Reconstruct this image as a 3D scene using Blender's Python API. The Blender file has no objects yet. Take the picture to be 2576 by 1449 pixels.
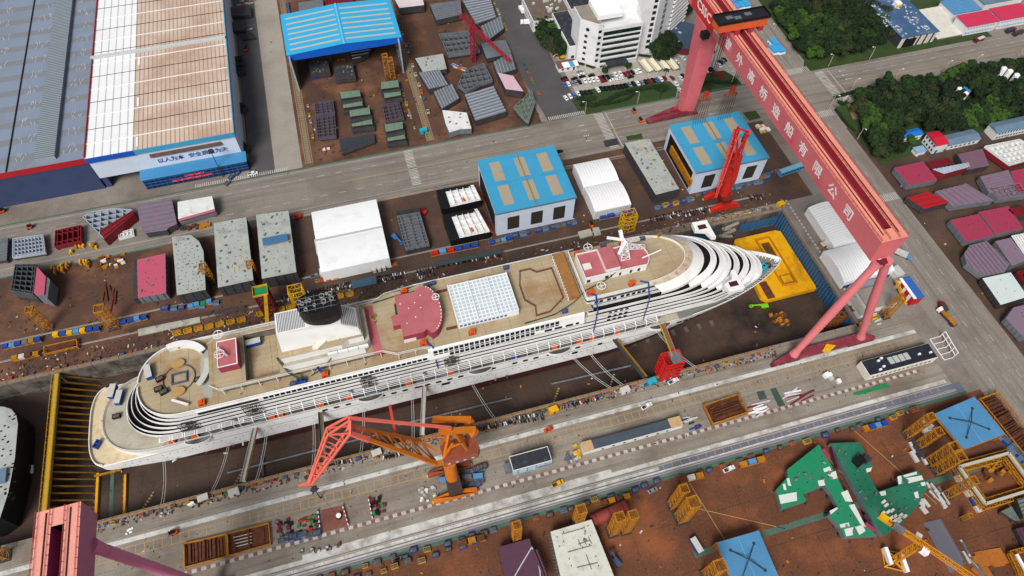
import bpy, math, random
from mathutils import Vector, Matrix
R = math.radians
random.seed(7)
SC = bpy.context.scene
COL = SC.collection
# ---------------------------------------------------------------- camera
CAMH = 285.0
FPX = 1719.92                      # focal length for a 2576 px wide frame
PIT, ROL, YAW = 0.98608, 0.0219882, -0.2938222
def _axes():
    cp, sp = math.cos(PIT), math.sin(PIT)
    r = Vector((1, 0, 0)); f = Vector((0, cp, -sp)); u = r.cross(f)
    c, s = math.cos(ROL), math.sin(ROL)
    r, u = c*r + s*u, -s*r + c*u
    m = Matrix.Rotation(YAW, 3, 'Z')
    return m @ r, m @ u, m @ f
CR, CU, CF = _axes()
cam = bpy.data.cameras.new("camera")
cam.sensor_width = 36.0
cam.lens = 36.0*FPX/2576.0
cam.clip_start = 1.0
cam.clip_end = 6000.0
camo = bpy.data.objects.new("camera", cam)
COL.objects.link(camo)
camo.matrix_world = Matrix(((CR.x, CU.x, -CF.x, 0), (CR.y, CU.y, -CF.y, 0), (CR.z, CU.z, -CF.z, CAMH), (0, 0, 0, 1)))
SC.camera = camo
# ---------------------------------------------------------------- light (bright overcast)
SUN_EL, SUN_AZ = R(48), R(216)      # azimuth clockwise from +Y
w = bpy.data.worlds.new("World"); SC.world = w; w.use_nodes = True
nt = w.node_tree
sky = nt.nodes.new('ShaderNodeTexSky'); sky.sky_type = 'NISHITA'; sky.sun_disc = False
sky.sun_elevation = SUN_EL; sky.sun_rotation = SUN_AZ
sky.dust_density = 4.0; sky.ozone_density = 1.0; sky.air_density = 1.0
hs = nt.nodes.new('ShaderNodeHueSaturation'); hs.inputs['Saturation'].default_value = 0.35
nt.links.new(sky.outputs[0], hs.inputs['Color'])
bg = nt.nodes['Background']; bg.inputs['Strength'].default_value = 0.07
nt.links.new(hs.outputs[0], bg.inputs['Color'])
sl = bpy.data.lights.new("sun", 'SUN'); sl.energy = 2.6; sl.angle = R(22); sl.color = (1.0, 0.965, 0.92)
so = bpy.data.objects.new("sun", sl); COL.objects.link(so)
sd = Vector((math.sin(SUN_AZ)*math.cos(SUN_EL), math.cos(SUN_AZ)*math.cos(SUN_EL), math.sin(SUN_EL)))
so.rotation_euler = sd.to_track_quat('Z', 'Y').to_euler(); so.location = (0, 0, 400)
SC.view_settings.view_transform = 'Standard'
SC.view_settings.look = 'None'
SC.view_settings.exposure = 0.5
SC.view_settings.gamma = 1.0
# ---------------------------------------------------------------- where things stand: sight lines met with a level z
def P(x, y, z=0.0):
    d = CR*((x-1288)/FPX) - CU*((y-724.5)/FPX) + CF
    t = (z-CAMH)/d.z
    return Vector((d.x*t, d.y*t, z))
def W(k, x, y, z=0.0):             # k = row*10+column of a reading grid
    return P(644*(k % 10)+x/3.0, 483*(k//10)+y/3.0, z)
def WP(k, pts, z=0.0): return [W(k, a, b, z) for a, b in pts]
# ---------------------------------------------------------------- materials
MATS = {}
def lin(c):
    o = []
    for a in c:
        a /= 255.0
        o.append(0.8*(a/12.92 if a <= .04045 else ((a+.055)/1.055)**2.4))
    return o
def M(name, c=None, r=.6, v=.2, s=.35, d=None, da=.5, ds=.12, st=(), metal=0, bump=0, fine=.12, dt=.5, sk=None):
    if name in MATS: return MATS[name]
    m = bpy.data.materials.new(name); m.use_nodes = True
    t = m.node_tree; N = t.nodes; L = t.links
    b = N['Principled BSDF']
    b.inputs['Roughness'].default_value = r
    b.inputs['Metallic'].default_value = metal
    if 'Specular IOR Level' in b.inputs: b.inputs['Specular IOR Level'].default_value = .3
    c = lin(c)
    tc = N.new('ShaderNodeTexCoord').outputs['Object']
    def noise(sc, det=5, rough=.6):
        n = N.new('ShaderNodeTexNoise'); n.inputs['Scale'].default_value = sc
        n.inputs['Detail'].default_value = det; n.inputs['Roughness'].default_value = rough
        L.new(tc, n.inputs['Vector']); return n.outputs['Fac']
    def ramp(sock, a, bb):
        q = N.new('ShaderNodeMapRange'); q.inputs[1].default_value = a; q.inputs[2].default_value = bb
        L.new(sock, q.inputs[0]); return q.outputs[0]
    def mix(fac, A, B):
        q = N.new('ShaderNodeMix'); q.data_type = 'RGBA'
        if isinstance(fac, float): q.inputs[0].default_value = fac
        else: L.new(fac, q.inputs[0])
        for i, x in ((6, A), (7, B)):
            if isinstance(x, (list, tuple)): q.inputs[i].default_value = (*x[:3], 1)
            else: L.new(x, q.inputs[i])
        return q.outputs[2]
    def mul(sock, k):
        q = N.new('ShaderNodeMath'); q.operation = 'MULTIPLY'; L.new(sock, q.inputs[0])
        if isinstance(k, (int, float)): q.inputs[1].default_value = k
        else: L.new(k, q.inputs[1])
        return q.outputs[0]
    col = mix(ramp(noise(s), .3, .7), [x*(1-v) for x in c], [min(.95, x*(1+v*.7)) for x in c])
    if fine:
        col = mix(mul(ramp(noise(s*14+.8, 3), .35, .75), fine*3), col, [x*.35 for x in c])
    sep = None
    for ax, per, wd, cc, off in st:
        if sep is None:
            sep = N.new('ShaderNodeSeparateXYZ'); L.new(tc, sep.inputs[0])
        a = N.new('ShaderNodeMath'); a.operation = 'ADD'; L.new(sep.outputs['xyz'.index(ax)], a.inputs[0]); a.inputs[1].default_value = off+1000*per
        dv = N.new('ShaderNodeMath'); dv.operation = 'DIVIDE'; L.new(a.outputs[0], dv.inputs[0]); dv.inputs[1].default_value = per
        fr = N.new('ShaderNodeMath'); fr.operation = 'FRACT'; L.new(dv.outputs[0], fr.inputs[0])
        lt = N.new('ShaderNodeMath'); lt.operation = 'LESS_THAN'; L.new(fr.outputs[0], lt.inputs[0]); lt.inputs[1].default_value = wd
        col = mix(lt.outputs[0], col, lin(cc))
    if sk:
        mp = N.new('ShaderNodeMapping'); mp.inputs['Scale'].default_value = (sk[0], sk[1], 1); L.new(tc, mp.inputs['Vector'])
        n = N.new('ShaderNodeTexNoise'); n.inputs['Scale'].default_value = 1; n.inputs['Detail'].default_value = 4; n.inputs['Roughness'].default_value = .7; L.new(mp.outputs[0], n.inputs['Vector'])
        col = mix(mul(ramp(n.outputs['Fac'], .46, .68), sk[3]), col, lin(sk[2]))
    if d:
        msk = ramp(noise(ds, 7, .68), dt, dt+.2)
        col = mix(mul(msk, da), col, lin(d))
    L.new(col, b.inputs['Base Color'])
    if bump:
        bp = N.new('ShaderNodeBump'); bp.inputs['Strength'].default_value = bump; bp.inputs['Distance'].default_value = .3
        L.new(noise(s*6+1, 4), bp.inputs['Height']); L.new(bp.outputs[0], b.inputs['Normal'])
    MATS[name] = m
    return m
# ---------------------------------------------------------------- mesh building
class MB:
    def __init__(s): s.v = []; s.f = []; s.m = []
    def face(s, pts, m=0):
        n = len(s.v); s.v += [Vector(p) for p in pts]; s.f.append(tuple(range(n, n+len(pts)))); s.m.append(m); return s
    def prism(s, poly, z0, z1, m=0, mt=None, bot=True):
        n = len(poly); k = len(s.v)
        a = sum(poly[i][0]*poly[(i+1) % n][1]-poly[(i+1) % n][0]*poly[i][1] for i in range(n))
        if a < 0: poly = poly[::-1]
        f0 = (lambda p: z0) if not callable(z0) else z0
        f1 = (lambda p: z1) if not callable(z1) else z1
        s.v += [Vector((p[0], p[1], f0(p))) for p in poly]+[Vector((p[0], p[1], f1(p))) for p in poly]
        for i in range(n):
            j = (i+1) % n
            s.f.append((k+i, k+j, k+n+j, k+n+i)); s.m.append(m)
        s.f.append(tuple(k+n+i for i in range(n))); s.m.append(m if mt is None else mt)
        if bot: s.f.append(tuple(k+n-1-i for i in range(n))); s.m.append(m)
        return s
    def box(s, x0, x1, y0, y1, z0, z1, m=0, mt=None):
        if x0 > x1: x0, x1 = x1, x0
        if y0 > y1: y0, y1 = y1, y0
        return s.prism([(x0, y0), (x1, y0), (x1, y1), (x0, y1)], z0, z1, m, mt)
    def ob(s, c, sx, sy, sz, rz=0, m=0, mt=None):     # box standing on c
        ca, sa = math.cos(rz), math.sin(rz)
        return s.prism([(c[0]+ca*a-sa*b, c[1]+sa*a+ca*b) for a, b in ((-sx/2, -sy/2), (sx/2, -sy/2), (sx/2, sy/2), (-sx/2, sy/2))], c[2], c[2]+sz, m, mt)
    def bar(s, p, q, w=.3, h=None, m=0, w2=None):
        p, q = Vector(p), Vector(q); h = w if h is None else h
        d = (q-p)
        if d.length < 1e-6: return s
        d.normalize()
        a = d.cross(Vector((0, 0, 1)))
        if a.length < .02: a = Vector((1, 0, 0))
        a.normalize(); b = a.cross(d)
        k = len(s.v); f = 1 if w2 is None else w2/w
        for pt, g in ((p, 1), (q, f)):
            for i, j in ((-1, -1), (1, -1), (1, 1), (-1, 1)): s.v.append(pt+a*(w/2*i*g)+b*(h/2*j*g))
        for i in range(4): s.f.append((k+i, k+(i+1) % 4, k+4+(i+1) % 4, k+4+i)); s.m.append(m)
        s.f += [(k+3, k+2, k+1, k), (k+4, k+5, k+6, k+7)]; s.m += [m, m]
        return s
    def tube(s, p, q, r, r2=None, n=8, m=0, cap=True):
        p, q = Vector(p), Vector(q); r2 = r if r2 is None else r2
        d = (q-p).normalized()
        a = d.cross(Vector((0, 0, 1)))
        if a.length < .02: a = Vector((1, 0, 0))
        a.normalize(); b = a.cross(d); k = len(s.v)
        for pt, rr in ((p, r), (q, r2)):
            for i in range(n):
                t = 2*math.pi*i/n; s.v.append(pt+a*(rr*math.cos(t))+b*(rr*math.sin(t)))
        for i in range(n): s.f.append((k+i, k+(i+1) % n, k+n+(i+1) % n, k+n+i)); s.m.append(m)
        if cap: s.f += [tuple(k+n-1-i for i in range(n)), tuple(k+n+i for i in range(n))]; s.m += [m, m]
        return s
    def path(s, pts, r, n=6, m=0):
        for a, b in zip(pts, pts[1:]): s.tube(a, b, r, n=n, m=m)
        return s
    def wallring(s, poly, z0, z1, t=.3, m=0, closed=True, inset=0.0):   # thin wall following an outline, leaning in by inset
        n = len(poly)
        off = offset(poly, t, closed)
        top = offset(poly, inset, closed) if inset else poly
        topi = offset(poly, inset+t, closed) if inset else off
        for i in range(n if closed else n-1):
            j = (i+1) % n
            A, B, C, D = poly[i], poly[j], off[j], off[i]; E, F, G, H = top[i], top[j], topi[j], topi[i]
            k = len(s.v)
            s.v += [Vector((*q[:2], z0)) for q in (A, B, C, D)]+[Vector((*q[:2], z1)) for q in (E, F, G, H)]
            s.f += [(k, k+1, k+5, k+4), (k+3, k+7, k+6, k+2), (k+4, k+5, k+6, k+7), (k, k+3, k+2, k+1), (k, k+4, k+7, k+3), (k+1, k+2, k+6, k+5)]; s.m += [m]*6
        return s
    def truss(s, p, q, w, h, n, c=.3, m=0, up=Vector((0, 0, 1)), w2=None, h2=None, br=None):  # 4-chord lattice
        p, q = Vector(p), Vector(q); d = (q-p).normalized()
        a = d.cross(up)
        if a.length < .05: a = Vector((1, 0, 0))
        a.normalize(); b = a.cross(d); w2 = w if w2 is None else w2; h2 = h if h2 is None else h2
        br = c*.6 if br is None else br
        rows = []
        for i in range(n+1):
            t = i/n; ww = w+(w2-w)*t; hh = h+(h2-h)*t; o = p.lerp(q, t)
            rows.append([o+a*(ww/2*x)+b*(hh/2*y) for x, y in ((-1, -1), (1, -1), (1, 1), (-1, 1))])
        for k in range(4): s.bar(rows[0][k], rows[-1][k], c, m=m)
        for i in range(n+1):
            for k in range(4):
                s.bar(rows[i][k], rows[i][(k+1) % 4], br, m=m)
                if i < n: s.bar(rows[i][k], rows[i+1][(k+1) % 4] if i % 2 else rows[i+1][k-1], br, m=m)
        return s
    def build(s, name, mats, parent=None, world=True, org=None, smooth=False):
        me = bpy.data.meshes.new(name)
        v = s.v
        o = bpy.data.objects.new(name, me)
        if parent is not None:
            if world:
                rt = parent
                while rt.parent is not None: rt = rt.parent
                rz = -rt.rotation_euler.z; l = rt.location
                mm = Matrix.Rotation(rz, 3, 'Z')
                v = [mm @ (p-l) for p in v]
            o.parent = parent
        else:
            if org is None:
                xs = [p.x for p in v]; ys = [p.y for p in v]
                org = Vector(((min(xs)+max(xs))/2, (min(ys)+max(ys))/2, min(p.z for p in v)))
            org = Vector(org)
            v = [p-org for p in v]; o.location = org
        me.from_pydata([tuple(p) for p in v], [], s.f)
        if not isinstance(mats, (list, tuple)): mats = [mats]
        for mm in mats: me.materials.append(mm)
        if len(mats) > 1: me.polygons.foreach_set('material_index', s.m)
        if smooth: me.polygons.foreach_set('use_smooth', [True]*len(s.f))
        me.update()
        COL.objects.link(o)
        return o
def offset(poly, d, closed=True):      # inward offset of a counter-clockwise outline
    n = len(poly); out = []
    for i in range(n):
        p = Vector(poly[i][:2])
        a = Vector(poly[i-1][:2]) if (closed or i > 0) else None
        b = Vector(poly[(i+1) % n][:2]) if (closed or i < n-1) else None
        ns = []
        for u, v in ((a, p), (p, b)):
            if u is None or v is None: continue
            e = v-u
            if e.length > 1e-6: e.normalize(); ns.append(Vector((-e.y, e.x)))
        nn = sum(ns, Vector((0, 0)))
        if nn.length < 1e-6: out.append(tuple(p)); continue
        nn.normalize(); k = max(.4, nn.dot(ns[0]))
        p = p+nn*(d/k); out.append((p.x, p.y))
    return out
def tag(o, label, cat, group=None, kind=None):
    if label: o['label'] = label
    if cat: o['category'] = cat
    if group: o['group'] = group
    if kind: o['kind'] = kind
    return o
def T(name, label, cat, loc=(0, 0, 0), rz=0.0, group=None):
    o = bpy.data.objects.new(name, None); COL.objects.link(o)
    o.location = loc; o.rotation_euler = (0, 0, rz); o.empty_display_size = 1
    return tag(o, label, cat, group)
def S(name, mb, mats):
    o = mb.build(name, mats, org=(0, 0, 0)); o['kind'] = 'structure'; return o
KIDS = {}
def dup(src, loc, rz=0.0, label=None, group=None, scale=None):
    r = src.copy(); COL.objects.link(r); r.location = loc; r.rotation_euler = (0, 0, rz)
    if label: r['label'] = label
    if group: r['group'] = group
    if scale: r.scale = scale if isinstance(scale, (tuple, list)) else (scale,)*3
    for ch in KIDS.setdefault(src.name, list(src.children)):
        c = ch.copy(); COL.objects.link(c); c.parent = r
        for g in KIDS.setdefault(ch.name, list(ch.children)):
            e = g.copy(); COL.objects.link(e); e.parent = c
    return r
# shared paints
WHITE = M('white_paint', (245, 246, 246), .5, .05, .2, (190, 180, 165), .25, .1, fine=.02)
CREAMW = M('cream_white', (232, 228, 215), .6, .08, .3, (150, 120, 80), .3, .2, fine=.04)
BLACK = M('black_paint', (22, 23, 26), .45, .3, .5)
DARK = M('dark_opening', (12, 12, 14), .8, .2, .5)
GLASS = M('dark_glass', (30, 42, 52), .15, .3, .8)
STEEL = M('grey_steel', (110, 116, 122), .5, .25, .5, (60, 50, 45), .4, .3)
DSTEEL = M('dark_steel', (58, 60, 66), .55, .3, .5, (70, 50, 40), .4, .3)
YEL = M('yellow_paint', (235, 180, 20), .5, .2, .4, (120, 80, 30), .5, .5)
OCHRE = M('rusty_ochre_paint', (190, 125, 25), .6, .3, .6, (95, 55, 25), .7, .4)
RUST = M('rust', (105, 60, 35), .8, .4, .6, (60, 35, 25), .6, .5)
BLUE = M('blue_paint', (25, 75, 165), .5, .25, .4, (60, 60, 80), .3, .6)
LBLUE = M('light_blue_paint', (85, 150, 200), .5, .2, .4, (120, 130, 140), .4, .6)
TEAL = M('teal_paint', (40, 175, 195), .5, .15, .5)
RED = M('red_paint', (205, 40, 30), .5, .2, .4, (110, 30, 25), .4, .5)
ORANGE = M('orange_paint', (235, 95, 20), .5, .2, .6, (120, 55, 25), .4, .6)
GREEN = M('green_paint', (35, 140, 80), .55, .2, .4, (60, 90, 70), .4, .4)
TYRE = M('tyre_rubber', (20, 20, 21), .8, .2, 1)
CONC = M('concrete', (160, 156, 148), .8, .18, .2, (95, 80, 68), .5, .08)
def each(name, mbs, mats, parent, cap=100):     # repeated parts: one mesh each, past the cap one mesh of many
    out = [m.build(name, mats, parent) for m in mbs[:cap]]
    if len(mbs) > cap:
        r = MB()
        for m in mbs[cap:]:
            k = len(r.v); r.v += m.v; r.f += [tuple(i+k for i in f) for f in m.f]; r.m += m.m
        o = r.build(name, mats, parent); o['kind'] = 'stuff'; out.append(o)
    return out
# ================================================================ SETTING
DX1 = 209.8; DY0, DY1 = 116.0, 190.5; DZ = -12.0; DX0 = -420.0
mg = M('ground_concrete', (146, 138, 130), .75, .22, .018, (98, 84, 74), .8, .022, fine=.16, dt=.47)
g = MB()
B = 2600
g.face([(-B, -B, 0), (DX0, -B, 0), (DX0, B, 0), (-B, B, 0)])
g.face([(DX1, -B, 0), (B, -B, 0), (B, B, 0), (DX1, B, 0)])
g.face([(DX0, -B, 0), (DX1, -B, 0), (DX1, DY0, 0), (DX0, DY0, 0)])
g.face([(DX0, DY1, 0), (DX1, DY1, 0), (DX1, B, 0), (DX0, B, 0)])
S('ground', g, mg)
# the dry dock: floor, walls with blue sheet panels
mf = M('dock_floor_concrete', (84, 66, 56), .6, .3, .05, (16, 13, 12), .97, .035, fine=.2, dt=.52, st=(('x', 14, .01, (50, 42, 38), 0), ('y', 12, .012, (50, 42, 38), 0)))  # wet concrete with puddles; hull shade also put into the dark colour
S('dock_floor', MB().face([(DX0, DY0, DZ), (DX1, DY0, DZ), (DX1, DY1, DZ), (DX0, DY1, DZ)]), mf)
mw = M('dock_wall_concrete', (120, 112, 104), .8, .3, .12, (30, 25, 24), .9, .1, st=(('x', 9, .03, (40, 36, 33), 0),), dt=.45)
wl = MB()
wl.face([(DX0, DY1, DZ), (DX1, DY1, DZ), (DX1, DY1, 0), (DX0, DY1, 0)])
wl.face([(DX1, DY0, DZ), (DX1, DY1, DZ), (DX1, DY1, 0), (DX1, DY0, 0)][::-1])
wl.face([(DX0, DY0, DZ), (DX1, DY0, DZ), (DX1, DY0, 0), (DX0, DY0, 0)][::-1])
wl.box(DX0, DX1, DY1-.5, DY1-.02, DZ, DZ+2.5)
S('dock_wall', wl, mw)
mbp = M('blue_corrugated_sheet', (52, 98, 138), .5, .15, .2, (35, 45, 55), .5, .2)
def corr(a, b, z0, z1, nrm, per=1.6, amp=.45):
    mb = MB(); a, b = Vector(a), Vector(b); L = (b-a).length; n = int(L/per*4); d = (b-a)/n; nv = Vector(nrm)
    of = lambda i: amp if i % 4 in (1, 2) else .02
    for i in range(n):
        p, q = a+d*i+nv*of(i), a+d*(i+1)+nv*of(i+1)
        mb.face([(p.x, p.y, z0), (q.x, q.y, z0), (q.x, q.y, z1), (p.x, p.y, z1)])
    return mb
o = corr((DX1, DY0+2, 0), (DX1, DY1, 0), DZ+.1, -.6, (-1, 0, 0), 2.0, .6).build('corrugated_wall_sheet', mbp)
tag(o, 'blue corrugated sheet cladding along the short head wall of the dry dock', 'wall cladding')
for a, b, t in ((146, 173, 'wide panel of blue corrugated sheet on the long dock wall, left of the concrete stair'), (186, 209, 'panel of blue corrugated sheet on the long dock wall in the far dock corner')):
    o = corr((b, DY1-.5, 0), (a, DY1-.5, 0), DZ+1.2, -3.4, (0, -1, 0), 2.0, .5).build('corrugated_wall_sheet', mbp); tag(o, t, 'wall cladding')
# stair on the dock wall
t = T('wall_stair', 'zigzag concrete stair descending the long dock wall between two blue panels', 'stair', (179, DY1-1, DZ))
mb = MB()
for k in range(4):
    za, zb = DZ+3*k, DZ+3*k+3
    xa, xb = (175, 183.5) if k % 2 else (183.5, 175)
    for j in range(8):
        f = j/8; mb.box(xa+(xb-xa)*f, xa+(xb-xa)*(f+.14), DY1-2.2, DY1-.6, za+3*f-.4, za+3*f+.15)
mb.build('flight', CONC, t)
MB().bar((175, DY1-2.3, DZ), (175, DY1-2.3, 0), .15).bar((183.5, DY1-2.3, DZ), (183.5, DY1-2.3, 0), .15).bar((175, DY1-2.3, -6), (183.5, DY1-2.3, -9), .15).bar((175, DY1-2.3, -5), (183.5, DY1-2.3, -2), .15).build('handrail', RUST, t)

# ---------------------------------------------------------------- ground sheets
mrust = M('rusty_yard_ground', (96, 68, 55), .8, .4, .03, (142, 98, 70), .7, .045, fine=.18, bump=.1)
mrust2 = M('orange_rust_yard_ground', (116, 72, 48), .8, .35, .03, (156, 88, 46), .75, .03, fine=.25, dt=.5, st=(('x', 24, .008, (60, 45, 40), 3), ('y', 19, .01, (60, 45, 40), 5)))
mdark = M('dark_wet_yard_ground', (88, 70, 60), .5, .35, .04, (122, 82, 60), .6, .05, fine=.2, st=(('x', 8, .012, (60, 50, 44), 0), ('y', 8, .012, (60, 50, 44), 0)))
masph = M('road_asphalt', (144, 137, 128), .7, .12, .02, (108, 98, 90), .7, .025, fine=.14, st=(('x', 12, .008, (110, 105, 100), 0),), sk=(.012, .35, (92, 84, 78), .6))
mquay = M('quay_cobble', (154, 146, 134), .8, .16, .05, (108, 94, 82), .75, .04, fine=.16, dt=.46, sk=(.015, .4, (104, 92, 82), .6))
mdasph = M('dark_lane_asphalt', (88, 87, 88), .7, .2, .03, (60, 58, 58), .5, .05)
mlconc = M('pale_concrete_lane', (166, 158, 148), .75, .15, .03, (130, 120, 110), .5, .04)
mpark = M('car_park_paving', (178, 172, 162), .8, .12, .05, (120, 112, 104), .5, .06, st=(('x', 9, .03, (130, 124, 116), 0), ('y', 9, .03, (130, 124, 116), 0)))
def sheet(name, poly, z, m): return S(name, MB().face([(p[0], p[1], z) for p in (poly if sum(poly[i][0]*poly[(i+1) % len(poly)][1]-poly[(i+1) % len(poly)][0]*poly[i][1] for i in range(len(poly))) > 0 else poly[::-1])]), m)
def rect(x0, x1, y0, y1): return [(x0, y0), (x1, y0), (x1, y1), (x0, y1)]
RZ = 288.6
sheet('block_yard', rect(-66, 104, RZ, 620), .004, mrust)
sheet('block_yard', rect(-420, 106, 193, 254), .004, mdark)
sheet('block_yard', rect(-420, -58, 194, 253), .006, mrust)
sheet('block_yard', rect(106, 232, 196, 257), .004, mdark)
sheet('assembly_yard', rect(-420, 247, -60, 70), .004, mrust2)
sheet('quay', rect(-420, 236, 71, 115), .004, mquay)
sheet('block_yard', [(278, 60), (620, 60), (620, 238), (278, 238)], .004, mdark)
sheet('main_road', rect(-420, 700, 257, 288), .008, masph)
mside = M('side_road_asphalt', (146, 138, 130), .7, .12, .02, (110, 98, 88), .7, .025, fine=.14, st=(('y', 12, .008, (110, 105, 100), 0),), sk=(.35, .012, (96, 86, 78), .65))
sheet('side_road', rect(247, 277, -60, 257), .008, mside)
sheet('side_road', rect(262, 283, 289, 620), .008, mside)
sheet('lane', rect(-52, -37, 290, 620), .008, mlconc)
sheet('lane', rect(-65, -52, 290, 620), .008, mdasph)
sheet('lane', [(108, 289.5), (132, 289.5), (128, 330), (125, 620), (104, 620), (104, 330)], .008, mdasph)
sheet('car_park', [(132, 300), (246, 298), (246, 345), (131, 345)], .008, mpark)
sheet('quay_strip', rect(-420, 240, 71.5, 76), .008, M('blue_grey_quay_strip', (112, 116, 132), .7, .2, .05, (86, 88, 100), .5, .06))
# ---------------------------------------------------------------- lawns
mgr = M('lawn_grass', (58, 80, 38), .9, .35, .12, (40, 66, 26), .7, .1, fine=.3, bump=.3)
mhed = M('low_hedge_leaves', (34, 58, 24), .9, .4, .6, fine=.4, bump=.6)
def lawn(pts, z=.012):
    o = sheet('lawn', pts, z, mgr); return o
lawn(WP(2, [(445, 745), (520, 690), (700, 650), (960, 620), (1190, 612), (1245, 660), (1240, 730), (1000, 780), (760, 830), (560, 865), (490, 830)]))
lawn(WP(2, [(1395, 690), (1440, 560), (1600, 530), (1700, 590), (1740, 640), (1640, 670), (1480, 700)]))
lawn(WP(2, [(1480, 420), (1470, 330), (1520, 350), (1535, 400)]))
lawn([(277.6, 289.8), (330, 290), (420, 290), (420, 420), (287, 420), (284.5, 300)])
lawn([(281, 256), (420, 256), (600, 256), (600, 238), (281, 206), (279.5, 240)])
lawn(WP(2, [(860, 1030), (975, 1005), (990, 1045), (870, 1062)]))
lawn(WP(2, [(1740, 850), (1840, 835), (1880, 890), (1790, 910)]))
sheet('dirt_patch', WP(3, [(600, 790), (660, 760), (740, 800), (690, 900), (640, 900)]), .016, M('dry_soil', (140, 112, 84), .9, .2, .2))
# ---------------------------------------------------------------- road paint
mwp = M('white_road_paint', (206, 204, 198), .7, .15, .4, (140, 136, 130), .7, .4, dt=.42)
myp = M('yellow_road_paint', (200, 160, 84), .7, .15, .4, (150, 136, 112), .75, .4, dt=.42)
mgp = M('green_ground_paint', (75, 108, 92), .8, .2, .2, (110, 100, 90), .6, .2)
mrp = M('red_ground_paint', (130, 84, 76), .8, .2, .2, (130, 112, 100), .8, .3, dt=.42)
pw = MB(); py = MB(); pg = MB(); pr = MB()
def strip(mb, a, b, w, z=.016):
    a, b = Vector(a[:2]), Vector(b[:2]); d = (b-a).normalized(); n = Vector((-d.y, d.x))*(w/2)
    mb.face([(*(a-n), z), (*(b-n), z), (*(b+n), z), (*(a+n), z)])
def dash(mb, a, b, w, on, off, z=.016):
    a, b = Vector(a[:2]), Vector(b[:2]); L = (b-a).length; d = (b-a)/L; t = 0
    while t < L: strip(mb, a+d*t, a+d*min(L, t+on), w, z); t += on+off
for x0, x1 in ((-300, 97), (143, 224), (286, 700)):
    strip(py, (x0 if x0 > -100 else -18, 273.5), (x1, 273.5), .35)
    for y in (266, 281): dash(pw, (x0, y), (x1, y), .25, 4, 6)
    for y in (259, 287): strip(pw, (x0, y), (x1, y), .2)
for y0, y1 in ((-40, 180), (190, 250)):
    for x in (254.5, 262, 269.5): dash(pw, (x, y0), (x, y1), .25, 4, 6)
for x in (266.5, 272, 277.5): dash(pw, (x, 305), (x, 430), .25, 4, 5)
def zebra(x0, x1, y0, y1, along):
    if along == 'x':
        x = x0
        while x < x1: strip(pw, (x, y0), (x, y1), .55); x += 1.15
    else:
        y = y0
        while y < y1: strip(pw, (x0, y), (x1, y), .55); y += 1.15
zebra(20, 25, 261, 287.5, 'y'); zebra(136, 141.5, 259, 288, 'y'); zebra(285, 291, 259, 288, 'y')
zebra(247, 277, 181, 186, 'x'); zebra(262, 283, 290, 295, 'x'); zebra(247, 278, 250, 255, 'x'); zebra(109, 131, 290, 293, 'x'); zebra(-95, -45, 290, 292.5, 'x')
for x in (143.5, 294.5): strip(pw, (x, 258), (x, 288), .5)
def arrow(x, y):
    pw.face([(x, y-.2, .016), (x+3.5, y-.2, .016), (x+3.5, y+.2, .016), (x, y+.2, .016)]); pw.face([(x, y-.8, .017), (x, y+.8, .017), (x-1.8, y, .017)])
for y in (262, 266, 270): arrow(205, y)
for y in (277, 281, 285): arrow(302, y)
# round zebra dots at the crossing
for i in range(4):
    for j in range(3):
        c = Vector((124.5+i*.1+j*1.3, 281-4.3*i)); pw.face([(c.x+.5*math.cos(k*.785), c.y+.5*math.sin(k*.785), .016) for k in range(8)])
for x0, x1, y in ((-420, 107, 289.2), (142, 246, 289.2), (-420, -66, 253.6), (280, 700, 256.5)): strip(pg, (x0, y), (x1, y), 1.0)
for x0, x1, y in ((-420, 240, 70.5),): strip(pg, (x0, y), (x1, y), 1.6, .012)
strip(pg, (90, 38.5), (240, 38.5), 2.4)
# quay markings
for y, w in ((98.5, .25), (102.2, .25)):
    strip(py, (-420, y), (232, y), w)
x = -300
while x < 232: py.face([(x, 98.6, .016), (x+.25, 98.6, .016), (x+.25, 102.1, .016), (x, 102.1, .016)]); x += 3.4
x = -300
while x < 225:
    pw.face([(x, 85.2, .016), (x+1.9, 85.2, .016), (x+1.9, 86.6, .016), (x, 86.6, .016)])
    pr.face([(x+1.9, 85.2, .016), (x+3.6, 85.2, .016), (x+3.6, 86.6, .016), (x+1.9, 86.6, .016)]); x += 3.6
strip(pr, (20, 110.6), (236, 110.6), .3); strip(py, (-420, 76.6), (236, 76.6), .2)
x = -300
while x < 230: py.face([(x, 74.2, .016), (x+.25, 74.2, .016), (x+.25, 76.4, .016), (x, 76.4, .016)]); x += 4
for x0, x1, y in ((-110, 30, 254.9), (40, 104, 254.9), (60, 150, 251.5)): strip(py, (x0, y), (x1, y), .3)
for a, b in (((100, 66), (106, 30)), ((160, 68), (168, 40)), ((130, 38), (90, 60)), ((180, 68), (196, 30))): strip(py, a, b, .25)
S('road_marking', pw, mwp); S('road_marking', py, myp); S('road_marking', pg, mgp); S('road_marking', pr, mrp)
# white lime dust strips along the gantry rails
mdust = M('lime_dust', (214, 214, 210), .9, .1, .3, (150, 145, 138), .95, .16, dt=.44)
db = MB()
for x0, x1, y, w_ in ((-420, 236, 104.9, 2.0), (-420, 234, 77.8, 2.0), (-420, 200, 73.4, 1.2), (-60, 70, 79.6, 1.6), (-200, 90, 75.2, 1.3)): strip(db, (x0, y), (x1, y), w_, .012)
S('lime_dust', db, mdust)
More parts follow.
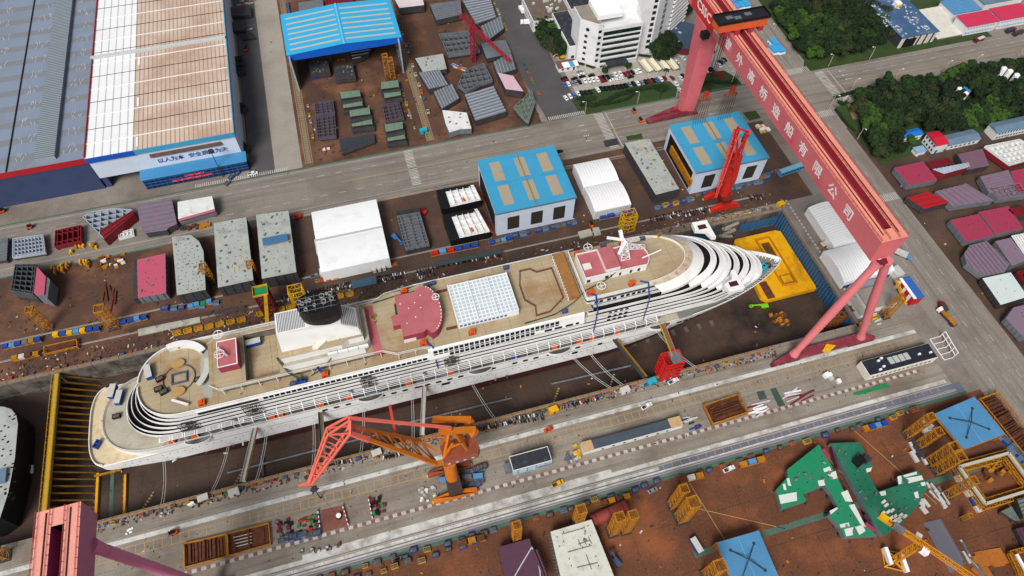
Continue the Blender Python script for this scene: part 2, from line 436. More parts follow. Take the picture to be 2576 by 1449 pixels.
# ---------------------------------------------------------------- crane rails
mrail = M('rail_steel', (150, 150, 152), .35, .2, .5, metal=.6)
mbed = M('rail_bed_concrete', (175, 170, 160), .8, .15, .1, (110, 100, 92), .5, .1)
rb = MB(); rl = MB()
def rail(x0, x1, y, bed=1.0):
    rb.box(x0, x1, y-bed/2, y+bed/2, .0, .03); rl.box(x0, x1, y-.08, y+.08, .03, .22)
for y in (106.2, 76.6, 72.9): rail(-420, 236, y)
for y in (203.5, 214): rail(-420, 200 if y < 210 else 53, y, .9)
for y in (252.2, 250.4): rail(100, 166, y, .5)
for y in (256.2, 255.2): rail(-420, 54, y-.8, .5)
S('rail_bed', rb, mbed); S('rail', rl, mrail)
tr = MB(); trl = MB()
for xc in (-33, 37):
    tr.box(xc-2.2, xc+2.2, 292, 470, .0, .03)
    for dx in (-1.5, 1.5): trl.box(xc+dx-.08, xc+dx+.08, 292, 470, .03, .2)
    y = 292
    while y < 470: trl.box(xc-1.4, xc+1.4, y, y+.25, .03, .05); y += 1.8
S('rail_bed', tr, M('gate_track_bed', (150, 132, 104), .8, .2, .1, (110, 80, 60), .6, .1)); S('rail', trl, M('rusty_rail', (84, 62, 48), .6, .3, .5))
# covered trench along the far quay edge + kerb line of the dock
tc_ = MB()
tc_.box(-420, DX1+2, DY1+.1, DY1+1.6, 0, .9); tc_.box(-420, DX1+2, DY0-1.6, DY0-.1, 0, .7)
tc_.box(DX1+.1, DX1+1.7, DY0-1.6, DY1+1.6, 0, .7)
S('dock_coping', tc_, M('coping_concrete', (140, 132, 122), .8, .2, .1, (86, 66, 52), .7, .1, st=(('x', 6, .05, (80, 70, 62), 0),)))
pv = MB()
y = DY0
while y < DY1+6: pv.face([(DX1+5.4, y, .016), (DX1+6.3, y, .016), (DX1+6.3, y+1.4, .016), (DX1+5.4, y+1.4, .016)]); y += 2.4
S('road_marking', pv, mwp)
# ================================================================ CRUISE SHIP
YC, HB = 153.8, 18.6
ship = T('cruise_ship', 'unfinished white cruise ship with black funnel cap lying in the dry dock', 'cruise ship', (20, YC, -10.5))
SHW = M('ship_white_paint', (240, 241, 240), .45, .05, .15, (176, 168, 155), .35, .08, fine=.03)
SHB = M('antifouling_paint', (70, 34, 32), .6, .25, .2)
DECK = M('rusty_teak_deck', (182, 165, 134), .75, .16, .1, (150, 100, 54), .8, .06, fine=.12, dt=.5, st=(('y', 2.4, .05, (150, 130, 100), 0), ('x', 11, .012, (120, 100, 76), 0)))
DECKG = M('primed_grey_deck', (186, 180, 162), .7, .15, .12, (140, 100, 62), .7, .08, fine=.12, dt=.5)
DECKD = M('dark_promenade_deck', (82, 80, 78), .6, .3, .2, (150, 150, 148), .7, .15, fine=.25)
PINK = M('pink_primer_deck', (188, 106, 112), .6, .12, .15, (150, 70, 80), .5, .2, fine=.06)
JUNK = M('cluttered_grey_recess', (74, 72, 70), .7, .5, .7, (170, 165, 158), .8, .5, fine=.5)
BALC = M('balcony_shade_black', (14, 13, 13), .9, .4, .5, (50, 38, 32), .5, .3)  # shade of the balcony gaps put into the floor colour
def sgn(a): return -1 if a < 0 else 1
def outl(xs, rs, xb, lb, hw, p=2.2, e=.6, q=2.6, n=12, cap=None):
    near = []
    for i in range(n+1):
        t = i/n*math.pi/2; x = xs+rs-rs*math.cos(t)
        near.append((x, hw*max(0, 1-((xs+rs-x)/rs)**q)**(1/q)))
    for i in range(1, n+1):
        t = i/n*math.pi/2; x = xb-lb+lb*math.sin(t)
        near.append((x, hw*max(0, 1-((x-xb+lb)/lb)**p)**e))
    if cap:
        near = [(x, min(y, cap(x))) for x, y in near]
    pts = [(x, YC-y) for x, y in near]+[(x, YC+y) for x, y in near[::-1][1:-1]]
    return pts
def hullhalf(x):
    return 0 if x > 184.4 else HB if x < 116 else HB*max(0, 1-((x-116)/68.5)**2.0)**.75
# hull
hz = [(-10.5, -100, 45, 160, 90, 15.5, 1.5), (-8.5, -112, 40, 166, 96, 18.2, 1.6), (-2.0, -130, 26, 172, 92, 18.6, 1.7), (-1.9, -130.2, 26, 172.1, 92, 18.6, 1.7), (2.5, -139, 10, 176, 86, 18.6, 1.8), (7.6, -139.4, 9, 181, 76, 18.6, 1.9)]
rings = [outl(xs, rs, xb, lb, hw, p, .75, 3.0, 14) for z, xs, rs, xb, lb, hw, p in hz]
top = outl(-139.4, 9, 184.5, 68.5, HB, 2.0, .75, 3.0, 14)
mb = MB(); n = len(rings[0])
for (zc, rg) in list(zip([h[0] for h in hz], rings)):
    mb.v += [Vector((x, y, zc)) for x, y in rg]
for k in range(len(rings)-1):
    for i in range(n):
        j = (i+1) % n; mb.f.append((k*n+i, k*n+j, (k+1)*n+j, (k+1)*n+i)); mb.m.append(1 if k < 2 else 0)
mb.f.append(tuple(range(n))[::-1]); mb.m.append(1)
mb.f.append(tuple((len(rings)-1)*n+i for i in range(n))); mb.m.append(0)
WINS = []; DIVS = []
hull = mb.build('hull', [SHW, SHB], ship, smooth=False)
# upper hull strake from the mooring deck to the promenade deck
PZ = 11.5
up0 = outl(-132.4, 24, 181, 76, HB, 1.9, .75, 2.3, 16); up1 = outl(-132.4, 24, 184.5, 68.5, HB, 2.0, .75, 2.3, 16)
mb = MB(); n = len(up0); mb.v += [Vector((x, y, 7.5)) for x, y in up0]+[Vector((x, y, PZ)) for x, y in up1]
for i in range(n):
    j = (i+1) % n; mb.f.append((i, j, n+j, n+i)); mb.m.append(0)
mb.f.append(tuple(n+i for i in range(n))); mb.m.append(1)
mb.build('upper_hull', [SHW, DECKG], ship)
q_ = outl(-139.2, 9, 184.4, 76, HB-.1, 1.9, .75, 3.0, 14)
md = MB().wallring(q_[-11:]+q_[:12], 7.6, 8.7, .35, closed=False)
md.build('stern_bulwark', CREAMW, ship)
MB().prism(outl(-138.8, 9, 0, 20, HB-.5, 2, .75, 3.0, 12)[:], 7.62, 7.66).build('mooring_deck', M('cream_mooring_deck', (222, 205, 170), .7, .15, .2, (150, 105, 60), .6, .2), ship)
# promenade deck walkway
MB().prism(outl(-131.6, 23.5, 130, 30, HB-.4, 2.0, .75, 2.3, 16), PZ+.01, PZ+.05).build('promenade_deck', [DECKD], ship)
MB().prism([(x, y) for x, y in outl(-131.4, 23.5, -100, 2, HB-.6, 2, .5, 2.3, 16)], PZ+.05, PZ+.09).build('aft_deck', [DECKG], ship)
MB().prism(offset([(x, y) for x, y in up1 if x > 118], .5), PZ+.01, PZ+.06).build('forecastle_deck', [M('grey_green_forecastle_deck', (128, 132, 124), .6, .15, .2, (100, 100, 96), .5, .2)], ship)
# railing of the promenade
def rail_along(poly, z, h=1.1, step=2.5, closed=False, r=.07):
    mb = MB()
    for lv in (.5, 1.0):
        for a, b in zip(poly, poly[1:]): mb.bar((*a, z+h*lv), (*b, z+h*lv), r*1.6)
    for a, b in zip(poly, poly[1:]):
        A, B_ = Vector(a), Vector(b); L = (B_-A).length; k = max(1, int(L/step))
        for i in range(k):
            q = A.lerp(B_, i/k); mb.bar((q.x, q.y, z), (q.x, q.y, z+h), r*1.6)
    return mb
up_near = [p for p in up1 if p[1] < YC+1]
for side in (1, -1):
    pl = [(x, YC+(y-YC)*side*-1*-1 if side > 0 else 2*YC-y) for x, y in up_near if x < 128]
    pl = [(x, y+.25*side) for x, y in pl]
    rail_along(pl, PZ).build('promenade_railing', SHW, ship)
# bow bulwark with inner stiffeners
bw = [p for p in up1 if p[0] > 136]
b0 = MB(); bi = sorted(range(len(up1)), key=lambda i: up1[i][0])
seq = [p for p in up1 if p[0] > 126]
b0.wallring(seq, PZ, PZ+1.9, .3, closed=False, inset=-.35)
b0.build('bow_bulwark', SHW, ship)
stl = []; inn = offset(seq, .3, False); inn2 = offset(seq, 1.7, False)
for i in range(len(seq)-1):
    A, B_ = Vector(inn[i]), Vector(inn[i+1]); C2, D2 = Vector(inn2[i]), Vector(inn2[i+1]); k = max(1, int((B_-A).length/1.5))
    for j in range(k):
        p, q = A.lerp(B_, j/k), C2.lerp(D2, j/k)
        if p.x > 150: stl.append(MB().bar((p.x, p.y, PZ+1.7), (q.x, q.y, PZ+.1), .28))
each('bulwark_stay', stl, SHW, ship)
# -------- decks stepping up: (z, stern x, stern length, bow x, half width)
LV = [(14.5, -121, 22, 172.5, 16.0), (17.5, -119.6, 22, 168.5, 16.0), (20.5, -116.6, 21, 163.5, 16.0), (23.5, -113.6, 20, 157.5, 16.0), (26.5, -111.2, 18, 152.2, 16.0), (29.3, -109.6, 18, 148.4, 16.3)]
def capf(ins): return lambda x: max(0, hullhalf(x)-ins)
for k, (z, xs, rs, xb, hw) in enumerate(LV):
    cap = capf(1.2) if z < 28 else capf(-2)
    lb = 34 if z < 22 else 30
    o_ = outl(xs, rs, xb, lb, hw, 2.6, .5, 2.2, 14, cap)
    mb = MB()
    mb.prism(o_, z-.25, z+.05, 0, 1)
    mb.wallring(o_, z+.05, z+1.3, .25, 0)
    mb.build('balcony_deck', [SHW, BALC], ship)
    zn = LV[k+1][0] if k+1 < len(LV) else 31.6
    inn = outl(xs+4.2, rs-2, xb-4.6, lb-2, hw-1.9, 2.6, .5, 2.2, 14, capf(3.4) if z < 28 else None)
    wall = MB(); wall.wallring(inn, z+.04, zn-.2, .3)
    wall.build('cabin_wall', [M('cabin_recess_shade', (10, 10, 10), .9, .5, .4, (50, 40, 34), .4, .25)], ship)  # near-black wall colour carries the shade inside the balconies
    # slanted white fronts over the bow terraces and dividers between balconies
    fr = [p for p in o_ if p[0] > xb-lb*.62]
    f2 = MB().wallring(offset(fr, .1, False), z+.7, z+2.2, .3, closed=False, inset=2.5)
    f2.build('sloped_front_screen', SHW, ship)
    if z < 27:
        for x in range(-96, 128, 6):
            if hullhalf(x) < HB-.5: continue
            for s in (-1, 1): DIVS.append((s, MB().box(x, x+.12, YC+s*(hw-1.9), YC+s*(hw-.7), z+.05, zn-.3)))
# first tier under the balconies
MB().wallring(outl(-117, 20, 160, 30, 14.4, 2.6, .5, 2.2, 12, capf(3)), PZ+.05, 14.3, .3).build('promenade_wall', [M('grey_promenade_wall', (150, 152, 154), .6, .3, .3, (60, 60, 62), .7, .3)], ship)
# cluttered gaps in the balcony rows (scaffold covered)
gp = []
for x, z0, z1, wd in ((-72, 17, 26, 7), (-24, 17, 25, 6), (12, 18, 25, 6), (-98, 17, 24, 7)):
    for s in (-1, 1):
        m = MB()
        for i in range(5): m.bar((x+wd*i/4, YC+s*16.6, z0), (x+wd*i/4, YC+s*16.6, z1), .2)
        for i in range(5): m.bar((x, YC+s*16.6, z0+(z1-z0)*i/4), (x+wd, YC+s*16.6, z0+(z1-z0)*i/4), .2); m.box(x+random.uniform(0, wd*.5), x+random.uniform(wd*.6, wd), YC+s*15.6, YC+s*16.5, z0+(z1-z0)*i/4-.2, z0+(z1-z0)*i/4+.12)
        gp.append(m)
each('scaffold_bay', gp, JUNK, ship)
# lifeboat platform pipes along both sides
for s in (-1, 1):
    y0, y1 = YC+s*16.2, YC+s*18.2
    mb = MB()
    for j in range(4): mb.bar((-76, y0+s*.62*j, 16.3-.3*j), (112, y0+s*.62*j, 16.3-.3*j), .22)
    x = -76
    while x <= 112:
        mb.bar((x, YC+s*15.6, 16.9), (x, y1, 15.2), .3); mb.bar((x, y1, 15.2), (x, y1, PZ), .25); x += 5.2
    mb.build('davit_frame', SHW, ship)
    lvs = []; x = -108
    while x < -76:
        lv = MB(); lvs.append(lv); lv.prism([(x, y0), (x+4.6, y0), (x+4.6, y1), (x, y1)], 15.6, 15.8, 0)
        for j in range(4): lv.box(x+.5, x+4.1, min(y0, y1)+.25+.45*j, min(y0, y1)+.42+.45*j, 15.8, 15.86, 1)
        lv.bar((x, y1, 15.7), (x, y1, PZ), .25); x += 4.9
    each('louvred_canopy', lvs, [SHW, STEEL], ship)
# -------- lido level
LZ = 31.6
lido = outl(-109.8, 18, 144.5, 30, 16.6, 2.6, .5, 2.2, 16)
lidoc = [p for p in lido if p[0] < 80]; k_ = max(i for i, p in enumerate(lidoc) if p[1] < YC)
lidoc = lidoc[:k_+1]+[(80, YC-16.6), (80, YC+16.6)]+lidoc[k_+1:]
MB().prism(lidoc, LZ-.35, LZ, 0, 1).build('lido_deck', [SHW, DECK], ship)
nearl = [p for p in lido if p[1] <= YC]; farl = [p for p in lido if p[1] > YC]
for pl, s in ((nearl, 1), (farl[::-1], -1)):
    ed = [p for p in pl if p[0] < 10]
    ed = ed+[(8, YC-s*16.6)]
    mb = MB().wallring(ed if s > 0 else ed[::-1], LZ, LZ+1.15, .45, closed=False); mb.build('lido_bulwark', SHW, ship)
# row of windows below the lido edge, both sides
for s in (-1, 1):
    fb = MB(); fb.box(-88, 8, YC+s*16.2, YC+s*17.0, 28.6, LZ-.36); fb.build('window_band', SHW, ship)
    x = -62
    while x < 4:
        WINS.append((s, MB().box(x, x+1.75, YC+s*17.0, YC+s*17.04, 29.1, 31.0))); x += 2.25
    WINS.append((s, MB().box(-87.5, -64, YC+s*17.01, YC+s*17.04, 29.0, 30.8)))
# -------- upper deck
UZ = 36.3
WELL = [(-66.5, YC-10.9), (-53.3, YC-10.9), (-53.3, YC+10.9), (-66.5, YC+10.9)]
mb = MB()
mb.prism([(-80.5, YC-9.5), (-77, YC-12.4), (-66.5, YC-12.4), (-66.5, YC+12.4), (-77, YC+12.4), (-80.5, YC+9.5)], UZ-.4, UZ, 0, 1)
for s_ in (-1, 1): mb.prism([(-66.5, YC+s_*12.4), (-53.3, YC+s_*12.4), (-53.3, YC+s_*10.9), (-66.5, YC+s_*10.9)], UZ-.4, UZ, 0, 1)
mb.prism([(-53.3, YC-12.4), (-12, YC-12.4), (-6.5, YC-15.2), (4, YC-15.2), (8, YC-16.2), (78, YC-16.2), (78, YC+16.2), (8, YC+16.2), (4, YC+15.2), (-6.5, YC+15.2), (-12, YC+12.4), (-53.3, YC+12.4)], UZ-.4, UZ, 0, 1)
mb.build('upper_deck', [SHW, DECK], ship)
we = MB(); we.prism(WELL, LZ+.02, LZ+.08); we.build('well_floor', DECK, ship)
we = MB().wallring(WELL, LZ, UZ-.4, .2); we.build('well_wall', [M('stained_well_wall', (110, 106, 98), .7, .3, .3, (30, 28, 28), .8, .3)], ship)
# supports + inner house under upper deck
MB().wallring([(6, YC+10.95), (-76.3, YC+10.95), (-76.3, YC-10.95), (6, YC-10.95)], LZ, UZ-.4, .3, closed=False).build('inner_house', [M('grey_tan_inner_wall', (120, 112, 100), .7, .3, .3)], ship)  # inner house walls in a dull tan grey
ps = []
for x in range(-76, 6, 7):
    for s in (-1, 1): ps.append(MB().bar((x, YC+s*(12.2 if x < -10 else 14.9), LZ), (x, YC+s*(12.2 if x < -10 else 14.9), UZ-.3), .25))
each('deck_post', ps, SHW, ship)
rail_along([(-80.5, YC-9.5), (-77, YC-12.3), (-12, YC-12.3), (-6.5, YC-15.1), (4, YC-15.1), (8, YC-16.1)], UZ).build('deck_railing', SHW, ship)
rail_along([(-80.5, YC+9.5), (-77, YC+12.3), (-12, YC+12.3), (-6.5, YC+15.1), (8, YC+16.1), (80, YC+16.1)], UZ).build('deck_railing', SHW, ship)
# glazed pod bulging over the side amidships
for s in (-1, 1):
    y0, y1 = YC+s*16.2, YC+s*18.3
    mb = MB(); k = len(mb.v)
    prof = [(y0, UZ+.2), (y0+s*.9, UZ-.1), (y1, 30.5), (y1-s*.4, 29.0), (y0-s*.4, 28.6)]
    x0, x1 = 6, 74
    a = [(x0, y, z) for y, z in prof]; b = [(x1, y, z) for y, z in prof]
    for i in range(len(prof)-1): mb.face([a[i], b[i], b[i+1], a[i+1]] if s < 0 else [a[i], a[i+1], b[i+1], b[i]])
    mb.face(a if s < 0 else a[::-1]); mb.face(b[::-1] if s < 0 else b)
    mb.build('side_pod', SHW, ship)
    def slope(x, wd, f0, f1):
        pa = Vector((0, y0+s*.9, UZ-.1)); pb = Vector((0, y1, 30.5)); nrm = Vector((0, s*(UZ-.1-30.5), s*s*(abs(y1-y0)-.9))).normalized()*.05
        q0, q1 = pa.lerp(pb, f0)+nrm, pa.lerp(pb, f1)+nrm
        pts = [(x, q0.y, q0.z), (x, q1.y, q1.z), (x+wd, q1.y, q1.z), (x+wd, q0.y, q0.z)]
        WINS.append((s, MB().face(pts if s < 0 else pts[::-1])))
    x = 8
    while x < 62:
        slope(x, 1.75, .12, .42)
        if x < 61: slope(x, 1.75, .48, .60)
        if 14 < x < 52: slope(x, 1.75, .66, .95)
        x += 2.2
    for x in (56, 60.5, 65.5, 70): slope(x, 3.4 if x < 69 else 1.6, .72, .95)
# junk recess under pod and windows
for s in (-1, 1):
    MB().box(-88, 74, YC+s*14.5, YC+s*15.6, 26.6, 28.7).build('service_recess', JUNK, ship)
# -------- forward block (upper house) with rows of windows
FZ = 41.0
fo = outl(76, 2, 126, 24, 12.4, 2.4, .5, 8, 16)
sho = outl(76, 2, 130.2, 26, 13.6, 2.4, .5, 8, 16)
wb = outl(76, 2, 136.2, 29, 15.7, 2.4, .5, 8, 16)
lo = outl(76.2, 2, 128, 25, 12.7, 2.4, .5, 8, 16)
mid0 = outl(76, 2, 138, 28, 16.0, 2.4, .5, 8, 16); mid = outl(76, 2, 143.2, 30, 16.0, 2.4, .5, 8, 16)
mb = MB()
mb.prism(offset(mid0, 3.0), LZ, 34.4, 0, 2)
mb.prism(lo, 34.3, 37.9, 0)
mb.prism(fo, 37.8, FZ, 0, 1)
mb.build('forward_house', [SHW, DECK, BALC], ship)
CST = M('rust_stained_trough', (205, 190, 165), .7, .3, .5, (130, 70, 35), .8, .4)
sl2 = MB(); tr2 = MB(); n_ = len(fo)
for i in range(n_):
    j = (i+1) % n_
    if min(fo[i][0], fo[j][0]) < 101: continue
    q = [(o[i], o[j], z) for o, z in ((fo, FZ-.1), (sho, 39.9), (wb, 36.4), (wb, 34.6))]
    for k, m_ in ((0, tr2), (1, sl2), (2, sl2)):
        (a1, a2, z1), (b1, b2, z2) = q[k], q[k+1]; m_.face([(*b1, z2), (*b2, z2), (*a2, z1), (*a1, z1)])
sl2.build('sloped_front_screen', SHW, ship); tr2.build('skylight_trough', CST, ship)
MB().wallring(offset(lo, -.5), 37.9, 38.2, .7).build('house_ledge', JUNK, ship)
sw = MB().wallring(mid, LZ+.6, LZ+2.0, .25); sw.prism(mid, LZ+.3, LZ+.6, 0, 1); sw.build('balcony_deck', [SHW, BALC], ship); MB().wallring(offset([p for p in mid if p[0] > 122], .1, False), LZ+1.6, LZ+3.0, .3, closed=False, inset=2.6).build('sloped_front_screen', SHW, ship)
rw = MB().wallring([p for p in fo if p[0] > 80], FZ, FZ+1.0, .35, closed=False); rw.build('front_bulwark', CREAMW, ship)
x = 80
while x < 102:
    for s in (-1, 1):
        WINS.append((s, MB().box(x, x+1.7, YC+s*12.72, YC+s*12.78, 35.0, 36.8)))
        if random.random() < .7: WINS.append((s, MB().box(x, x+1.5, YC+s*14.8, YC+s*14.86, LZ+.8, LZ+2.4)))
    x += random.choice((2.2, 2.6, 3.6))
for x in (86, 88.6, 91.2, 93.8):
    for s in (-1, 1):
        for z in (29.8, 26.8, 23.8): WINS.append((s, MB().box(x, x+1.5, YC+s*16.25, YC+s*16.33, z-.1, z+1.0)))
each('window', [m for s, m in sorted(WINS, key=lambda q: q[0])], GLASS, ship)
each('balcony_divider', [m for s, m in sorted(DIVS, key=lambda q: q[0])], STEEL, ship)
# bridge wings
for s, lb in ((-1, None), (1, None)):
    pts = [(141.5, YC+s*15.8), (146.2, YC+s*14.2), (147.5, YC+s*10), (149.4, YC+s*9.6), (149.4, YC+s*20.3), (141.9, YC+s*20.6)]
    wg = MB().prism(pts, 28.6, 30.8).build('bridge_wing', SHW, ship)
    MB().box(143.4, 147.6, YC+s*18.2, YC+s*15.6, 30.8, 30.85).build('wing_opening', [M('rust_red_opening', (70, 30, 24), .8, .4, 1)], wg)
# dark openings in the ship's side: oval ports, oblong ports, shell door
PORTS = []
def port(x, z, wx, wz, s):
    y = YC+s*(HB+.03); pts = []
    for i in range(12):
        t = i/12*2*math.pi; c, q = math.cos(t), math.sin(t)
        pts.append((x+wx/2*sgn(c)*abs(c)**.6, y, z+wz/2*sgn(q)*abs(q)**.6))
    PORTS.append((s, -wx, MB().face(pts if s < 0 else pts[::-1])))
for s in (-1, 1):
    for x in list(range(-42, 74, 5)):
        if x in (-27, -2, 23, 38, 58): continue
        port(x, 9.4, 2.6, 1.7, s)
    for x, wd in ((-25, 5), (-1, 4), (25.5, 5.5), (60, 4)): port(x, 9.3, wd, 1.7, s)
    port(11, 6, 4, 2.2, s); port(72, 4.8, 3, 2, s); port(84, 7.5, 2.4, 2, s)
    for x in (122, 125.2, 128.4, 131.6):
        hh = hullhalf(x+1)+.06; h2 = hullhalf(x+2.9)+.06
        pts = [(x, YC+s*hh, 8.8), (x+2.7, YC+s*h2, 8.8), (x+2.7, YC+s*h2, 9.9), (x, YC+s*hh, 9.9)]
        PORTS.append((s, -2.7, MB().face(pts if s < 0 else pts[::-1])))
    for x in range(-126, 116, 3):
        if random.random() < .75: port(x, 4.4+random.choice((0, .1)), .5, .55, s)
        if random.random() < .6: port(x+1, 1.7, .45, .45, s)
each('hull_port', [q[2] for q in sorted(PORTS, key=lambda q: q[:2])], DARK, ship)
for s in (-1, 1):
    MB().box(-126, 112, YC+s*(HB+.005), YC+s*(HB+.05), 6.9, 7.05).build('hull_seam', STEEL, ship)
# rounded platform bays on the promenade edge
for x in (-108+14, -22, 27, 64, 113):
    pts = [(x-5, YC-HB+.2)]+[(x+5.5*math.cos(math.pi+i/8*math.pi), YC-HB+.1+2.3*math.sin(math.pi+i/8*math.pi)) for i in range(9)]+[(x+5, YC-HB+.2)]
    mb = MB().prism(pts, PZ-1.2, PZ+.02, 0, 1); mb.wallring(pts, PZ, PZ+.5, .15, 0, False); mb.build('platform_bay', [SHW, DECKD], ship)
# ---------------------------------------------------------------- fittings of the ship
fh = MB().prism([(-51, YC-11), (-18.5, YC-11), (-16, YC-7), (-16, YC+7), (-18.5, YC+11), (-51, YC+11)], UZ, 40.4, 0, 1)
fh.build('funnel_house', [SHW, DECKG], ship)
MB().prism([(-50.5, YC-9.4), (-27, YC-9.4), (-24, YC-7.6), (-18, YC-7.6), (-18, YC+7.6), (-24, YC+7.6), (-27, YC+9.4), (-50.5, YC+9.4)], 40.4, 44, 0, 1).build('engine_casing', [SHW, DECK], ship)
each('casing_panel', [MB().box(x, x+3.9, YC-11.2, YC-10.2, 40.42, 41.9) for x in (-33, -28.9, -24.8, -20.7)], SHW, ship)
MB().prism([(-38, YC-9.2), (-36, YC-9.2), (-31, YC-5.6), (-18.4, YC-5.8), (-18.4, YC-4.2), (-32, YC-4.2), (-38, YC-7.6)], 44.02, 45.2).build('duct_cover', CREAMW, ship)
fc = MB()
A = [(-50, YC-6.4, 44), (-18.5, YC-6.4, 44), (-18.5, YC+6.4, 44), (-50, YC+6.4, 44)]
Bq = [(-49, YC-4.9, 55.2), (-37, YC-4.9, 55.2), (-25, YC-4.9, 52), (-19, YC-4.9, 46.6)]
Bf = [(x, 2*YC-y, z) for x, y, z in Bq]
fc.face([A[0], A[1], Bq[3], Bq[2], Bq[1], Bq[0]]); fc.face([A[3], Bf[0], Bf[1], Bf[2], Bf[3], A[2]])
fc.face([A[0], Bq[0], Bf[0], A[3]]); fc.face([A[1], A[2], Bf[3], Bq[3]])
for i in range(3): fc.face([Bq[i], Bq[i+1], Bf[i+1], Bf[i]])
fun = fc.build('funnel', SHW, ship)
lv = []
def slat(x, z, dz): return MB().box(x, x+.3, YC-4.3, YC+4.3, z+.03, z+.08) if dz == 0 else MB().face([(x, YC-4.3, z+.06), (x+.3, YC-4.3, z+.06-dz*.3), (x+.3, YC+4.3, z+.06-dz*.3), (x, YC+4.3, z+.06)])
x = -48.4
while x < -38.2: lv.append(slat(x, 55.2, 0)); x += .62
x = -24.6
while x < -19.4: lv.append(slat(x, 52-(x+25)*.9, .9)); x += .62
each('funnel_louvre', lv, STEEL, fun)
cp = MB(); ca = []
for z, k in ((53.2, .93), (58, 1), (64, .99)):
    ca.append([(-31+7.9*k*sgn(math.cos(t))*abs(math.cos(t))**.8, YC+4.9*k*sgn(math.sin(t))*abs(math.sin(t))**.8, z) for t in [i/28*2*math.pi for i in range(28)]])
for a, b in zip(ca, ca[1:]):
    for i in range(28): cp.face([a[i], a[(i+1) % 28], b[(i+1) % 28], b[i]])
cp.face([(p[0], p[1], 63.0) for p in ca[-1]])
cap = cp.build('funnel_cap', BLACK, ship)
pr = [MB().wallring([(x+r*math.cos(a*.5236), YC+y+r*math.sin(a*.5236)) for a in range(12)], 62.8, 63.9, .13) for x, y, r in ((-36.6, .8, .75), (-35, 1.3, .6), (-33.8, 1.6, .75), (-32.2, -1, .6), (-29, 2.4, 1.0), (-28.6, -.3, 1.0), (-27.2, 3, .5), (-25.8, 2.7, .9), (-25.6, .2, .95), (-37.9, 1.6, 1.0), (-35.6, -2.2, .7))]
each('exhaust_pipe', pr, M('pipe_ring_grey', (176, 174, 168), .6, .1, 1), cap)
gr = MB()
for x in range(-38, -23, 3): gr.bar((x, YC-3.9, 63.6), (x, YC+3.9, 63.6), .2)
for y in (-3, -1, 1, 3): gr.bar((-38, YC+y, 63.6), (-24, YC+y, 63.6), .2)
gr.build('cap_grating', STEEL, cap)
# pink stage
MB().prism([(-15.6, YC-13), (-12, YC-12.8), (-12.4, YC+11), (-15.9, YC+11)], UZ+.01, UZ+.05).build('pink_deck_strip', PINK, ship)
st_ = [(-2.5, YC-10.6), (6, YC-10.6), (7.5, YC-9.6), (9.2, YC-12)]+[(9.2+6.3*math.cos(t), YC+12*math.sin(t)) for t in [R(-75+i*150/14) for i in range(15)]]+[(7.5, YC+11.6), (6.5, YC+9.8), (-2.5, YC+9.8)]
stg = MB().prism(st_, UZ, 41.3, 1, 0).prism([(-5.6, YC-3.6), (-2.5, YC-3.6), (-2.5, YC+1.6), (-5.6, YC+1.6)], UZ, 39.6, 1, 0)
stg = stg.build('pink_stage', [PINK, M('pink_primer_wall', (160, 60, 82), .6, .1, .2)], ship)
MB().box(-2.6, 2.5, YC-10.75, YC-10.62, UZ, 38.6).build('white_panel', SHW, stg)
each('roof_lug', [MB().box(x, x+.45, YC+y, YC+y+.45, 41.3, 41.5) for x, y in [(9+6*math.cos(R(a)), 11.5*math.sin(R(a))) for a in range(-66, 70, 9)]+[(-1, 5), (2, 2), (4, -3), (5, 4), (0, -5), (7, 1), (8, 7)]], SHW, stg)
def wheel(x, y, z, r, parent, name='deck_wheel'):
    m = MB(); n = 16; p = [(x+r*math.cos(i/n*6.2832), y+r*math.sin(i/n*6.2832), z) for i in range(n+1)]
    m.path(p, .16, 5)
    for a in (0, 2, 4, 6): m.tube(p[a*2], p[(a*2+8) % 16], .12, n=5)
    m.tube((x, y, z), (x, y, z-2.2), .2, n=6); m.build(name, SHW, parent)
wheel(14.2, YC+3.5, 43.4, 1.5, ship); wheel(-74, YC+8.6, 44, 1.9, ship); wheel(-74, YC-.2, 43.4, 1.9, ship); wheel(83.3, YC-9.6, 43.4, 1.9, ship); wheel(84.5, YC+11, 43.6, 1.9, ship)
# pink equipment house aft
ph = MB().box(-75.8, -68, YC-4.8, YC+7.4, UZ, 40.6, 1, 0).build('pink_equipment_house', [PINK, M('pink_primer_wall')], ship)
MB().wallring(rect(-75.8, -68, YC-4.8, YC+7.4), 40.6, 40.9, .35).build('white_rim', SHW, ph)
MB().truss((-75, YC+4, 41.6), (-71.5, YC-1, 42), .5, .5, 6, .1).build('derrick_arm', SHW, ph)
# lattice roof over the pool
px0, px1, pyh = 20.6, 46.8, 10.0
lat = MB().box(px0, px1, YC-pyh, YC+pyh, UZ, 39.9).build('pool_roof', [SHW], ship)
pn = []
for j in range(11):
    for i in range(15):
        x = px0+.55+i*1.72; y = YC-pyh+.45+j*1.76
        pn.append(MB().box(x, x+1.15, y, y+1.2, 39.92, 39.96))
random.shuffle(pn)
pgm = M('roof_pane', (196, 214, 224), .2, .12, .4, (120, 165, 200), .8, .5)
each('roof_pane', pn, pgm, lat)
each('side_pane', [MB().box(px0+.6+i*1.75, px0+1.7+i*1.75, YC-pyh-.06, YC-pyh-.02, 37.2, 38.7) for i in range(12)], M('blue_pane', (70, 120, 190), .3, .2, 1), lat)
rb_ = MB()
for i in range(4): rb_.box(px0+i*8.66-.25, px0+i*8.66+.25, YC-pyh, YC+pyh, 39.97, 40.3)
rb_.build('roof_beam', SHW, lat)
each('grille', [MB().box(15.5, 20, YC+s*9.6+k*.5, YC+s*9.6+k*.5+.25, UZ, UZ+.3) for s in (-1, 1) for k in range(3)], RUST, ship)
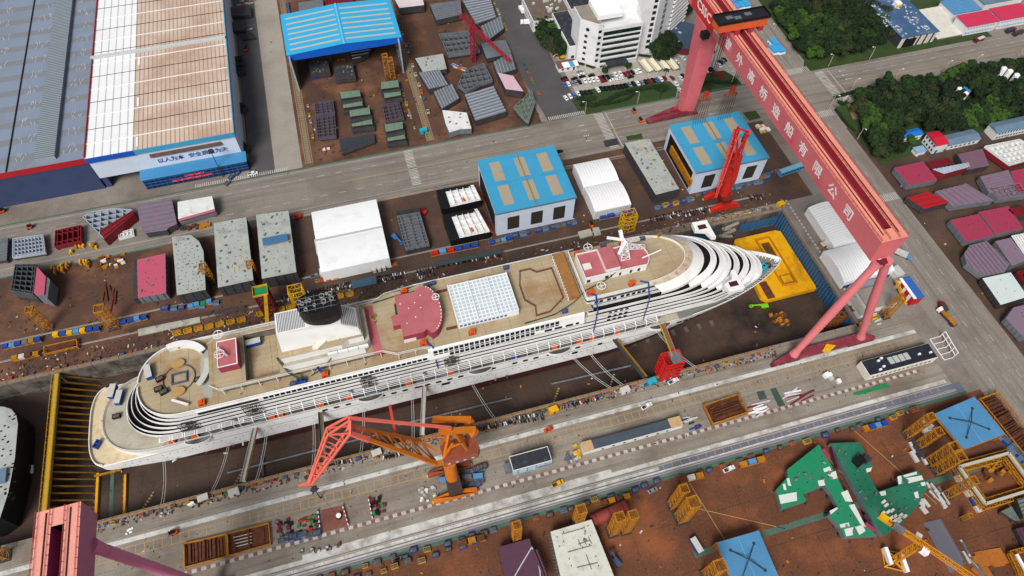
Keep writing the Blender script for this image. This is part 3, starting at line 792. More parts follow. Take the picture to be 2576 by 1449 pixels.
# pool outline kerb, screens
def ringwall(poly, z0, h, t, m, nm): MB().wallring(poly, z0, z0+h, t).build(nm, m, ship)
ringwall([(53.5, YC-13), (60, YC-12.6), (67.8, YC-7.2), (67.6, YC+9.3), (60.5, YC+9), (58, YC+11.4), (53.2, YC+11.4), (51, YC+4), (51, YC-4), (54.5, YC-8)], UZ, .8, .4, M('rust_kerb', (120, 72, 52), .7, .3, 1), 'pool_kerb')
MB().box(69.5, 74.5, YC-9, YC+15, UZ, 38.6).build('bar_block', [M('rusty_bar_deck', (160, 112, 62), .7, .2, .3)], ship)
each('block_post', [MB().box(69.1, 69.45, YC-9+k*1.6, YC-8.7+k*1.6, UZ, 38.9) for k in range(15)], SHW, ship)
MB().wallring([(76, YC-12.4), (76, YC+12.4)], FZ, FZ+1, .3, closed=False).build('house_bulwark', SHW, ship)
# bridge-top house with mast
bz, tz = FZ, 44.6
roof = [(77.5, YC-5.5), (103, YC-5.5)]+[(103+5.2*math.cos(R(a)), YC+6.5*math.sin(R(a))) for a in range(-60, 61, 15)]+[(103, YC+6.8), (88, YC+6.8), (88, YC+7.8), (77.5, YC+7.8)]
th = MB().prism(roof, bz, tz, 0, 1).build('top_house', [SHW, PINK], ship)
MB().prism([(87, YC-4.6), (93.5, YC-4.6), (93.5, YC+7), (87, YC+7)], tz, 47, 0, 1).build('raised_roof', [SHW, PINK], th)
MB().wallring(roof, tz, tz+.8, .25).build('roof_railing', SHW, th)
each('window', [MB().box(x, x+wd, YC-5.56, YC-5.52, bz+.5, bz+2.6) for x, wd in ((78.3, 1.6), (86.6, 1.6), (93, 1), (98, 1.1), (101.6, 1.2), (89, .9))], GLASS, th)
mst = MB()
mst.truss((97.5, YC+1, tz), (97.5, YC+3.5, 52.5), 4, 4, 6, .28, w2=1.6, h2=1.6)
mst.build('radar_mast', SHW, th)
MB().bar((90.5, YC+7, 53.5), (98, YC+4, 53), 1.1, .7).bar((93, YC-1.5, 52), (98, YC+3.5, 53), 1.3, .6).bar((96.6, YC+4, 53), (96, YC+7, 57), 1.4, .9).build('radar_scanner', SHW, th)
MB().truss((98, YC+2, 51), (107, YC+2.5, 47), 2.6, 1.4, 6, .18, w2=1.2).truss((99, YC+4.5, 51.5), (105.5, YC+6, 49), 1.6, 1.0, 5, .16).build('mast_platform', SHW, th)
MB().tube((104.5, YC-2, 45.6), (114, YC-.5, 46.2), .3, n=6).build('signal_boom', SHW, th)
MB().prism([(78.5, YC-1), (82, YC-1), (82, YC+2), (78.5, YC+2)], tz, tz+.6).build('roof_platform', CREAMW, th)
# aft deck: round pool, islands, bar counters
def ell(cx, cy, a, b, n=24, t0=0, t1=360): return [(cx+a*math.cos(R(t0+(t1-t0)*i/n)), cy+b*math.sin(R(t0+(t1-t0)*i/n))) for i in range(n if t1-t0 == 360 else n+1)]
MB().wallring(ell(-93.7, YC, 6.4, 6.2), LZ, LZ+.6, .25).build('round_kerb', M('grey_kerb', (96, 98, 100), .6, .2, 1), ship)
MB().wallring(rect(-96.6, -90.4, YC-2.4, YC+2.4), LZ, LZ+.9, .5).build('pool_coaming', M('blue_grey_coaming', (84, 98, 122), .6, .2, .5), ship)
MB().prism(rect(-96.1, -90.9, YC-1.9, YC+1.9), LZ+.02, LZ+.1).build('pool_floor', DECK, ship)
for y in (6.8, -6.2): MB().prism(ell(-93.9, YC+y, 2.8, 2.0, 14), LZ, LZ+1.1).build('deck_island', M('ochre_island', (186, 152, 96), .7, .15, .4), ship)
for a, b in ((30, 110), (-50, 10)):
    arc = ell(-93.5, YC+3, 10.5, 11, 12, a, b); a2 = ell(-93.5, YC+3, 13, 13.5, 12, a, b)
    MB().prism(arc+a2[::-1], LZ+2.2, LZ+2.6).prism(arc+ell(-93.5, YC+3, 11, 11.5, 12, a, b)[::-1], LZ, LZ+2.2).build('curved_canopy', SHW if a > 0 else M('pale_green_counter', (196, 202, 190), .6, .1, .3), ship)
MB().prism(ell(-83, YC, 2.5, 12, 16, 90, 270)+[(-81, YC-12), (-81, YC+12)][::1], LZ+.02, LZ+.06).build('deck_patch', M('pale_grey_primer', (176, 178, 166), .7, .15, .3, (150, 120, 80), .4, .3), ship)
MB().bar((-90, YC-13.5, 33), (-96, YC-10, 33.6), .9, .5).build('gangway', SHW, ship)
# plants and gear standing on the decks (things of their own)
def proto_container(name, label, cat, L, Wd, H, body, roof, group=None):
    t = T(name, label, cat, (0, 0, -50), 0, group)
    m = MB(); n = int(L/.5)
    m.box(-L/2, L/2, -Wd/2, Wd/2, .12, H)
    for i in range(n):
        x = -L/2+(i+.25)*L/n
        m.box(x, x+.2, -Wd/2-.05, -Wd/2-.001, .3, H-.2); m.box(x, x+.2, Wd/2+.001, Wd/2+.05, .3, H-.2)
    m.build('body', body, t, world=False)
    MB().box(-L/2-.04, L/2+.04, -Wd/2-.07, Wd/2+.07, H, H+.08).build('roof', roof, t, world=False)
    MB().box(L/2+.001, L/2+.08, -Wd/2+.15, -.03, .3, H-.2).box(L/2+.001, L/2+.08, .03, Wd/2-.15, .3, H-.2).build('door', body, t, world=False)
    return t
def first(proto, used={}):
    return proto
PLACED = set()
def put(proto, loc, rz, label, group=None, scale=None):
    """the first call moves the prototype, later calls copy it"""
    if proto.name not in PLACED:
        PLACED.add(proto.name); KIDS.setdefault(proto.name, list(proto.children))
        for c in proto.children: KIDS.setdefault(c.name, list(c.children))
        proto.location = loc; proto.rotation_euler = (0, 0, rz); proto['label'] = label
        if scale: proto.scale = scale if isinstance(scale, (tuple, list)) else (scale,)*3
        if group: proto['group'] = group
        return proto
    return dup(proto, loc, rz, label, group, scale)
PALE = M('pale_container_roof', (205, 205, 200), .6, .1, .5, (150, 140, 125), .4, .4)
cont = proto_container('shipping_container', '', 'container', 6.1, 2.44, 2.6, BLUE, PALE)
def L2(x, y, z): return (x, y, z)
GB = 'site cabins and containers on the ship'
put(cont, (-105.1, YC+5.4, LZ), R(100), 'blue container with pale roof standing on the aft lido deck beside the round pool', GB)
put(cont, (-128.2, YC+12.6, PZ+.1), R(78), 'blue container with pale roof on the stern deck, the one nearer the far rail', GB)
put(cont, (-125.4, YC+8.8, PZ+.1), R(78), 'blue container with pale roof on the stern deck, inner one of the pair', GB)
put(cont, (-63.3, YC+8, LZ+.1), R(2), 'blue container with pale roof standing in the sunken well behind the funnel', GB)
orange = T('air_blower', '', 'blower', (0, 0, -50))
MB().box(-1.3, 1.3, -.9, .9, .15, 1.7).box(-.7, .5, -.6, .6, 1.7, 2.3).build('casing', ORANGE, orange, world=False)
MB().tube((-.2, -1.1, 1.0), (-.2, 1.1, 1.0), .55, n=10).build('fan_drum', RED, orange, world=False)
MB().box(-1.5, 1.5, -1, 1, 0, .15).build('skid', DSTEEL, orange, world=False)
GO = 'orange air blowers feeding hoses on the ship'
def oz(x, y, z, lab, rz=0): put(orange, (x, y, z), R(rz), lab, GO)
oz(-85, YC-13.8, LZ, 'orange air blower on the aft lido deck near the round pool'); oz(-36.5, YC-14.2, LZ, 'orange air blower with blue hose on the walkway beside the funnel house')
oz(5, YC-13.2, UZ, 'orange air blower at the deck edge beside the pink stage'); oz(25.5, YC-13.6, UZ, 'orange air blower at the deck edge beside the white lattice pool roof')
oz(78.5, YC-10.6, FZ, 'orange air blower on the front deck beside the near wheel'); oz(97, YC-11, FZ, 'orange air blower with blue hoses on the front deck near the near rail', 15)
oz(79.5, YC+10, FZ, 'orange air blower on the front deck beside the far wheel', -20); oz(101, YC+10.6, FZ, 'orange air blower at the far rail of the front deck behind the mast', 20)
oz(2, YC+14, UZ, 'orange air blower at the far rail behind the pink stage'); oz(-93, YC+15, LZ, 'orange air blower at the far corner of the aft lido deck')
for i, x in enumerate((-104, -95, -63.5, -60, -43, -31, -5, 14, 62, 74, 80, 92)):
    oz(x, YC-17.1, PZ+.1, 'orange air blower on the promenade walkway under the white pipes', random.randint(-20, 20))
blue = T('cooling_unit', '', 'cooling unit', (0, 0, -50))
MB().box(-1.8, 1.8, -1, 1, .1, 2.0).build('casing', BLUE, blue, world=False)
for s in (-.9, .9): MB().tube((s, 0, 2.0), (s, 0, 2.12), .65, n=12).build('fan', DARK, blue, world=False)
GC = 'twin fan cooling units on the ship'
put(blue, (-46, YC-14.8, LZ), R(-6), 'blue twin fan cooling unit under green hoses beside the funnel house', GC)
put(blue, (-135.4, YC-8.3, 7.7), R(60), 'blue twin fan cooling unit on the cream mooring deck at the stern', GC)
put(blue, (43, YC-17.2, PZ+.1), 0, 'blue twin fan cooling unit on the promenade walkway', GC)
tl = T('cooling_unit', 'turquoise twin fan cooling unit on the forecastle deck', 'cooling unit', (173.5, YC-2.5, PZ+.1), R(25), GC)
MB().box(-2.1, 2.1, -1.6, 1.6, .1, 2.6).build('casing', TEAL, tl, world=False)
for s in (-.8, .8): MB().tube((s, 0, 2.6), (s, 0, 2.72), .6, n=12).build('fan', DARK, tl, world=False)
crate = T('tool_bin', '', 'bin', (0, 0, -50))
MB().box(-1.2, 1.2, -.8, .8, 0, .12).wallring(rect(-1.2, 1.2, -.8, .8), .12, 1.2, .08).build('shell', BLUE, crate, world=False)
MB().box(-1.05, 1.05, -.65, .65, .13, 1.0).build('scrap_load', M('mixed_scrap', (96, 88, 80), .8, .6, 2.2, (200, 190, 180), .6, 1.5), crate, world=False)
cratec = {}
def bin_(col, key):
    if key not in cratec:
        t = T('tool_bin', '', 'bin', (0, 0, -50))
        MB().box(-1.2, 1.2, -.8, .8, 0, .12).wallring(rect(-1.2, 1.2, -.8, .8), .12, 1.2, .08).build('shell', col, t, world=False)
        MB().box(-1.05, 1.05, -.65, .65, .13, 1.0).build('scrap_load', MATS['mixed_scrap'], t, world=False)
        cratec[key] = t
    return cratec[key]
GD = 'tool bins set down on the ship decks'
for x, y, z, lab in ((-49.5, YC-15, LZ, 'blue tool bin of scrap on the walkway next to the blue cooling unit'), (-90, YC+16, LZ, 'blue tool bin of scrap at the far corner of the aft lido deck'), (12, YC+14.6, UZ, 'blue tool bin of scrap at the far rail beside the pink stage'), (15, YC+15, UZ, 'second blue tool bin of scrap at the far rail beside the pink stage'), (92, YC+11.3, FZ, 'blue tool bin of scrap at the far rail of the front deck'), (110.5, YC+10.6, FZ, 'blue tool bin of scrap at the far front corner of the front deck'), (66, YC-14, UZ, 'blue tool bin of scrap beside the brown pool kerb'), (48, YC+14.5, UZ, 'blue tool bin of scrap behind the white lattice pool roof')):
    put(crate, (x, y, z), random.uniform(-.3, .3), lab, GD)
bk = bin_(BLACK, 'black')
for x, y, z, lab in ((-101.5, YC-3, LZ, 'black tool bin beside the round pool on the aft deck, outer of the pair'), (-99.5, YC-4.8, LZ, 'black tool bin beside the round pool on the aft deck, inner of the pair'), (-101, YC+1.5, LZ, 'small black tool bin left of the round pool'), (-86, YC-3, LZ, 'black tool bin right of the round pool'), (-126.5, YC+.6, PZ+.1, 'dark tool bin alone on the stern deck'), (172, YC+3, PZ+.1, 'black tool bin on the forecastle deck behind the turquoise unit'), (177, YC-1.5, PZ+.1, 'black tool bin on the forecastle deck in front of the turquoise unit')):
    put(bk, (x, y, z), random.uniform(-.4, .6), lab, GD, 1.25)
gy = bin_(YEL, 'yellow')
put(gy, (118.5, YC+10, FZ), .2, 'yellow tool bin at the far front corner of the front deck', GD)
put(gy, (-13, YC+4.5, UZ), 1, 'yellow tool bin on the deck between funnel house and pink stage', GD)
# fire hoses and cable bundles
def hose(name, label, pts, r, m):
    out = MB(); P_ = [Vector(p) for p in pts]; q = []
    for a, b in zip(P_, P_[1:]):
        L = (b-a).length
        for i in range(6):
            t = i/6; q.append(a.lerp(b, t)-Vector((0, 0, L*.09*4*t*(1-t)*(.2 if abs(b.z-a.z) < 3 else 1))))
    q.append(P_[-1])
    for k in (-1, 0, 1): out.path([p+Vector((k*r*1.8, k*r*1.3, 0)) for p in q], r, 5)
    o = out.build(name, m); tag(o, label, 'hose')
GH = M('green_hose', (30, 84, 62), .6, .2, 1); BH = M('blue_hose', (30, 72, 160), .6, .2, 1)
hose('hose_bundle', 'green hose bundle running from the casing roof down to the blue cooling unit', [(-46, YC-14.5, 33.8), (-50, YC-11.8, 38), (-52, YC-8.5, 44.3)], .16, GH)
hose('hose_bundle', 'green hose bundle running from the duct cover beside the funnel down to the walkway', [(-42, YC-13, LZ+.3), (-33, YC-11.5, 38), (-26, YC-5.5, 45.4)], .16, GH)
hose('hose_bundle', 'green hose bundle lying along the deck edge beside the brown pool kerb', [(48, YC-15, UZ+.2), (62, YC-14, UZ+.2), (70, YC-12, UZ+2), (76.5, YC-9, FZ+.5), (85, YC-7, FZ+1), (92, YC-5.2, 45)], .15, GH)
hose('hose_bundle', 'green hose bundle lying behind the pink stage along the far rail', [(-12, YC+12, UZ+.2), (-2, YC+13, UZ+.2), (6, YC+13, UZ+.2), (-3, YC+9, UZ+.2), (-3.2, YC+3, UZ+.2)], .15, GH)
for x, y, z, w_ in ((80, YC-12.6, FZ, 'behind the near wheel of the front deck'), (104, YC-12.5, FZ, 'beside the front rail')):
    hose('hose_bundle', 'blue hoses hanging down the ship side '+w_, [(x-3, y+2, z+.3), (x, y-.2, z+.9), (x+.3, y-4, 35), (x+.4, YC-16.6, 27), (x+.2, YC-17, 18)], .14, BH)
hose('hose_bundle', 'blue hose looping from the orange blower beside the funnel house', [(-36, YC-14, LZ+1), (-38.5, YC-12.6, 37), (-37.5, YC-13.5, LZ+.5)], .12, BH)
hose('hose_bundle', 'blue hose hanging over the edge beside the pink stage', [(6, YC-13.2, UZ+1), (8.5, YC-16.5, 36.6), (8.4, YC-17, 30), (9, YC-17.5, 20)], .12, BH)
for x0, x1 in ((-78, -62), (-30, -12), (2, 26)):
    hose('hose_bundle', 'grey blue hose bundle sagging along the promenade walkway at the %s scaffold bay' % {-78: 'aft', -30: 'middle', 2: 'forward'}[x0], [(x0, YC-16.6, 18), (x0+5, YC-17.4, 14), ((x0+x1)/2, YC-17.7, 12.2), (x1, YC-17, 15.5)], .16, M('grey_blue_hose', (120, 136, 158), .6, .2, 1))
# mooring lines from the ship to the quay
for i, (px, py, X, z) in enumerate(((403, 1262, -112, 2), (527, 1234, -85, 2), (640, 1200, -67, 9), (783, 1180, -49, 2), (903, 1136, -27, 2), (1036, 1120, -5, 4), (1245, 1058, 22, 2), (1537, 977, 70, 3), (1565, 968, 78, 4), (1738, 905, 112, 7))):
    q = P(px, py, .8)
    q.y = min(q.y, DY0-1)
    o = MB()
    for k in (0, 1):
        a = Vector((X+k*.8, YC-HB-.1, z)); b = Vector((q.x+k*1.0, q.y, .8))
        o.path([a.lerp(b, t/8)-Vector((0, 0, 2.2*4*(t/8)*(1-t/8))) for t in range(9)], .09, 4)
    o = o.build('mooring_line', M('white_rope', (215, 215, 212), .8, .1, 1)); tag(o, '%s pair of white mooring lines from the stern, hull to near quay' % ('first second third fourth fifth sixth seventh eighth ninth tenth'.split()[i]), 'mooring line', 'mooring lines between ship and quay')
# ================================================================ CRANES
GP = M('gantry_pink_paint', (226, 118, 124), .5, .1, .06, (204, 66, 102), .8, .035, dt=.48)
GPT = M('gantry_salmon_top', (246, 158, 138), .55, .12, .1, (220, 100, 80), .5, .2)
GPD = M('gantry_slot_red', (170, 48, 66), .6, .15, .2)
GPL = M('gantry_leg_pink', (222, 124, 128), .5, .08, .1, (205, 100, 110), .4, .2)
GRED = M('gantry_red_panel', (222, 30, 26), .5, .06, .2)
def text_mesh(body, size, m, parent, mat4, name='lettering', ext=.04, bold=0.0, sx=1.0):
    cu = bpy.data.curves.new('lettering', 'FONT'); cu.body = body; cu.size = size; cu.extrude = ext; cu.offset = bold
    cu.align_x = 'CENTER'; cu.align_y = 'CENTER'; cu.resolution_u = 2
    o = bpy.data.objects.new('lettering', cu); COL.objects.link(o)
    bpy.context.view_layer.update()
    me = bpy.data.meshes.new_from_object(o.evaluated_get(bpy.context.evaluated_depsgraph_get()))
    bpy.data.objects.remove(o)
    rt = parent
    while rt.parent is not None: rt = rt.parent
    inv = Matrix.Rotation(-rt.rotation_euler.z, 4, 'Z') @ Matrix.Translation(-rt.location)
    me.transform(inv @ mat4 @ Matrix.Diagonal((sx, 1, 1, 1)))
    me.materials.clear(); me.materials.append(m)
    n = bpy.data.objects.new(name, me); COL.objects.link(n); n.parent = parent
    return n
def basis(o, ex, ey):
    ex, ey = Vector(ex).normalized(), Vector(ey).normalized(); ez = ex.cross(ey)
    return Matrix(((ex.x, ey.x, ez.x, o[0]), (ex.y, ey.y, ez.y, o[1]), (ex.z, ey.z, ez.z, o[2]), (0, 0, 0, 1)))
ZT, ZB = 76.5, 64.0
def girder(t, xc, y0, y1, w, gm=None):
    hw = w/2
    mb = MB()
    # outer faces lean in slightly to the bottom, a slot runs between the two boxes
    def sect(y):
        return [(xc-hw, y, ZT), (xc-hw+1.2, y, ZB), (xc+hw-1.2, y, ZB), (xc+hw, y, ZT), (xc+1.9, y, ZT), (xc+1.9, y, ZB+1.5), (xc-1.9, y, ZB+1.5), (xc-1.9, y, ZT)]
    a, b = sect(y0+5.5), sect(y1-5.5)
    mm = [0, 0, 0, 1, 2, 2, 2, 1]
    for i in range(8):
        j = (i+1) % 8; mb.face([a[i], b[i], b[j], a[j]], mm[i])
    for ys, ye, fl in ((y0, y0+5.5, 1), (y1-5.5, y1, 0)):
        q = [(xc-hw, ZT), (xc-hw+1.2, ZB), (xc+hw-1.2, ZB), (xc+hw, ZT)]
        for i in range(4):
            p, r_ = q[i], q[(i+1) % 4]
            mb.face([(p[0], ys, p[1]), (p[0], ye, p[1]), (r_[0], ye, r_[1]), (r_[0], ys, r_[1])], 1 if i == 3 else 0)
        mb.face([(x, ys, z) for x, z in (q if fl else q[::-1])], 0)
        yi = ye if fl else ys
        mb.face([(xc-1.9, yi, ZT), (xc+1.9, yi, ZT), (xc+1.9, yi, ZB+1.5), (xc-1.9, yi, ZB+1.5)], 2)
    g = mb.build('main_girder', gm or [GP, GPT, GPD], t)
    rl = []
    for x in (xc-3.4, xc+3.4):
        rl.append(MB().box(x-.15, x+.15, y0+3, y1-1, ZT+.02, ZT+.3))
    each('trolley_rail', rl, M('dark_rail_line', (70, 30, 30), .6, .2, 1), g)
    hr = []
    for x in (xc-hw+.15, xc-2.1, xc+2.1, xc+hw-.15):
        m = MB(); m.bar((x, y0+.5, ZT+1.1), (x, y1, ZT+1.1), .12); m.bar((x, y0+.5, ZT+.55), (x, y1, ZT+.55), .09)
        y = y0+.5
        while y < y1: m.bar((x, y, ZT), (x, y, ZT+1.1), .12); y += 3
        hr.append(m)
    each('walkway_railing', hr, M('railing_red', (178, 70, 60), .6, .2, 1), g)
    return g
gx = 189.2
gan = T('gantry_crane', 'giant pink gantry crane spanning the dock, with company lettering along its girder', 'gantry crane', (gx, 190, 0), 0, 'pink gantry cranes')
gd = girder(gan, gx, 114.5, 300, 12.0)
# rigid leg
mb = MB()
a = [(185.4, 271.6, 3), (193.4, 271.6, 3), (193.4, 277.5, 3), (185.4, 277.5, 3)]
b = [(184, 270.6, ZB), (194.4, 270.6, ZB), (194.4, 281, ZB), (184, 281, ZB)]
for i in range(4): mb.face([a[i], a[(i+1) % 4], b[(i+1) % 4], b[i]])
mb.face(a[::-1]); mb.face(b)
mb.build('rigid_leg', GP, gan)
MB().prism([(164, 270.6), (186, 271.2), (196, 271.2), (196, 277.6), (186, 277.6), (164, 274.2)], 1.6, lambda p: 5.5 if 184 < p[0] < 196 else 2.6).build('sill_beam', M('sill_maroon', (134, 52, 66), .6, .25, .3, (190, 90, 96), .6, .2), gan)
BOG = M('bogie_maroon', (118, 34, 52), .6, .25, .5, (50, 25, 30), .6, .5)
bgs = []
for y, xs in ((272.8, (165.5, 169, 172.5, 176, 180, 195)), (106.2, (160.5, 164.5, 168.5, 172, 201, 204.5, 208, 211.5))):
    for x in xs: bgs.append(MB().box(x-1.5, x+1.5, y-.7, y+.7, .45, 1.7).tube((x-.9, y-.6, .5), (x-.9, y+.6, .5), .45, n=8).tube((x+.9, y-.6, .5), (x+.9, y+.6, .5), .45, n=8))
each('bogie', bgs, BOG, gan)
# hinged leg: A frame of two tapered tubes on a sill
for xb in (170.8, 206.3):
    p, q = Vector((xb, 108, 3.2)), Vector((gx+(-2.2 if xb < gx else 2.2), 113, ZB))
    m = MB().tube(p, p.lerp(q, .06), 2.3, 1.6, 14).tube(p.lerp(q, .06), p.lerp(q, .5), 1.6, 2.0, 16).tube(p.lerp(q, .5), p.lerp(q, .95), 2.0, 1.7, 16).tube(p.lerp(q, .95), q, 1.9, 2.3, 14)
    m.build('leg_tube', GPL, gan)
MB().prism([(160, 105.6), (213, 105.6), (213, 107), (206, 110), (171, 110), (160, 107)], 1.7, 3.2).build('sill_beam', M('sill_maroon', (134, 52, 66), .6, .25, .3, (190, 90, 96), .6, .2), gan)
MB().prism([(186, 104), (192, 106.6), (188, 108.6), (184.5, 106)], 3.25, 4.2).build('sill_cover', YEL, gan)
MB().box(gx-3.6, gx+3.6, 111.6, 114.2, ZB-1.6, ZB).build('hinge', BOG, gan)
# trolley over the girder
tr_ = MB().prism([(175, 245.6), (201, 245.6), (201, 252.6), (175, 252.6)], 79.2, 83.4, 0, 0)
tr_ = tr_.build('trolley', [M('trolley_orange', (222, 100, 50), .5, .15, .2)], gan)
MB().box(174.4, 201.6, 245.2, 253, 83.4, 83.9).build('trolley_roof', M('trolley_black_roof', (34, 36, 42), .6, .3, .4), tr_)
each('roof_hatch', [MB().box(x, x+3.4, y, y+2.2, 83.92, 84.2) for x, y in ((180, 248.6), (184, 247.5), (190, 249))], STEEL, tr_)
m_ = MB().wallring(rect(174.4, 201.6, 245.2, 253), 83.9, 85, .1); m_.build('roof_railing', BLACK, tr_)
each('trolley_bogie', [MB().prism([(x-1.2, y-2), (x+1.2, y-2), (x+1.2, y+2), (x-1.2, y+2)], 77, 79.2) for x in (gx-3.6, gx+3.6, gx-9, gx+9) for y in (247, 251.5)], GPD, tr_)
# operator cabin hung under the girder
MB().box(178.6, 182.4, 262, 265.5, 63, 66.4).build('operator_cab', BLACK, gan)
# hoist ropes and hooks
rp = []
for x, y, z0 in [(181.4+.6*i, 249+.5*(i % 2), 37.0) for i in range(5)]+[(196+.6*i, 249+.5*(i % 2), 37) for i in range(5)]+[(181.6, 252, 50), (182.2, 252, 50)]:
    rp.append(MB().bar((x, y, 79), (x, y, z0), .13))
hk = []
BRN = M('hook_beam_brown', (150, 86, 54), .6, .25, .5, (90, 50, 36), .5, .4)
for x, y in ((182, 249), (197.4, 249)):
    hk.append(MB().prism([(x-3.6, y-.8), (x+3.6, y-.8), (x+3.6, y+.8), (x-3.6, y+.8)], 33.5, lambda p: 35).prism([(x-1.4, y-.6), (x+1.4, y-.6), (x+1.4, y+.6), (x-1.4, y+.6)], 35, 38))
    for i in range(6): rp.append(MB().bar((x-3.4+i*1.36, y, 33.6), (x-3.6+i*1.5, y-1.5, 11), .12)); rp.append(MB().bar((x-3.4+i*1.36, y+.4, 33.6), (x-3.4+i*1.5, y+3, 13), .1))
each('hoist_rope', rp, BLACK, gan)
each('hook_beam', hk, BRN, gan)
each('hook_block', [MB().tube((x, 248.3, 38.5), (x, 249.7, 38.5), 1.3, n=12) for x in (182, 197.4)], RED, gan)
# red panel and white lettering on the near face
nrm = Vector((-12.5, 0, -1.2)).normalized(); upv = Vector((-1.2, 0, 12.5)).normalized()
def facept(y, z): return Vector((gx-6+1.2*(ZT-z)/(ZT-ZB), y, z))+nrm*.06
pn = MB().face([facept(289, 76.3), facept(289, 64.3), facept(263, 64.3), facept(263, 76.3)]).build('red_panel', GRED, gd)
LW = M('white_lettering', (245, 240, 238), .5, .04, 1, fine=0)
text_mesh('CSSC', 7.4, LW, gd, basis(facept(275, 70.2)+nrm*.05, (0, -1, 0), upv), ext=.03, bold=.14, sx=.95)
ys = [259.1-12.4*i for i in range(11)]
for ch, y in zip('上海外高桥造船有限公司', ys):
    text_mesh(ch, 6.6, LW, gd, basis(facept(y, 70.2)+nrm*.05, (0, -1, 0), upv), ext=.03, bold=.10)
# second gantry, only its head and one leg in view
gx2 = -112.2
ga2 = T('gantry_crane', 'second pink gantry crane, only its girder end and one leg visible by the near quay', 'gantry crane', (gx2, 77, 0), 0, 'pink gantry cranes')
girder(ga2, gx2, -60, 92.3, 12.4, [M('violet_pink_side', (212, 132, 168), .5, .1, .1), M('pale_salmon_top', (246, 168, 152), .55, .12, .15, (230, 70, 56), .6, .22, dt=.58), M('magenta_slot', (168, 74, 120), .6, .2, .2)])
for s, nm in ((1, 'leg_tube'), (-1, 'leg_tube')):
    p, q = Vector((gx2+s*18.5, 77, 3)), Vector((gx2+s*4.6, 82, ZB+2))
    MB().tube(p, p.lerp(q, .9), 1.6, 1.9, 16).tube(p.lerp(q, .9), q, 1.7, 2.4, 14).build(nm, M('leg_violet_pink', (242, 146, 182), .5, .1, .1), ga2)
    MB().prism([(p.x-6, 75.6), (p.x+6, 75.6), (p.x+6, 78.4), (p.x-6, 78.4)], .5, 3).build('bogie', BOG, ga2)
# ---------------------------------------------------------------- orange level luffing crane on the near quay
OJ = M('crane_orange', (214, 120, 28), .55, .18, .3, (150, 70, 30), .6, .3)
OD = M('crane_rust_red', (150, 74, 54), .6, .2, .3, (100, 50, 36), .5, .3)
OS = M('crane_salmon', (232, 112, 96), .55, .12, .4)
oc = T('portal_crane', 'orange level-luffing portal crane with salmon jib reaching over the dock edge', 'portal crane', (4, 92, 0), 0, 'portal cranes')
for y, m_ in ((86.6, OJ), (98, OD)):
    MB().prism([(-5.5, y-1), (3, y-1.3), (5, y-1.3), (13, y-1), (13, y+1), (5, y+1.3), (3, y+1.3), (-5.5, y+1)], 1.2, lambda p: 5.2 if 2 < p[0] < 6 else 2.4).build('sill', m_, oc)
each('bogie', [MB().box(x-1.6, x+1.6, y-.6, y+.6, .25, 1.2) for y in (86.6, 98) for x in (-4.5, -1, 8.5, 12)], YEL, oc)
MB().prism([(1.2, 85.8), (7, 85.8), (7, 98.6), (1.2, 98.6)], 5.2, 8.6).build('portal_beam', M('crane_dark_portal', (74, 58, 52), .6, .25, .3), oc)
MB().tube((4.1, 92.5, 8.6), (4.1, 94, 20), 2.7, 2.5, 20).build('pedestal', OJ, oc)
hs = MB().prism([(2, 93.2), (15.8, 93.4), (17, 95.4), (15.8, 101.6), (2, 101.4)], 20, 25.4, 0, 1).build('machinery_house', [M('crane_brown_wall', (158, 92, 78), .6, .15, .3), M('crane_rust_roof', (146, 72, 46), .7, .25, .3)], oc)
each('window', [MB().box(x, x+1.2, 93.08, 93.16, 21.6, 22.9) for x in (3.4, 6.6, 9.8, 13)], PALE, hs)
fa = MB()
ap = Vector((7.2, 99.6, 42))
for q in ((2.5, 95, 25.4), (2.5, 100.6, 25.4), (12, 96, 25.4), (12, 100.8, 25.4)): fa.bar(q, ap, 1.0)
fa.bar((5.5, 95.4, 33), (10, 96, 33), .6).bar((5.4, 99.6, 33), (10, 99.8, 33), .6).bar((2.5, 95, 25.4), (7, 96.4, 34), .9)
fa.build('a_frame', OJ, oc)
K1, K2 = P(880.5, 1090, 55), P(880.5, 1086, 55); K2.y += 2.2
f1, f2 = P(742+1037*.34555, 1018.8+428*.34555, 22.5), P(742+915*.34555, 1018.8+262*.34555, 24)
bm = MB(); bm.bar(f1, K1, 1.7, 1.3, w2=1.2).bar(f2, K2, 1.4, 1.2, w2=1.0)
for i in range(6):
    t = i/6; bm.bar(f1.lerp(K1, t), f2.lerp(K2, t), .7)
    if i < 5: bm.bar(f1.lerp(K1, t), f2.lerp(K2, t+.166), .5)
bm.bar(f1, f1+Vector((4.5, 0, -1)), 1.6).bar(f2, Vector((3.5, 97, 22)), .9).bar(f2, f1, .9).bar(f2+Vector((1, 1.2, 0)), ap.lerp(Vector((2.5, 100, 25)), .5), .5)
bm.build('boom', OJ, oc)
bt = MB().bar(K1.lerp(f1, .2), K1, 1.85, 1.4, w2=1.5).bar(K2.lerp(f2, .2), K2, 1.55, 1.3).build('boom_tip', OS, oc)
U = P(742+402*.34555, 1018.8+95*.34555, 60); tp = P(742+25*.34555, 1018.8+590*.34555, 32); kn = P(742+235*.34555, 1018.8+195*.34555, 55); tl_ = P(742+125*.34555, 1018.8+565*.34555, 35)
jb = MB()
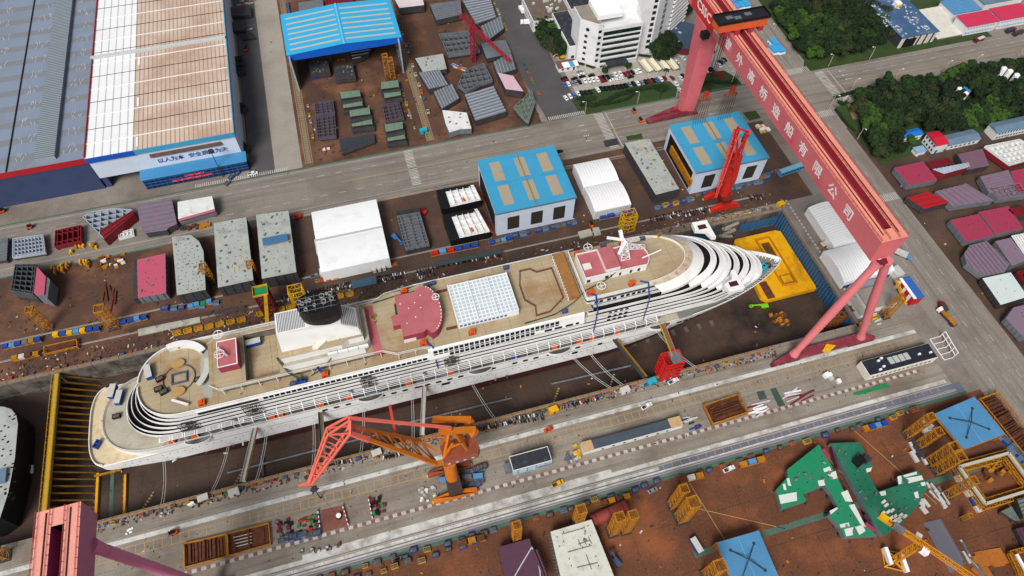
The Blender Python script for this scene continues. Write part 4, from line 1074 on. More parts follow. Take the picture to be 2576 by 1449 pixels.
for dy in (-1.3, 1.3):
    o_ = Vector((0, dy, 0)); k_ = K1+o_+Vector((0, 1, 0))
    jb.bar(k_, tl_+o_*.5, .75).bar(tl_+o_*.5, tp, .55).bar(U+o_*.6, kn+o_, .7).bar(kn+o_, tl_.lerp(tp, .25)+o_*.4, .6).bar(k_, U+o_*.6, .8)
    for i in range(1, 6):
        a_, b_ = k_.lerp(tl_+o_*.5, i/6), kn.lerp(tl_.lerp(tp, .25), max(0, (i-1)/5))+o_*(1-i/8); jb.bar(a_, b_, .4)
for i in range(7):
    c_ = (K1+Vector((0, 1, 0))).lerp(tl_, i/6); jb.bar(c_-Vector((0, 1.3, 0)), c_+Vector((0, 1.3, 0)), .4)
    c_ = kn.lerp(tl_, i/7); jb.bar(c_-Vector((0, 1.2, 0)), c_+Vector((0, 1.2, 0)), .4)
jb.bar(kn-Vector((0, 1.3, 0)), K1, .5).bar(kn+Vector((0, 1.3, 0)), K2, .5)
jb.build('jib', OS, oc)
MB().bar(U, ap, 1.1, .8).build('tie_rod', OS, oc)
for pa, pb in (((1003, 105), (1278, 105)), ((1048, 195), (1312, 178))):
    a_, b_ = P(742+pa[0]*.34555, 1018.8+pa[1]*.34555, 41), P(742+pb[0]*.34555, 1018.8+pb[1]*.34555, 37)
    MB().bar(a_, b_, 1.9, 2.2).bar(b_, b_+Vector((-1.5, -.5, -3)), 2.6, 2.2).build('counterweight_arm', OJ, oc)
MB().bar(P(742+690*.34555, 1018.8, 42), P(742+735*.34555, 1018.8+230*.34555, 33), 1.0, .6).build('luffing_screw', RED, oc)
MB().bar(tl_, tl_-Vector((-1.5, 3, 30)), .12).build('hoist_rope', BLACK, oc)
# ---------------------------------------------------------------- red portal crane on the far quay
rc = T('portal_crane', 'bright red portal crane with folded jib beside the far dock wall', 'portal crane', (179.5, 204, 0), 0, 'portal cranes')
for y in (199.6, 208.6):
    MB().prism([(171.5, y-1), (178.2, y-1.4), (181.2, y-1.4), (188, y-1), (188, y+1), (181.2, y+1.4), (178.2, y+1.4), (171.5, y+1)], 1.0, lambda p: 5.6 if 177 < p[0] < 182 else 2.4).build('sill', RED, rc)
each('bogie', [MB().box(x-1.5, x+1.5, y-.6, y+.6, .2, 1.0) for y in (199.6, 208.6) for x in (172.5, 176, 183.5, 187)], YEL, rc)
MB().prism([(177, 199), (182.4, 199), (182.4, 209.2), (177, 209.2)], 5.6, 8).build('portal_beam', M('crane_dark_red', (120, 34, 28), .6, .2, .4), rc)
MB().tube((179.6, 204, 8), (179.6, 204, 19), 2.6, 2.4, 18).build('pedestal', RED, rc)
d = Vector((-.6, -.8, 0)); sdv = Vector((.8, -.6, 0)); c0 = Vector((179.6, 204.2, 19))
def pr(a, b, z): q = c0+d*a+sdv*b; return (q.x, q.y, z)
hb = MB().prism([pr(3, -3, 0)[:2], pr(3, 3, 0)[:2], pr(-14, 3, 0)[:2], pr(-14, -3, 0)[:2]], 19, 24.5).build('machinery_house', M('crane_deep_red', (170, 44, 34), .6, .2, .3), rc)
each('roof_vent', [MB().prism([pr(a, -1, 0)[:2], pr(a, 1, 0)[:2], pr(a-2, 1, 0)[:2], pr(a-2, -1, 0)[:2]], 24.5, 25.6) for a in (-3, -8, -12)], STEEL, hb)
tp2, hd, kb = P(1748.3+170*.307, 301.9+632*.307, 24), P(1748.3+345*.307, 301.9+85*.307, 52), P(1748.3+437*.307, 301.9+100*.307, 47)
m_ = MB()
for b_ in (-2.2, 2.2): m_.bar(pr(3, b_, 22), (hd.x+b_*.2, hd.y-b_*.15, hd.z), 1.1, w2=.7)
for i in range(1, 7):
    t = i/7; m_.bar(Vector(pr(3, -2.2, 22)).lerp(hd, t), Vector(pr(3, 2.2, 22)).lerp(hd, t), .5)
m_.build('boom', RED, rc)
m_ = MB().truss(hd, tp2, 2.6, 3.2, 11, .5, w2=.7, h2=.8, br=.3).bar(hd+Vector((0, 0, 2.5)), hd, .9)
m_.build('jib', RED, rc)
MB().bar(pr(-6, -1.5, 24.5), kb, 1.0).bar(pr(-6, 1.5, 24.5), kb, 1.0).bar(pr(-11, 0, 24.5), kb, .8).build('a_frame', RED, rc)
MB().bar(kb, hd+Vector((0, 0, 1.5)), .7).build('tie_rod', RED, rc)
MB().bar(kb, Vector(pr(-12, 0, 36)), 2.2, 2.4).build('counterweight_arm', RED, rc)
# ---------------------------------------------------------------- yellow tower crane, lower right corner
TY = M('tower_crane_yellow', (226, 150, 30), .55, .15, .5, (170, 100, 30), .5, .5)
tc2 = T('tower_crane', 'yellow tower crane with white cab standing on the rusty assembly yard', 'tower crane', (165.4, 15.2, 0), 0, 'lattice tower cranes')
MB().truss((165.4, 15.2, 1.5), (165.4, 16.4, 22), 2.2, 2.2, 9, .32).build('mast', TY, tc2)
MB().bar((160.5, 14, .8), (170, 17, .8), .7).bar((167.5, 10, .8), (163, 20.5, .8), .7).bar((160.5, 14, .8), (165.4, 15.2, 5), .4).bar((170, 17, .8), (165.4, 15.2, 5), .4).bar((167.5, 10, .8), (165.4, 15.2, 5), .4).bar((163, 20.5, .8), (165.4, 15.2, 5), .4).wallring([(160.5, 14), (167.5, 10), (170, 17), (163, 20.5)], .3, .9, .4).build('cross_base', TY, tc2)
each('ballast_block', [MB().ob((x, y, .9), 1.4, 6.4, 2.4, R(-12)) for x, y in ((163.2, 17.2), (167.8, 13))], WHITE, tc2)
a_, b_ = Vector((165.6, 16.6, 23.4)), Vector((205, -41, 24.5))
MB().truss(a_, b_, 1.5, 1.6, 34, .26).build('jib', TY, tc2)
cj = P(2188.6+90*.2661, 1257.8+150*.2661, 23.4)
MB().truss(a_, cj, 1.6, 1.2, 8, .3).build('counter_jib', TY, tc2)
MB().ob((cj.x+.8, cj.y-1, 22.6), 2.0, 3.2, 2.4, R(35)).build('counterweight', YEL, tc2)
MB().ob((cj.x+4, cj.y-6, 23.2), 2.2, 4.2, 1.6, R(35)).build('winch_platform', STEEL, tc2)
MB().ob((165.9, 13.8, 20.6), 2.2, 2.6, 2.6, R(35)).build('cab', WHITE, tc2)
MB().ob((166.6, 19.2, 21), 2.0, 2.2, 2.2, R(35)).build('switch_box', PALE, tc2)
# dark red tower crane in the far block yard
DR = M('tower_crane_crimson', (158, 38, 58), .6, .15, .5)
tc3 = T('tower_crane', 'small crimson tower crane among grey hull blocks in the far yard', 'tower crane', (78, 354.2, 0), 0, 'lattice tower cranes')
MB().truss((78, 354.2, 0), (78, 354.2, 27), 2.4, 2.4, 12, .4).build('mast', DR, tc3)
MB().truss((78, 354.2, 26.4), (91.5, 315, 27), 1.5, 1.4, 18, .32).build('jib', DR, tc3)
MB().truss((78, 354.2, 26.4), (74, 366, 26.8), 1.6, 1.2, 5, .34).build('counter_jib', DR, tc3)
MB().bar((78, 354.2, 28), (78, 354.2, 33), .8).bar((78, 354.2, 33), (86, 331, 27.6), .18).bar((78, 354.2, 33), (74.3, 365, 27.4), .18).build('apex', DR, tc3)
MB().ob((74.2, 365.4, 24.6), 2, 2, 2.2, .3).build('counterweight', DR, tc3)
# ================================================================ BUILDINGS
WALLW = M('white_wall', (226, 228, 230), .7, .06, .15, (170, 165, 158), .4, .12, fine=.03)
WALLS = M('blue_white_sheet_wall', (206, 218, 236), .6, .05, .1, (170, 180, 195), .4, .1, st=(('x', 1.2, .06, (180, 192, 212), 0),), fine=.02)
ROOFB = M('bright_blue_sheet_roof', (64, 158, 200), .5, .05, .1, (70, 134, 170), .5, .08, st=(('x', 1.0, .08, (52, 140, 182), 0),), fine=.03)
ROOFT = M('tan_skylight_strip', (176, 164, 142), .6, .08, .2, (140, 128, 108), .5, .2, st=(('x', 1.0, .07, (150, 140, 120), 0),))
ROOFG = M('dark_bitumen_roof', (50, 54, 62), .8, .25, .3, (100, 104, 112), .4, .3)
TENT = M('white_tent_skin', (242, 244, 246), .5, .03, .1, (205, 205, 205), .4, .12, fine=.02)
REDR = M('crimson_sheet_roof', (206, 52, 88), .55, .08, .2, st=(('x', 1.3, .06, (180, 40, 76), 0),), fine=.04)
GBR = M('grey_blue_sheet_roof', (104, 130, 152), .6, .1, .2, (130, 140, 145), .5, .2, st=(('x', 1.2, .07, (88, 112, 132), 0),))
def bld(name, label, cat, x0, x1, y0, y1, h, wall, roof, gable=None, over=.3, gm=1.2, group=None, z0=0):
    t = T(name, label, cat, ((x0+x1)/2, (y0+y1)/2, z0), 0, group)
    MB().box(x0, x1, y0, y1, z0, h).build('wall', wall, t)
    m = MB(); a, b, c, d = x0-over, x1+over, y0-over, y1+over
    if gable == 'x':       # ridge along x
        ym = (c+d)/2
        m.face([(a, c, h), (b, c, h), (b, ym, h+gm), (a, ym, h+gm)]); m.face([(b, d, h), (a, d, h), (a, ym, h+gm), (b, ym, h+gm)])
        m.face([(a, d, h), (a, c, h), (a, ym, h+gm)]); m.face([(b, c, h), (b, d, h), (b, ym, h+gm)]); m.face([(a, c, h-.01), (a, d, h-.01), (b, d, h-.01), (b, c, h-.01)])
    elif gable == 'y':
        xm = (a+b)/2
        m.face([(a, d, h), (a, c, h), (xm, c, h+gm), (xm, d, h+gm)]); m.face([(b, c, h), (b, d, h), (xm, d, h+gm), (xm, c, h+gm)])
        m.face([(a, c, h), (b, c, h), (xm, c, h+gm)]); m.face([(b, d, h), (a, d, h), (xm, d, h+gm)]); m.face([(a, c, h-.01), (a, d, h-.01), (b, d, h-.01), (b, c, h-.01)])
    else: m.box(a, b, c, d, h, h+.35)
    r = m.build('roof', roof, t)
    return t, r
def wins_s(t, y, specs, m=GLASS, nm='window', frame=None):      # openings on the side facing the quay
    each(nm, [MB().box(x, x+w_, y-.06, y-.015, z, z+h_) for x, z, w_, h_ in specs], m, t)
def wins_w(t, x, specs, m=GLASS, nm='window'):                  # openings on the left hand side
    each(nm, [MB().box(x-.06, x-.015, y, y+w_, z, z+h_) for y, z, w_, h_ in specs], m, t)
# grey roofed hall, top left
GHR = M('blue_grey_hall_roof', (132, 146, 166), .6, .08, .02, (122, 124, 130), .7, .03, st=(('y', 13.5, .36, (126, 130, 136), 0), ('x', .9, .1, (120, 134, 154), 0)), fine=.05)
t, r = bld('assembly_hall', 'huge hall with blue-grey roof, corrugated ridge vents and red fascia', 'hall', -330, -142.2, 302.5, 640, 22.4, M('navy_blue_hall_wall', (58, 72, 108), .7, .15, .1), GHR, over=.2)
MB().box(-330.5, -142.0, 302.0, 302.4, 19.6, 23.2).build('fascia', M('crimson_fascia', (176, 32, 44), .6, .08, .3), t)
each('ridge_vent', [MB().prism([(a, 306), (b, 306), (b, 640), (a, 640)], 22.8, 25.0) for a, b in ((-166, -156.2), (-214, -203))], M('corrugated_vent_roof', (150, 160, 170), .5, .08, .2, st=(('y', 1.5, .5, (98, 108, 116), 0),), fine=.03), r)
each('roof_gutter', [MB().box(x, x+.8, 303, 640, 22.76, 23.0) for x in (-180.5, -229)], DARK, r)
sc = []
for row in range(15):
    y0 = 309+row*13.5
    for x0 in (-153.5, -176.5, -198):
        for k in range(9):
            if random.random() < .25: continue
            x = x0+random.uniform(0, 8); dx = random.uniform(-1.2, 1.2); y = y0+random.choice((0, 3.6))+random.uniform(-.3, .3)
            sc.append(MB().bar((x, y, 22.8), (x+dx, y+random.uniform(2, 3.4), 22.8), .22, .08))
random.shuffle(sc); each('roof_sealant_line', sc, M('white_sealant', (205, 210, 215), .7, .1, .5), r)
# white and tan hall
TAN = M('stained_tan_roof', (210, 190, 174), .65, .06, .05, (172, 138, 118), .75, .035, st=(('x', 2.35, .2, (150, 126, 104), 0),), fine=.05, dt=.47)
HWR = M('white_hall_roof', (240, 242, 244), .6, .03, .1, (215, 212, 208), .4, .1, st=(('x', 4.1, .16, (186, 188, 190), 1.0),), fine=.02)
t = T('assembly_hall', 'tall hall with half white, half rust-stained tan ribbed roof and blue eaves', 'hall', (-104, 460, 0))
MB().box(-141.6, -67.2, 302.2, 640, 8, 22.6).build('upper_wall', WALLS, t)
MB().box(-119.5, -67.2, 302.6, 640, 0, 8).build('wall', WALLS, t)
MB().box(-141.4, -138.5, 303, 640, 0, 8).build('wall', M('navy_blue_hall_wall'), t)
MB().box(-138.4, -119.6, 330, 331, 0, 8).build('door_opening', DARK, t)
MB().prism(rect(-142, -118.2, 301.6, 640), 22.6, 23.6).build('white_roof', HWR, t)
tan = MB().prism(rect(-118.2, -66.8, 301.6, 640), 22.6, 23.5).build('tan_roof', TAN, t)
MB().box(-142.1, -118, 301.2, 301.55, 20.2, 23.4).build('eave', M('royal_blue_fascia', (24, 88, 190), .5, .1, .3), t)
MB().box(-118, -66.6, 301.2, 301.55, 20.6, 23.4).box(-66.75, -66.35, 301.2, 640, 20.4, 23.6).build('eave', ROOFB, t)
each('roof_walkway', [MB().box(-142, -67, y, y+.5, 23.62, 23.85) for y in range(312, 470, 22)], WHITE, t)
each('roof_seam', [MB().box(-142, -67, y, y+.3, 23.62, 23.75) for y in range(323, 470, 22)], BLACK, t)
MB().box(-142.6, -66.8, 383, 385, 23.6, 25).build('expansion_ridge', M('pale_ridge_cap', (205, 210, 212), .5, .06, .3), t)
MB().box(-142.15, -141.85, 302, 640, 22.4, 24.6).build('party_wall_coping', M('crimson_fascia'), t)
each('roof_light', [MB().box(-116.6, -115.6, y, y+7, 23.52, 23.7) for y in (304, 336, 372)], WHITE, t)
# entrance annex with sign
MB().box(-112, -75, 301.2, 302.1, 16.4, 17.6).box(-112, -75, 301.5, 302.1, 17.6, 18.4).build('canopy_shutter', M('brown_shutter', (110, 92, 84), .6, .25, .5), t)
for tx, xc in (('以人为本', -103.2), ('安全质量为天', -83.6)): text_mesh(tx, 3.3, M('blue_lettering', (44, 88, 160), .5, .1, 1, fine=0), t, basis((xc, 302.05, 12.4), (1, 0, 0), (0, 0, 1)), ext=.03, bold=.06, sx=1.05)
an = T('entrance_annex', 'low blue lean-to with glazed front and two red banners below the tan hall', 'annex', (-93, 297, 0))
MB().prism([(-121, 294.6), (-65, 294.6), (-65, 302), (-121, 302)], 7.7, lambda p: 7.9 if p[1] < 298 else 8.6).build('roof', M('mid_blue_sheet_roof', (70, 142, 192), .5, .06, .2, st=(('x', 1, .08, (36, 118, 184), 0),)), an)
MB().box(-120.4, -65.6, 295.6, 301.8, 0, 7.65).build('wall', M('dark_blue_glazed_front', (22, 48, 86), .3, .3, .4), an)
gl = []
x = -120
while x < -66: gl.append(MB().box(x, x+.18, 295.3, 295.58, 0, 7.6)); x += 2.7
for z in (2.2, 4.2, 6.2): gl.append(MB().box(-120.4, -65.6, 295.35, 295.57, z, z+.15))
each('mullion', gl, M('blue_mullion', (60, 120, 190), .5, .1, .5), an)
each('banner', [MB().box(a, b, 295.15, 295.3, z, z+1.1) for a, b, z in ((-106, -85, 2.4), (-99, -88.5, 4.6))], M('red_banner', (214, 40, 70), .6, .15, .9, (240, 200, 205), .7, 1.4), an)
# roof-only shelter
sh = T('roller_shelter', 'large open blue shelter roof with pale stripes on perforated side walls', 'shelter', (1, 378, 0))
m = MB(); m.face([(-33.2, 358, 23.6), (1, 358, 25.6), (1, 398.5, 25.6), (-33.2, 398.5, 23.6)]); m.face([(1, 358, 25.6), (35.2, 358, 23.6), (35.2, 398.5, 23.6), (1, 398.5, 25.6)])
m.face([(-33.2, 398.5, 23.3), (1, 398.5, 25.3), (1, 358, 25.3), (-33.2, 358, 23.3)]); m.face([(1, 398.5, 25.3), (35.2, 398.5, 23.3), (35.2, 358, 23.3), (1, 358, 25.3)])
SKYB = M('sky_blue_sheet_roof', (58, 174, 222), .5, .05, .1, (60, 150, 200), .4, .1, fine=.03)
rf = m.build('roof', SKYB, sh)
m = MB().face([(-33.3, 357.8, 19.8), (35.3, 357.8, 19.8), (35.3, 357.8, 23.7), (1, 357.8, 25.7), (-33.3, 357.8, 23.7)]); m.face([(-33.3, 357.8, 23.7), (-33.3, 357.8, 19.8), (-33.3, 398.6, 19.8), (-33.3, 398.6, 23.7)][::-1]); m.face([(35.3, 357.8, 19.8), (35.3, 398.6, 19.8), (35.3, 398.6, 23.7), (35.3, 357.8, 23.7)])
m.build('fascia', M('cobalt_fascia', (16, 96, 200), .5, .08, .2), sh)
zr = lambda x: 25.63-abs(x-1)*2/34.2
each('skylight_strip', [MB().face([(a, y, zr(a)), (b, y, zr(b)), (b, y+1.5, zr(b)), (a, y+1.5, zr(a))]) for y in (362, 367, 372, 377, 382, 387, 392.5) for a, b in ((-30.5, -.6), (2.6, 32.5))], M('pale_skylight', (190, 194, 190), .5, .08, .3), rf)
MB().box(.5, 1.5, 358, 398.5, 25.5, 26).build('ridge_cap', M('ridge_light_blue', (110, 205, 245), .5, .05, .3), rf)
for x in (-31.8, 33.0):
    w_ = MB(); w_.box(x-.4, x+.4, 354.5, 398, 0, 23.2, 0)
    ws = w_.build('side_wall', M('pale_perforated_wall', (168, 178, 190), .6, .1, .3), sh)
    each('opening', [MB().prism([(x-.46, y+.5), (x+.46, y+.5), (x+.46, y+2.9), (x-.46, y+2.9)], z, z+2.4) for z in (2, 6, 10, 14, 18) for y in (355, 359, 363, 368, 374, 380)], DARK, ws)
# two blue-roofed workshops
def workshop(lab, x0, x1, y0, y1, h, orange):
    t, r = bld('paint_workshop', lab, 'workshop', x0, x1, y0, y1, h-1.2, WALLS, ROOFB, None, .5)
    xm = (x0+x1)/2; w_ = (x1-x0)
    st_ = [(x0+w_*a, x0+w_*(a+.135), y, y+(y1-y0)*.36) for a in (.12, .44, .74) for y in (y0+(y1-y0)*.1, y0+(y1-y0)*.55)]
    each('skylight', [MB().box(a, b, c, d, h-.83, h-.78) for a, b, c, d in st_], ROOFT, r)
    MB().box(xm-.25, xm+.25, y0-.5, y1+.5, h-.8, h-.35).build('ridge_cap', M('ochre_ridge', (150, 130, 90), .6, .1, .5), r)
    MB().box(x0, x1, y0+(y1-y0)*.5-.3, y0+(y1-y0)*.5+.3, h-.8, h-.4).build('cross_ridge', ROOFB, r)
    each('shutter', [MB().box(x0+w_*f, x0+w_*(f+.15), y0-.12, y0-.02, 3.2, 13) for f in (.14, .44, .73)], M('brown_roller_door', (58, 52, 42), .6, .2, .3, st=(('z', .5, .2, (40, 36, 30), 0),)), t)
    MB().box(x0-.7, x1+.7, y0-.75, y0-.52, h-1.6, h-.7).build('gutter', M('grey_blue_gutter', (96, 128, 150), .5, .1, .3), t)
    MB().box(x0-.14, x0-.02, y0+3, y1-3, 1, 14).build('side_opening', DARK, t)
    if orange: MB().box(x0-1.2, x0-.2, y0+1, y1-8, 5.2, 10).build('door_leaf', OCHRE, t)
    return t
workshop('blue-roofed workshop with three brown shutters, standing alone between white tents', 55.8, 98, 214.5, 252, 19.2, False)
workshop('blue-roofed workshop with ochre side door, standing behind the red portal crane', 166, 208.2, 214.5, 251, 18.4, True)
# white tents
t = T('storage_tent', 'largest white tent, flat and square, with a grey seam across its roof', 'tent', (-18, 228, 0), 0, 'white storage tents')
def tent(t, x0, x1, y0, y1, h, rise, along='x', n=10, rib=0):
    m = MB(); L = (y1-y0) if along == 'x' else (x1-x0)
    pr_ = [(i/n, h+rise*(1-(2*i/n-1)**2)) for i in range(n+1)]
    for (a, za), (b, zb) in zip(pr_, pr_[1:]):
        if along == 'x': m.face([(x0, y0+L*a, za), (x1, y0+L*a, za), (x1, y0+L*b, zb), (x0, y0+L*b, zb)])
        else: m.face([(x0+L*a, y1, za), (x0+L*a, y0, za), (x0+L*b, y0, zb), (x0+L*b, y1, zb)])
    if along == 'x':
        for x, f in ((x0, 1), (x1, 0)):
            q = [(x, y0, .0)]+[(x, y0+L*a, z) for a, z in pr_]+[(x, y1, 0)]
            m.face(q[::-1] if not f else q)
        m.face([(x0, y0, 0), (x1, y0, 0), (x1, y0, h), (x0, y0, h)]); m.face([(x1, y1, 0), (x0, y1, 0), (x0, y1, h), (x1, y1, h)])
    else:
        for y, f in ((y0, 0), (y1, 1)):
            q = [(x0, y, 0)]+[(x0+L*a, y, z) for a, z in pr_]+[(x1, y, 0)]
            m.face(q if f else q[::-1])
        m.face([(x0, y1, 0), (x0, y0, 0), (x0, y0, h), (x0, y1, h)]); m.face([(x1, y0, 0), (x1, y1, 0), (x1, y1, h), (x1, y0, h)])
    sk = m.build('tent_skin', TENT, t)
    if rib:
        rr = []
        k = int(((x1-x0) if along == 'x' else (y1-y0))/rib)
        for i in range(1, k):
            mm = MB()
            for (a, za), (b, zb) in zip(pr_, pr_[1:]):
                if along == 'x': x = x0+i*rib; mm.bar((x, y0+L*a, za), (x, y0+L*b, zb), .16, .2)
                else: y = y0+i*rib; mm.bar((x0+L*a, y, za), (x0+L*b, y, zb), .16, .2)
            rr.append(mm)
        each('rib', rr, M('tent_rib', (214, 216, 218), .6, .05, 1), sk)
    return sk
tent(t, -35, -1, 209, 229, 8, .9); tent(t, -35, -1, 229.6, 248.4, 8.4, .7); MB().box(-35.1, -.9, 228.9, 229.7, 8, 8.7).build('seam', M('grey_seam', (190, 194, 196), .6, .05, .5), t)
each('door_box', [MB().box(x, x+1.6, 207.6, 208.9, 0, 2.4) for x in (-10.5, -8, -5.6)], PALE, t)
each('side_box', [MB().box(-36.4, -35.1, y, y+4, 0, 2.5) for y in (212, 226, 231)], PALE, t)
for (x0, x1, y0, y1), lab in (((108.6, 129.2, 229.2, 246.6), 'ribbed white tent nearer the main road, rear one of the adjoining pair'), ((108.8, 129.4, 211.4, 228.8), 'ribbed white tent with corrugated wall, front one of the adjoining pair')):
    t = T('storage_tent', lab, 'tent', ((x0+x1)/2, (y0+y1)/2, 0), 0, 'white storage tents'); tent(t, x0, x1, y0, y1, 6.4, 1.4, 'x', 10, 1.6)
    if y0 < 220: MB().box(x0+.2, x1-.2, y0-.12, y0-.03, .5, 6).build('corrugated_wall', M('tent_wall_ribbed', (214, 214, 212), .6, .05, .3, st=(('x', 1, .3, (178, 178, 176), 0),)), t)
for (x0, x1, y0, y1), lab in (((220.4, 236, 157.8, 184.8), 'long ribbed white tent under the girder at the head of the dock'), ((213.6, 242.2, 136.6, 156.8), 'broad arched white tent behind the legs of the pink gantry')):
    t = T('storage_tent', lab, 'tent', ((x0+x1)/2, (y0+y1)/2, 0), 0, 'white storage tents'); tent(t, x0, x1, y0, y1, 5.4, 2.2, 'y' if y0 > 150 else 'x', 12, 1.5)
    if y0 < 150: MB().box(x0+1, x1-1, y0-.4, y0-.1, .2, 2.4).build('blue_skirt', BLUE, t)
# office block and its tower
of = T('office_block', 'white six-storey office block with ribbon windows and slanted corner tower', 'office building', (165, 340, 0))
x0, x1, y0, y1, h = 153, 179.2, 328, 346, 27
MB().box(x0, x1, y0, y1, 0, h).build('wall', WALLW, of)
MB().prism([(141.5, 337), (150.5, 329), (153, 329), (153, 350), (141.5, 350)], 0, lambda p: 31).build('stair_tower', WALLW, of)
MB().prism([(142.2, 337.4), (150.4, 330), (152.6, 330), (152.6, 349.4), (142.2, 349.4)], 31, lambda p: 31.4).build('terrace', M('weathered_roof_slab', (150, 142, 128), .8, .2, .3), of)
MB().box(151, 167, 333, 350, 31.2, 34).build('roof_hall', M('white_metal_roof', (246, 248, 248), .4, .03, .2, fine=.02), of)
MB().box(167, 180, 340, 350, 27.2, 33.8).build('roof_hall', M('white_metal_roof'), of)
MB().wallring(rect(x0, x1, y0, y1), h, h+1.4, .3).build('parapet', WALLW, of)
each('ribbon_window', [MB().box(x0+.8, x1-1.0, y0-.1, y0-.02, z, z+(2.6 if z > 22 else 1.9)) for z in (3.4, 7.6, 11.8, 16, 20.2, 23.4)], M('green_black_glass', (22, 36, 34), .15, .4, .5, (110, 130, 130), .3, .8), of)
each('balcony_front', [MB().box(x0+.6, x1-.6, y0-1, y0-.11, z, z+.9) for z in (2.4, 6.6, 10.8, 15, 19.2)], WALLW, of)
each('window', [MB().face([(144.2-.05, 334.55-.05, z), (145.7-.05, 333.2-.05, z), (145.7-.05, 333.2-.05, z+1.8), (144.2-.05, 334.55-.05, z+1.8)]) for z in (3, 7.4, 11.6, 15.8, 20)]+[MB().box(150.8, 152.8, 328.9, 328.98, z, z+2) for z in (4, 8.2, 12.4, 16.6, 20.8, 25)], GLASS, of)
c = Vector((145.4, 333.45, 25.6)); e1 = Vector((9, -8, 0)).normalized(); MB().face([tuple(c+e1*(1.2*math.cos(a))+Vector((-.06, -.06, 1.2*math.sin(a)))) for a in [i*.5236 for i in range(12)]]).build('round_window', DARK, of)
MB().box(157, 171, 322, 327, 4.4, 5).build('entrance_canopy', ROOFG, of)
each('canopy_post', [MB().box(x, x+.5, 322.4, 322.9, 0, 4.4) for x in (158, 169.5)], WALLW, of)
wg, r = bld('office_wing', 'low white wing with dark pitched roof beside the corner tower', 'building', 137, 148.5, 340, 376, 10, WALLW, ROOFG, None, -.6); wins_w(wg, 137, [(y, z, 1.2, 1.8) for y in range(343, 375, 3) for z in (2, 6)])
wins_s(wg, 340, [(139, 1, 2, 2), (143.5, 4.5, 3, 2)])
tw = T('office_tower', 'white high-rise tower with slanted balcony stack, cut by the top edge', 'tower', (196, 345, 0))
MB().box(179.4, 190, 333.4, 356, 0, 62).build('wall', WALLW, tw)
MB().prism([(190, 332.8), (204, 341.5), (204, 358), (190, 358)], 0, 64).build('wall', WALLW, tw)
MB().prism([(204, 340.5), (222, 354), (218, 366), (204, 358.1)], 0, 60).build('wall', M('pale_grey_wall', (196, 200, 206), .7, .08, .3), tw)  # this wing greyer than the white walls
each('window', [MB().box(186.8, 189.2, 333.26, 333.37, z, z+2.3) for z in [4+4.1*i for i in range(14)]], GLASS, tw)
def onface(p, q, f0, f1, z, h_, o=.08):
    p, q = Vector((*p, 0)), Vector((*q, 0)); n_ = Vector((q.y-p.y, p.x-q.x, 0)).normalized()*o; a, b = p.lerp(q, f0)+n_, p.lerp(q, f1)+n_
    return MB().face([(a.x, a.y, z), (b.x, b.y, z), (b.x, b.y, z+h_), (a.x, a.y, z+h_)])
each('window', [onface((190, 332.8), (204, 341.5), .42, .6, z, 3.0) for z in [5+4.1*i for i in range(14)]], M('grey_tower_glass', (112, 118, 124), .3, .3, .5), tw)
bal = []
for i in range(18):
    z = 4+3.1*i; bal.append(MB().prism([(204.5, 339.4), (223, 353.2), (222.4, 354.4), (204, 340.6)], z, z+1.2))
each('balcony', bal, WHITE, tw)
each('balcony_recess', [onface((204, 340.5), (222, 354), .03, .97, 5.2+3.1*i, 1.9) for i in range(17)], DARK, tw)
rd = T('round_hall', 'low round hall with dark blue roof and small skylights behind the gantry leg', 'building', (215, 337, 0))
MB().prism(ell(216, 338, 13.5, 13.5, 36), 0, 5).build('wall', M('dark_red_wall', (120, 50, 52), .7, .2, .3), rd)
rr = MB().prism(ell(216, 338, 14, 14, 36), 5, 5.5).build('roof', M('slate_blue_roof', (74, 92, 116), .6, .12, .3), rd)
each('skylight', [MB().ob((x, y, 5.51), 1.8, 2.4, .15, .6) for x, y in ((208, 344), (209, 340), (213, 346), (209, 333), (214, 341))], M('pale_blue_glass', (160, 205, 230), .2, .1, .5), rr)
# older low building, top centre, and what stands on it
lb, r = bld('low_block', 'older white two-storey block with brown flat roof at the top edge', 'building', 123.5, 150, 373, 400, 8, WALLW, M('brown_flat_roof', (112, 98, 86), .8, .25, .3), None, -.5)
wins_s(lb, 373, [(x, z, 1.1, 1.6) for x in range(125, 149, 2) for z in (2, 5.4) if x % 6 != 1]); wins_w(lb, 123.5, [(y, z, 1.1, 1.6) for y in range(375, 399, 3) for z in (2, 5.4)])
each('roof_clutter', [MB().ob((random.uniform(128, 147), random.uniform(380, 397), 8.36), random.uniform(1, 3), random.uniform(1, 2), random.uniform(.5, 1.6), random.random()) for i in range(16)], PALE, lb)
ln_, r = bld('low_block', 'white link building with long dark grey roof behind the office wing', 'building', 151, 178, 378, 404, 9, WALLW, ROOFG, None, -.4)
wins_s(ln_, 378, [(x, 2.5, 1.8, 4.5) for x in range(153, 176, 3)])
cn, r = bld('covered_walkway', 'narrow white covered walkway joining two low blocks', 'walkway', 143.5, 149.8, 357.5, 372.8, 6.5, WALLW, ROOFG, None, -.5)
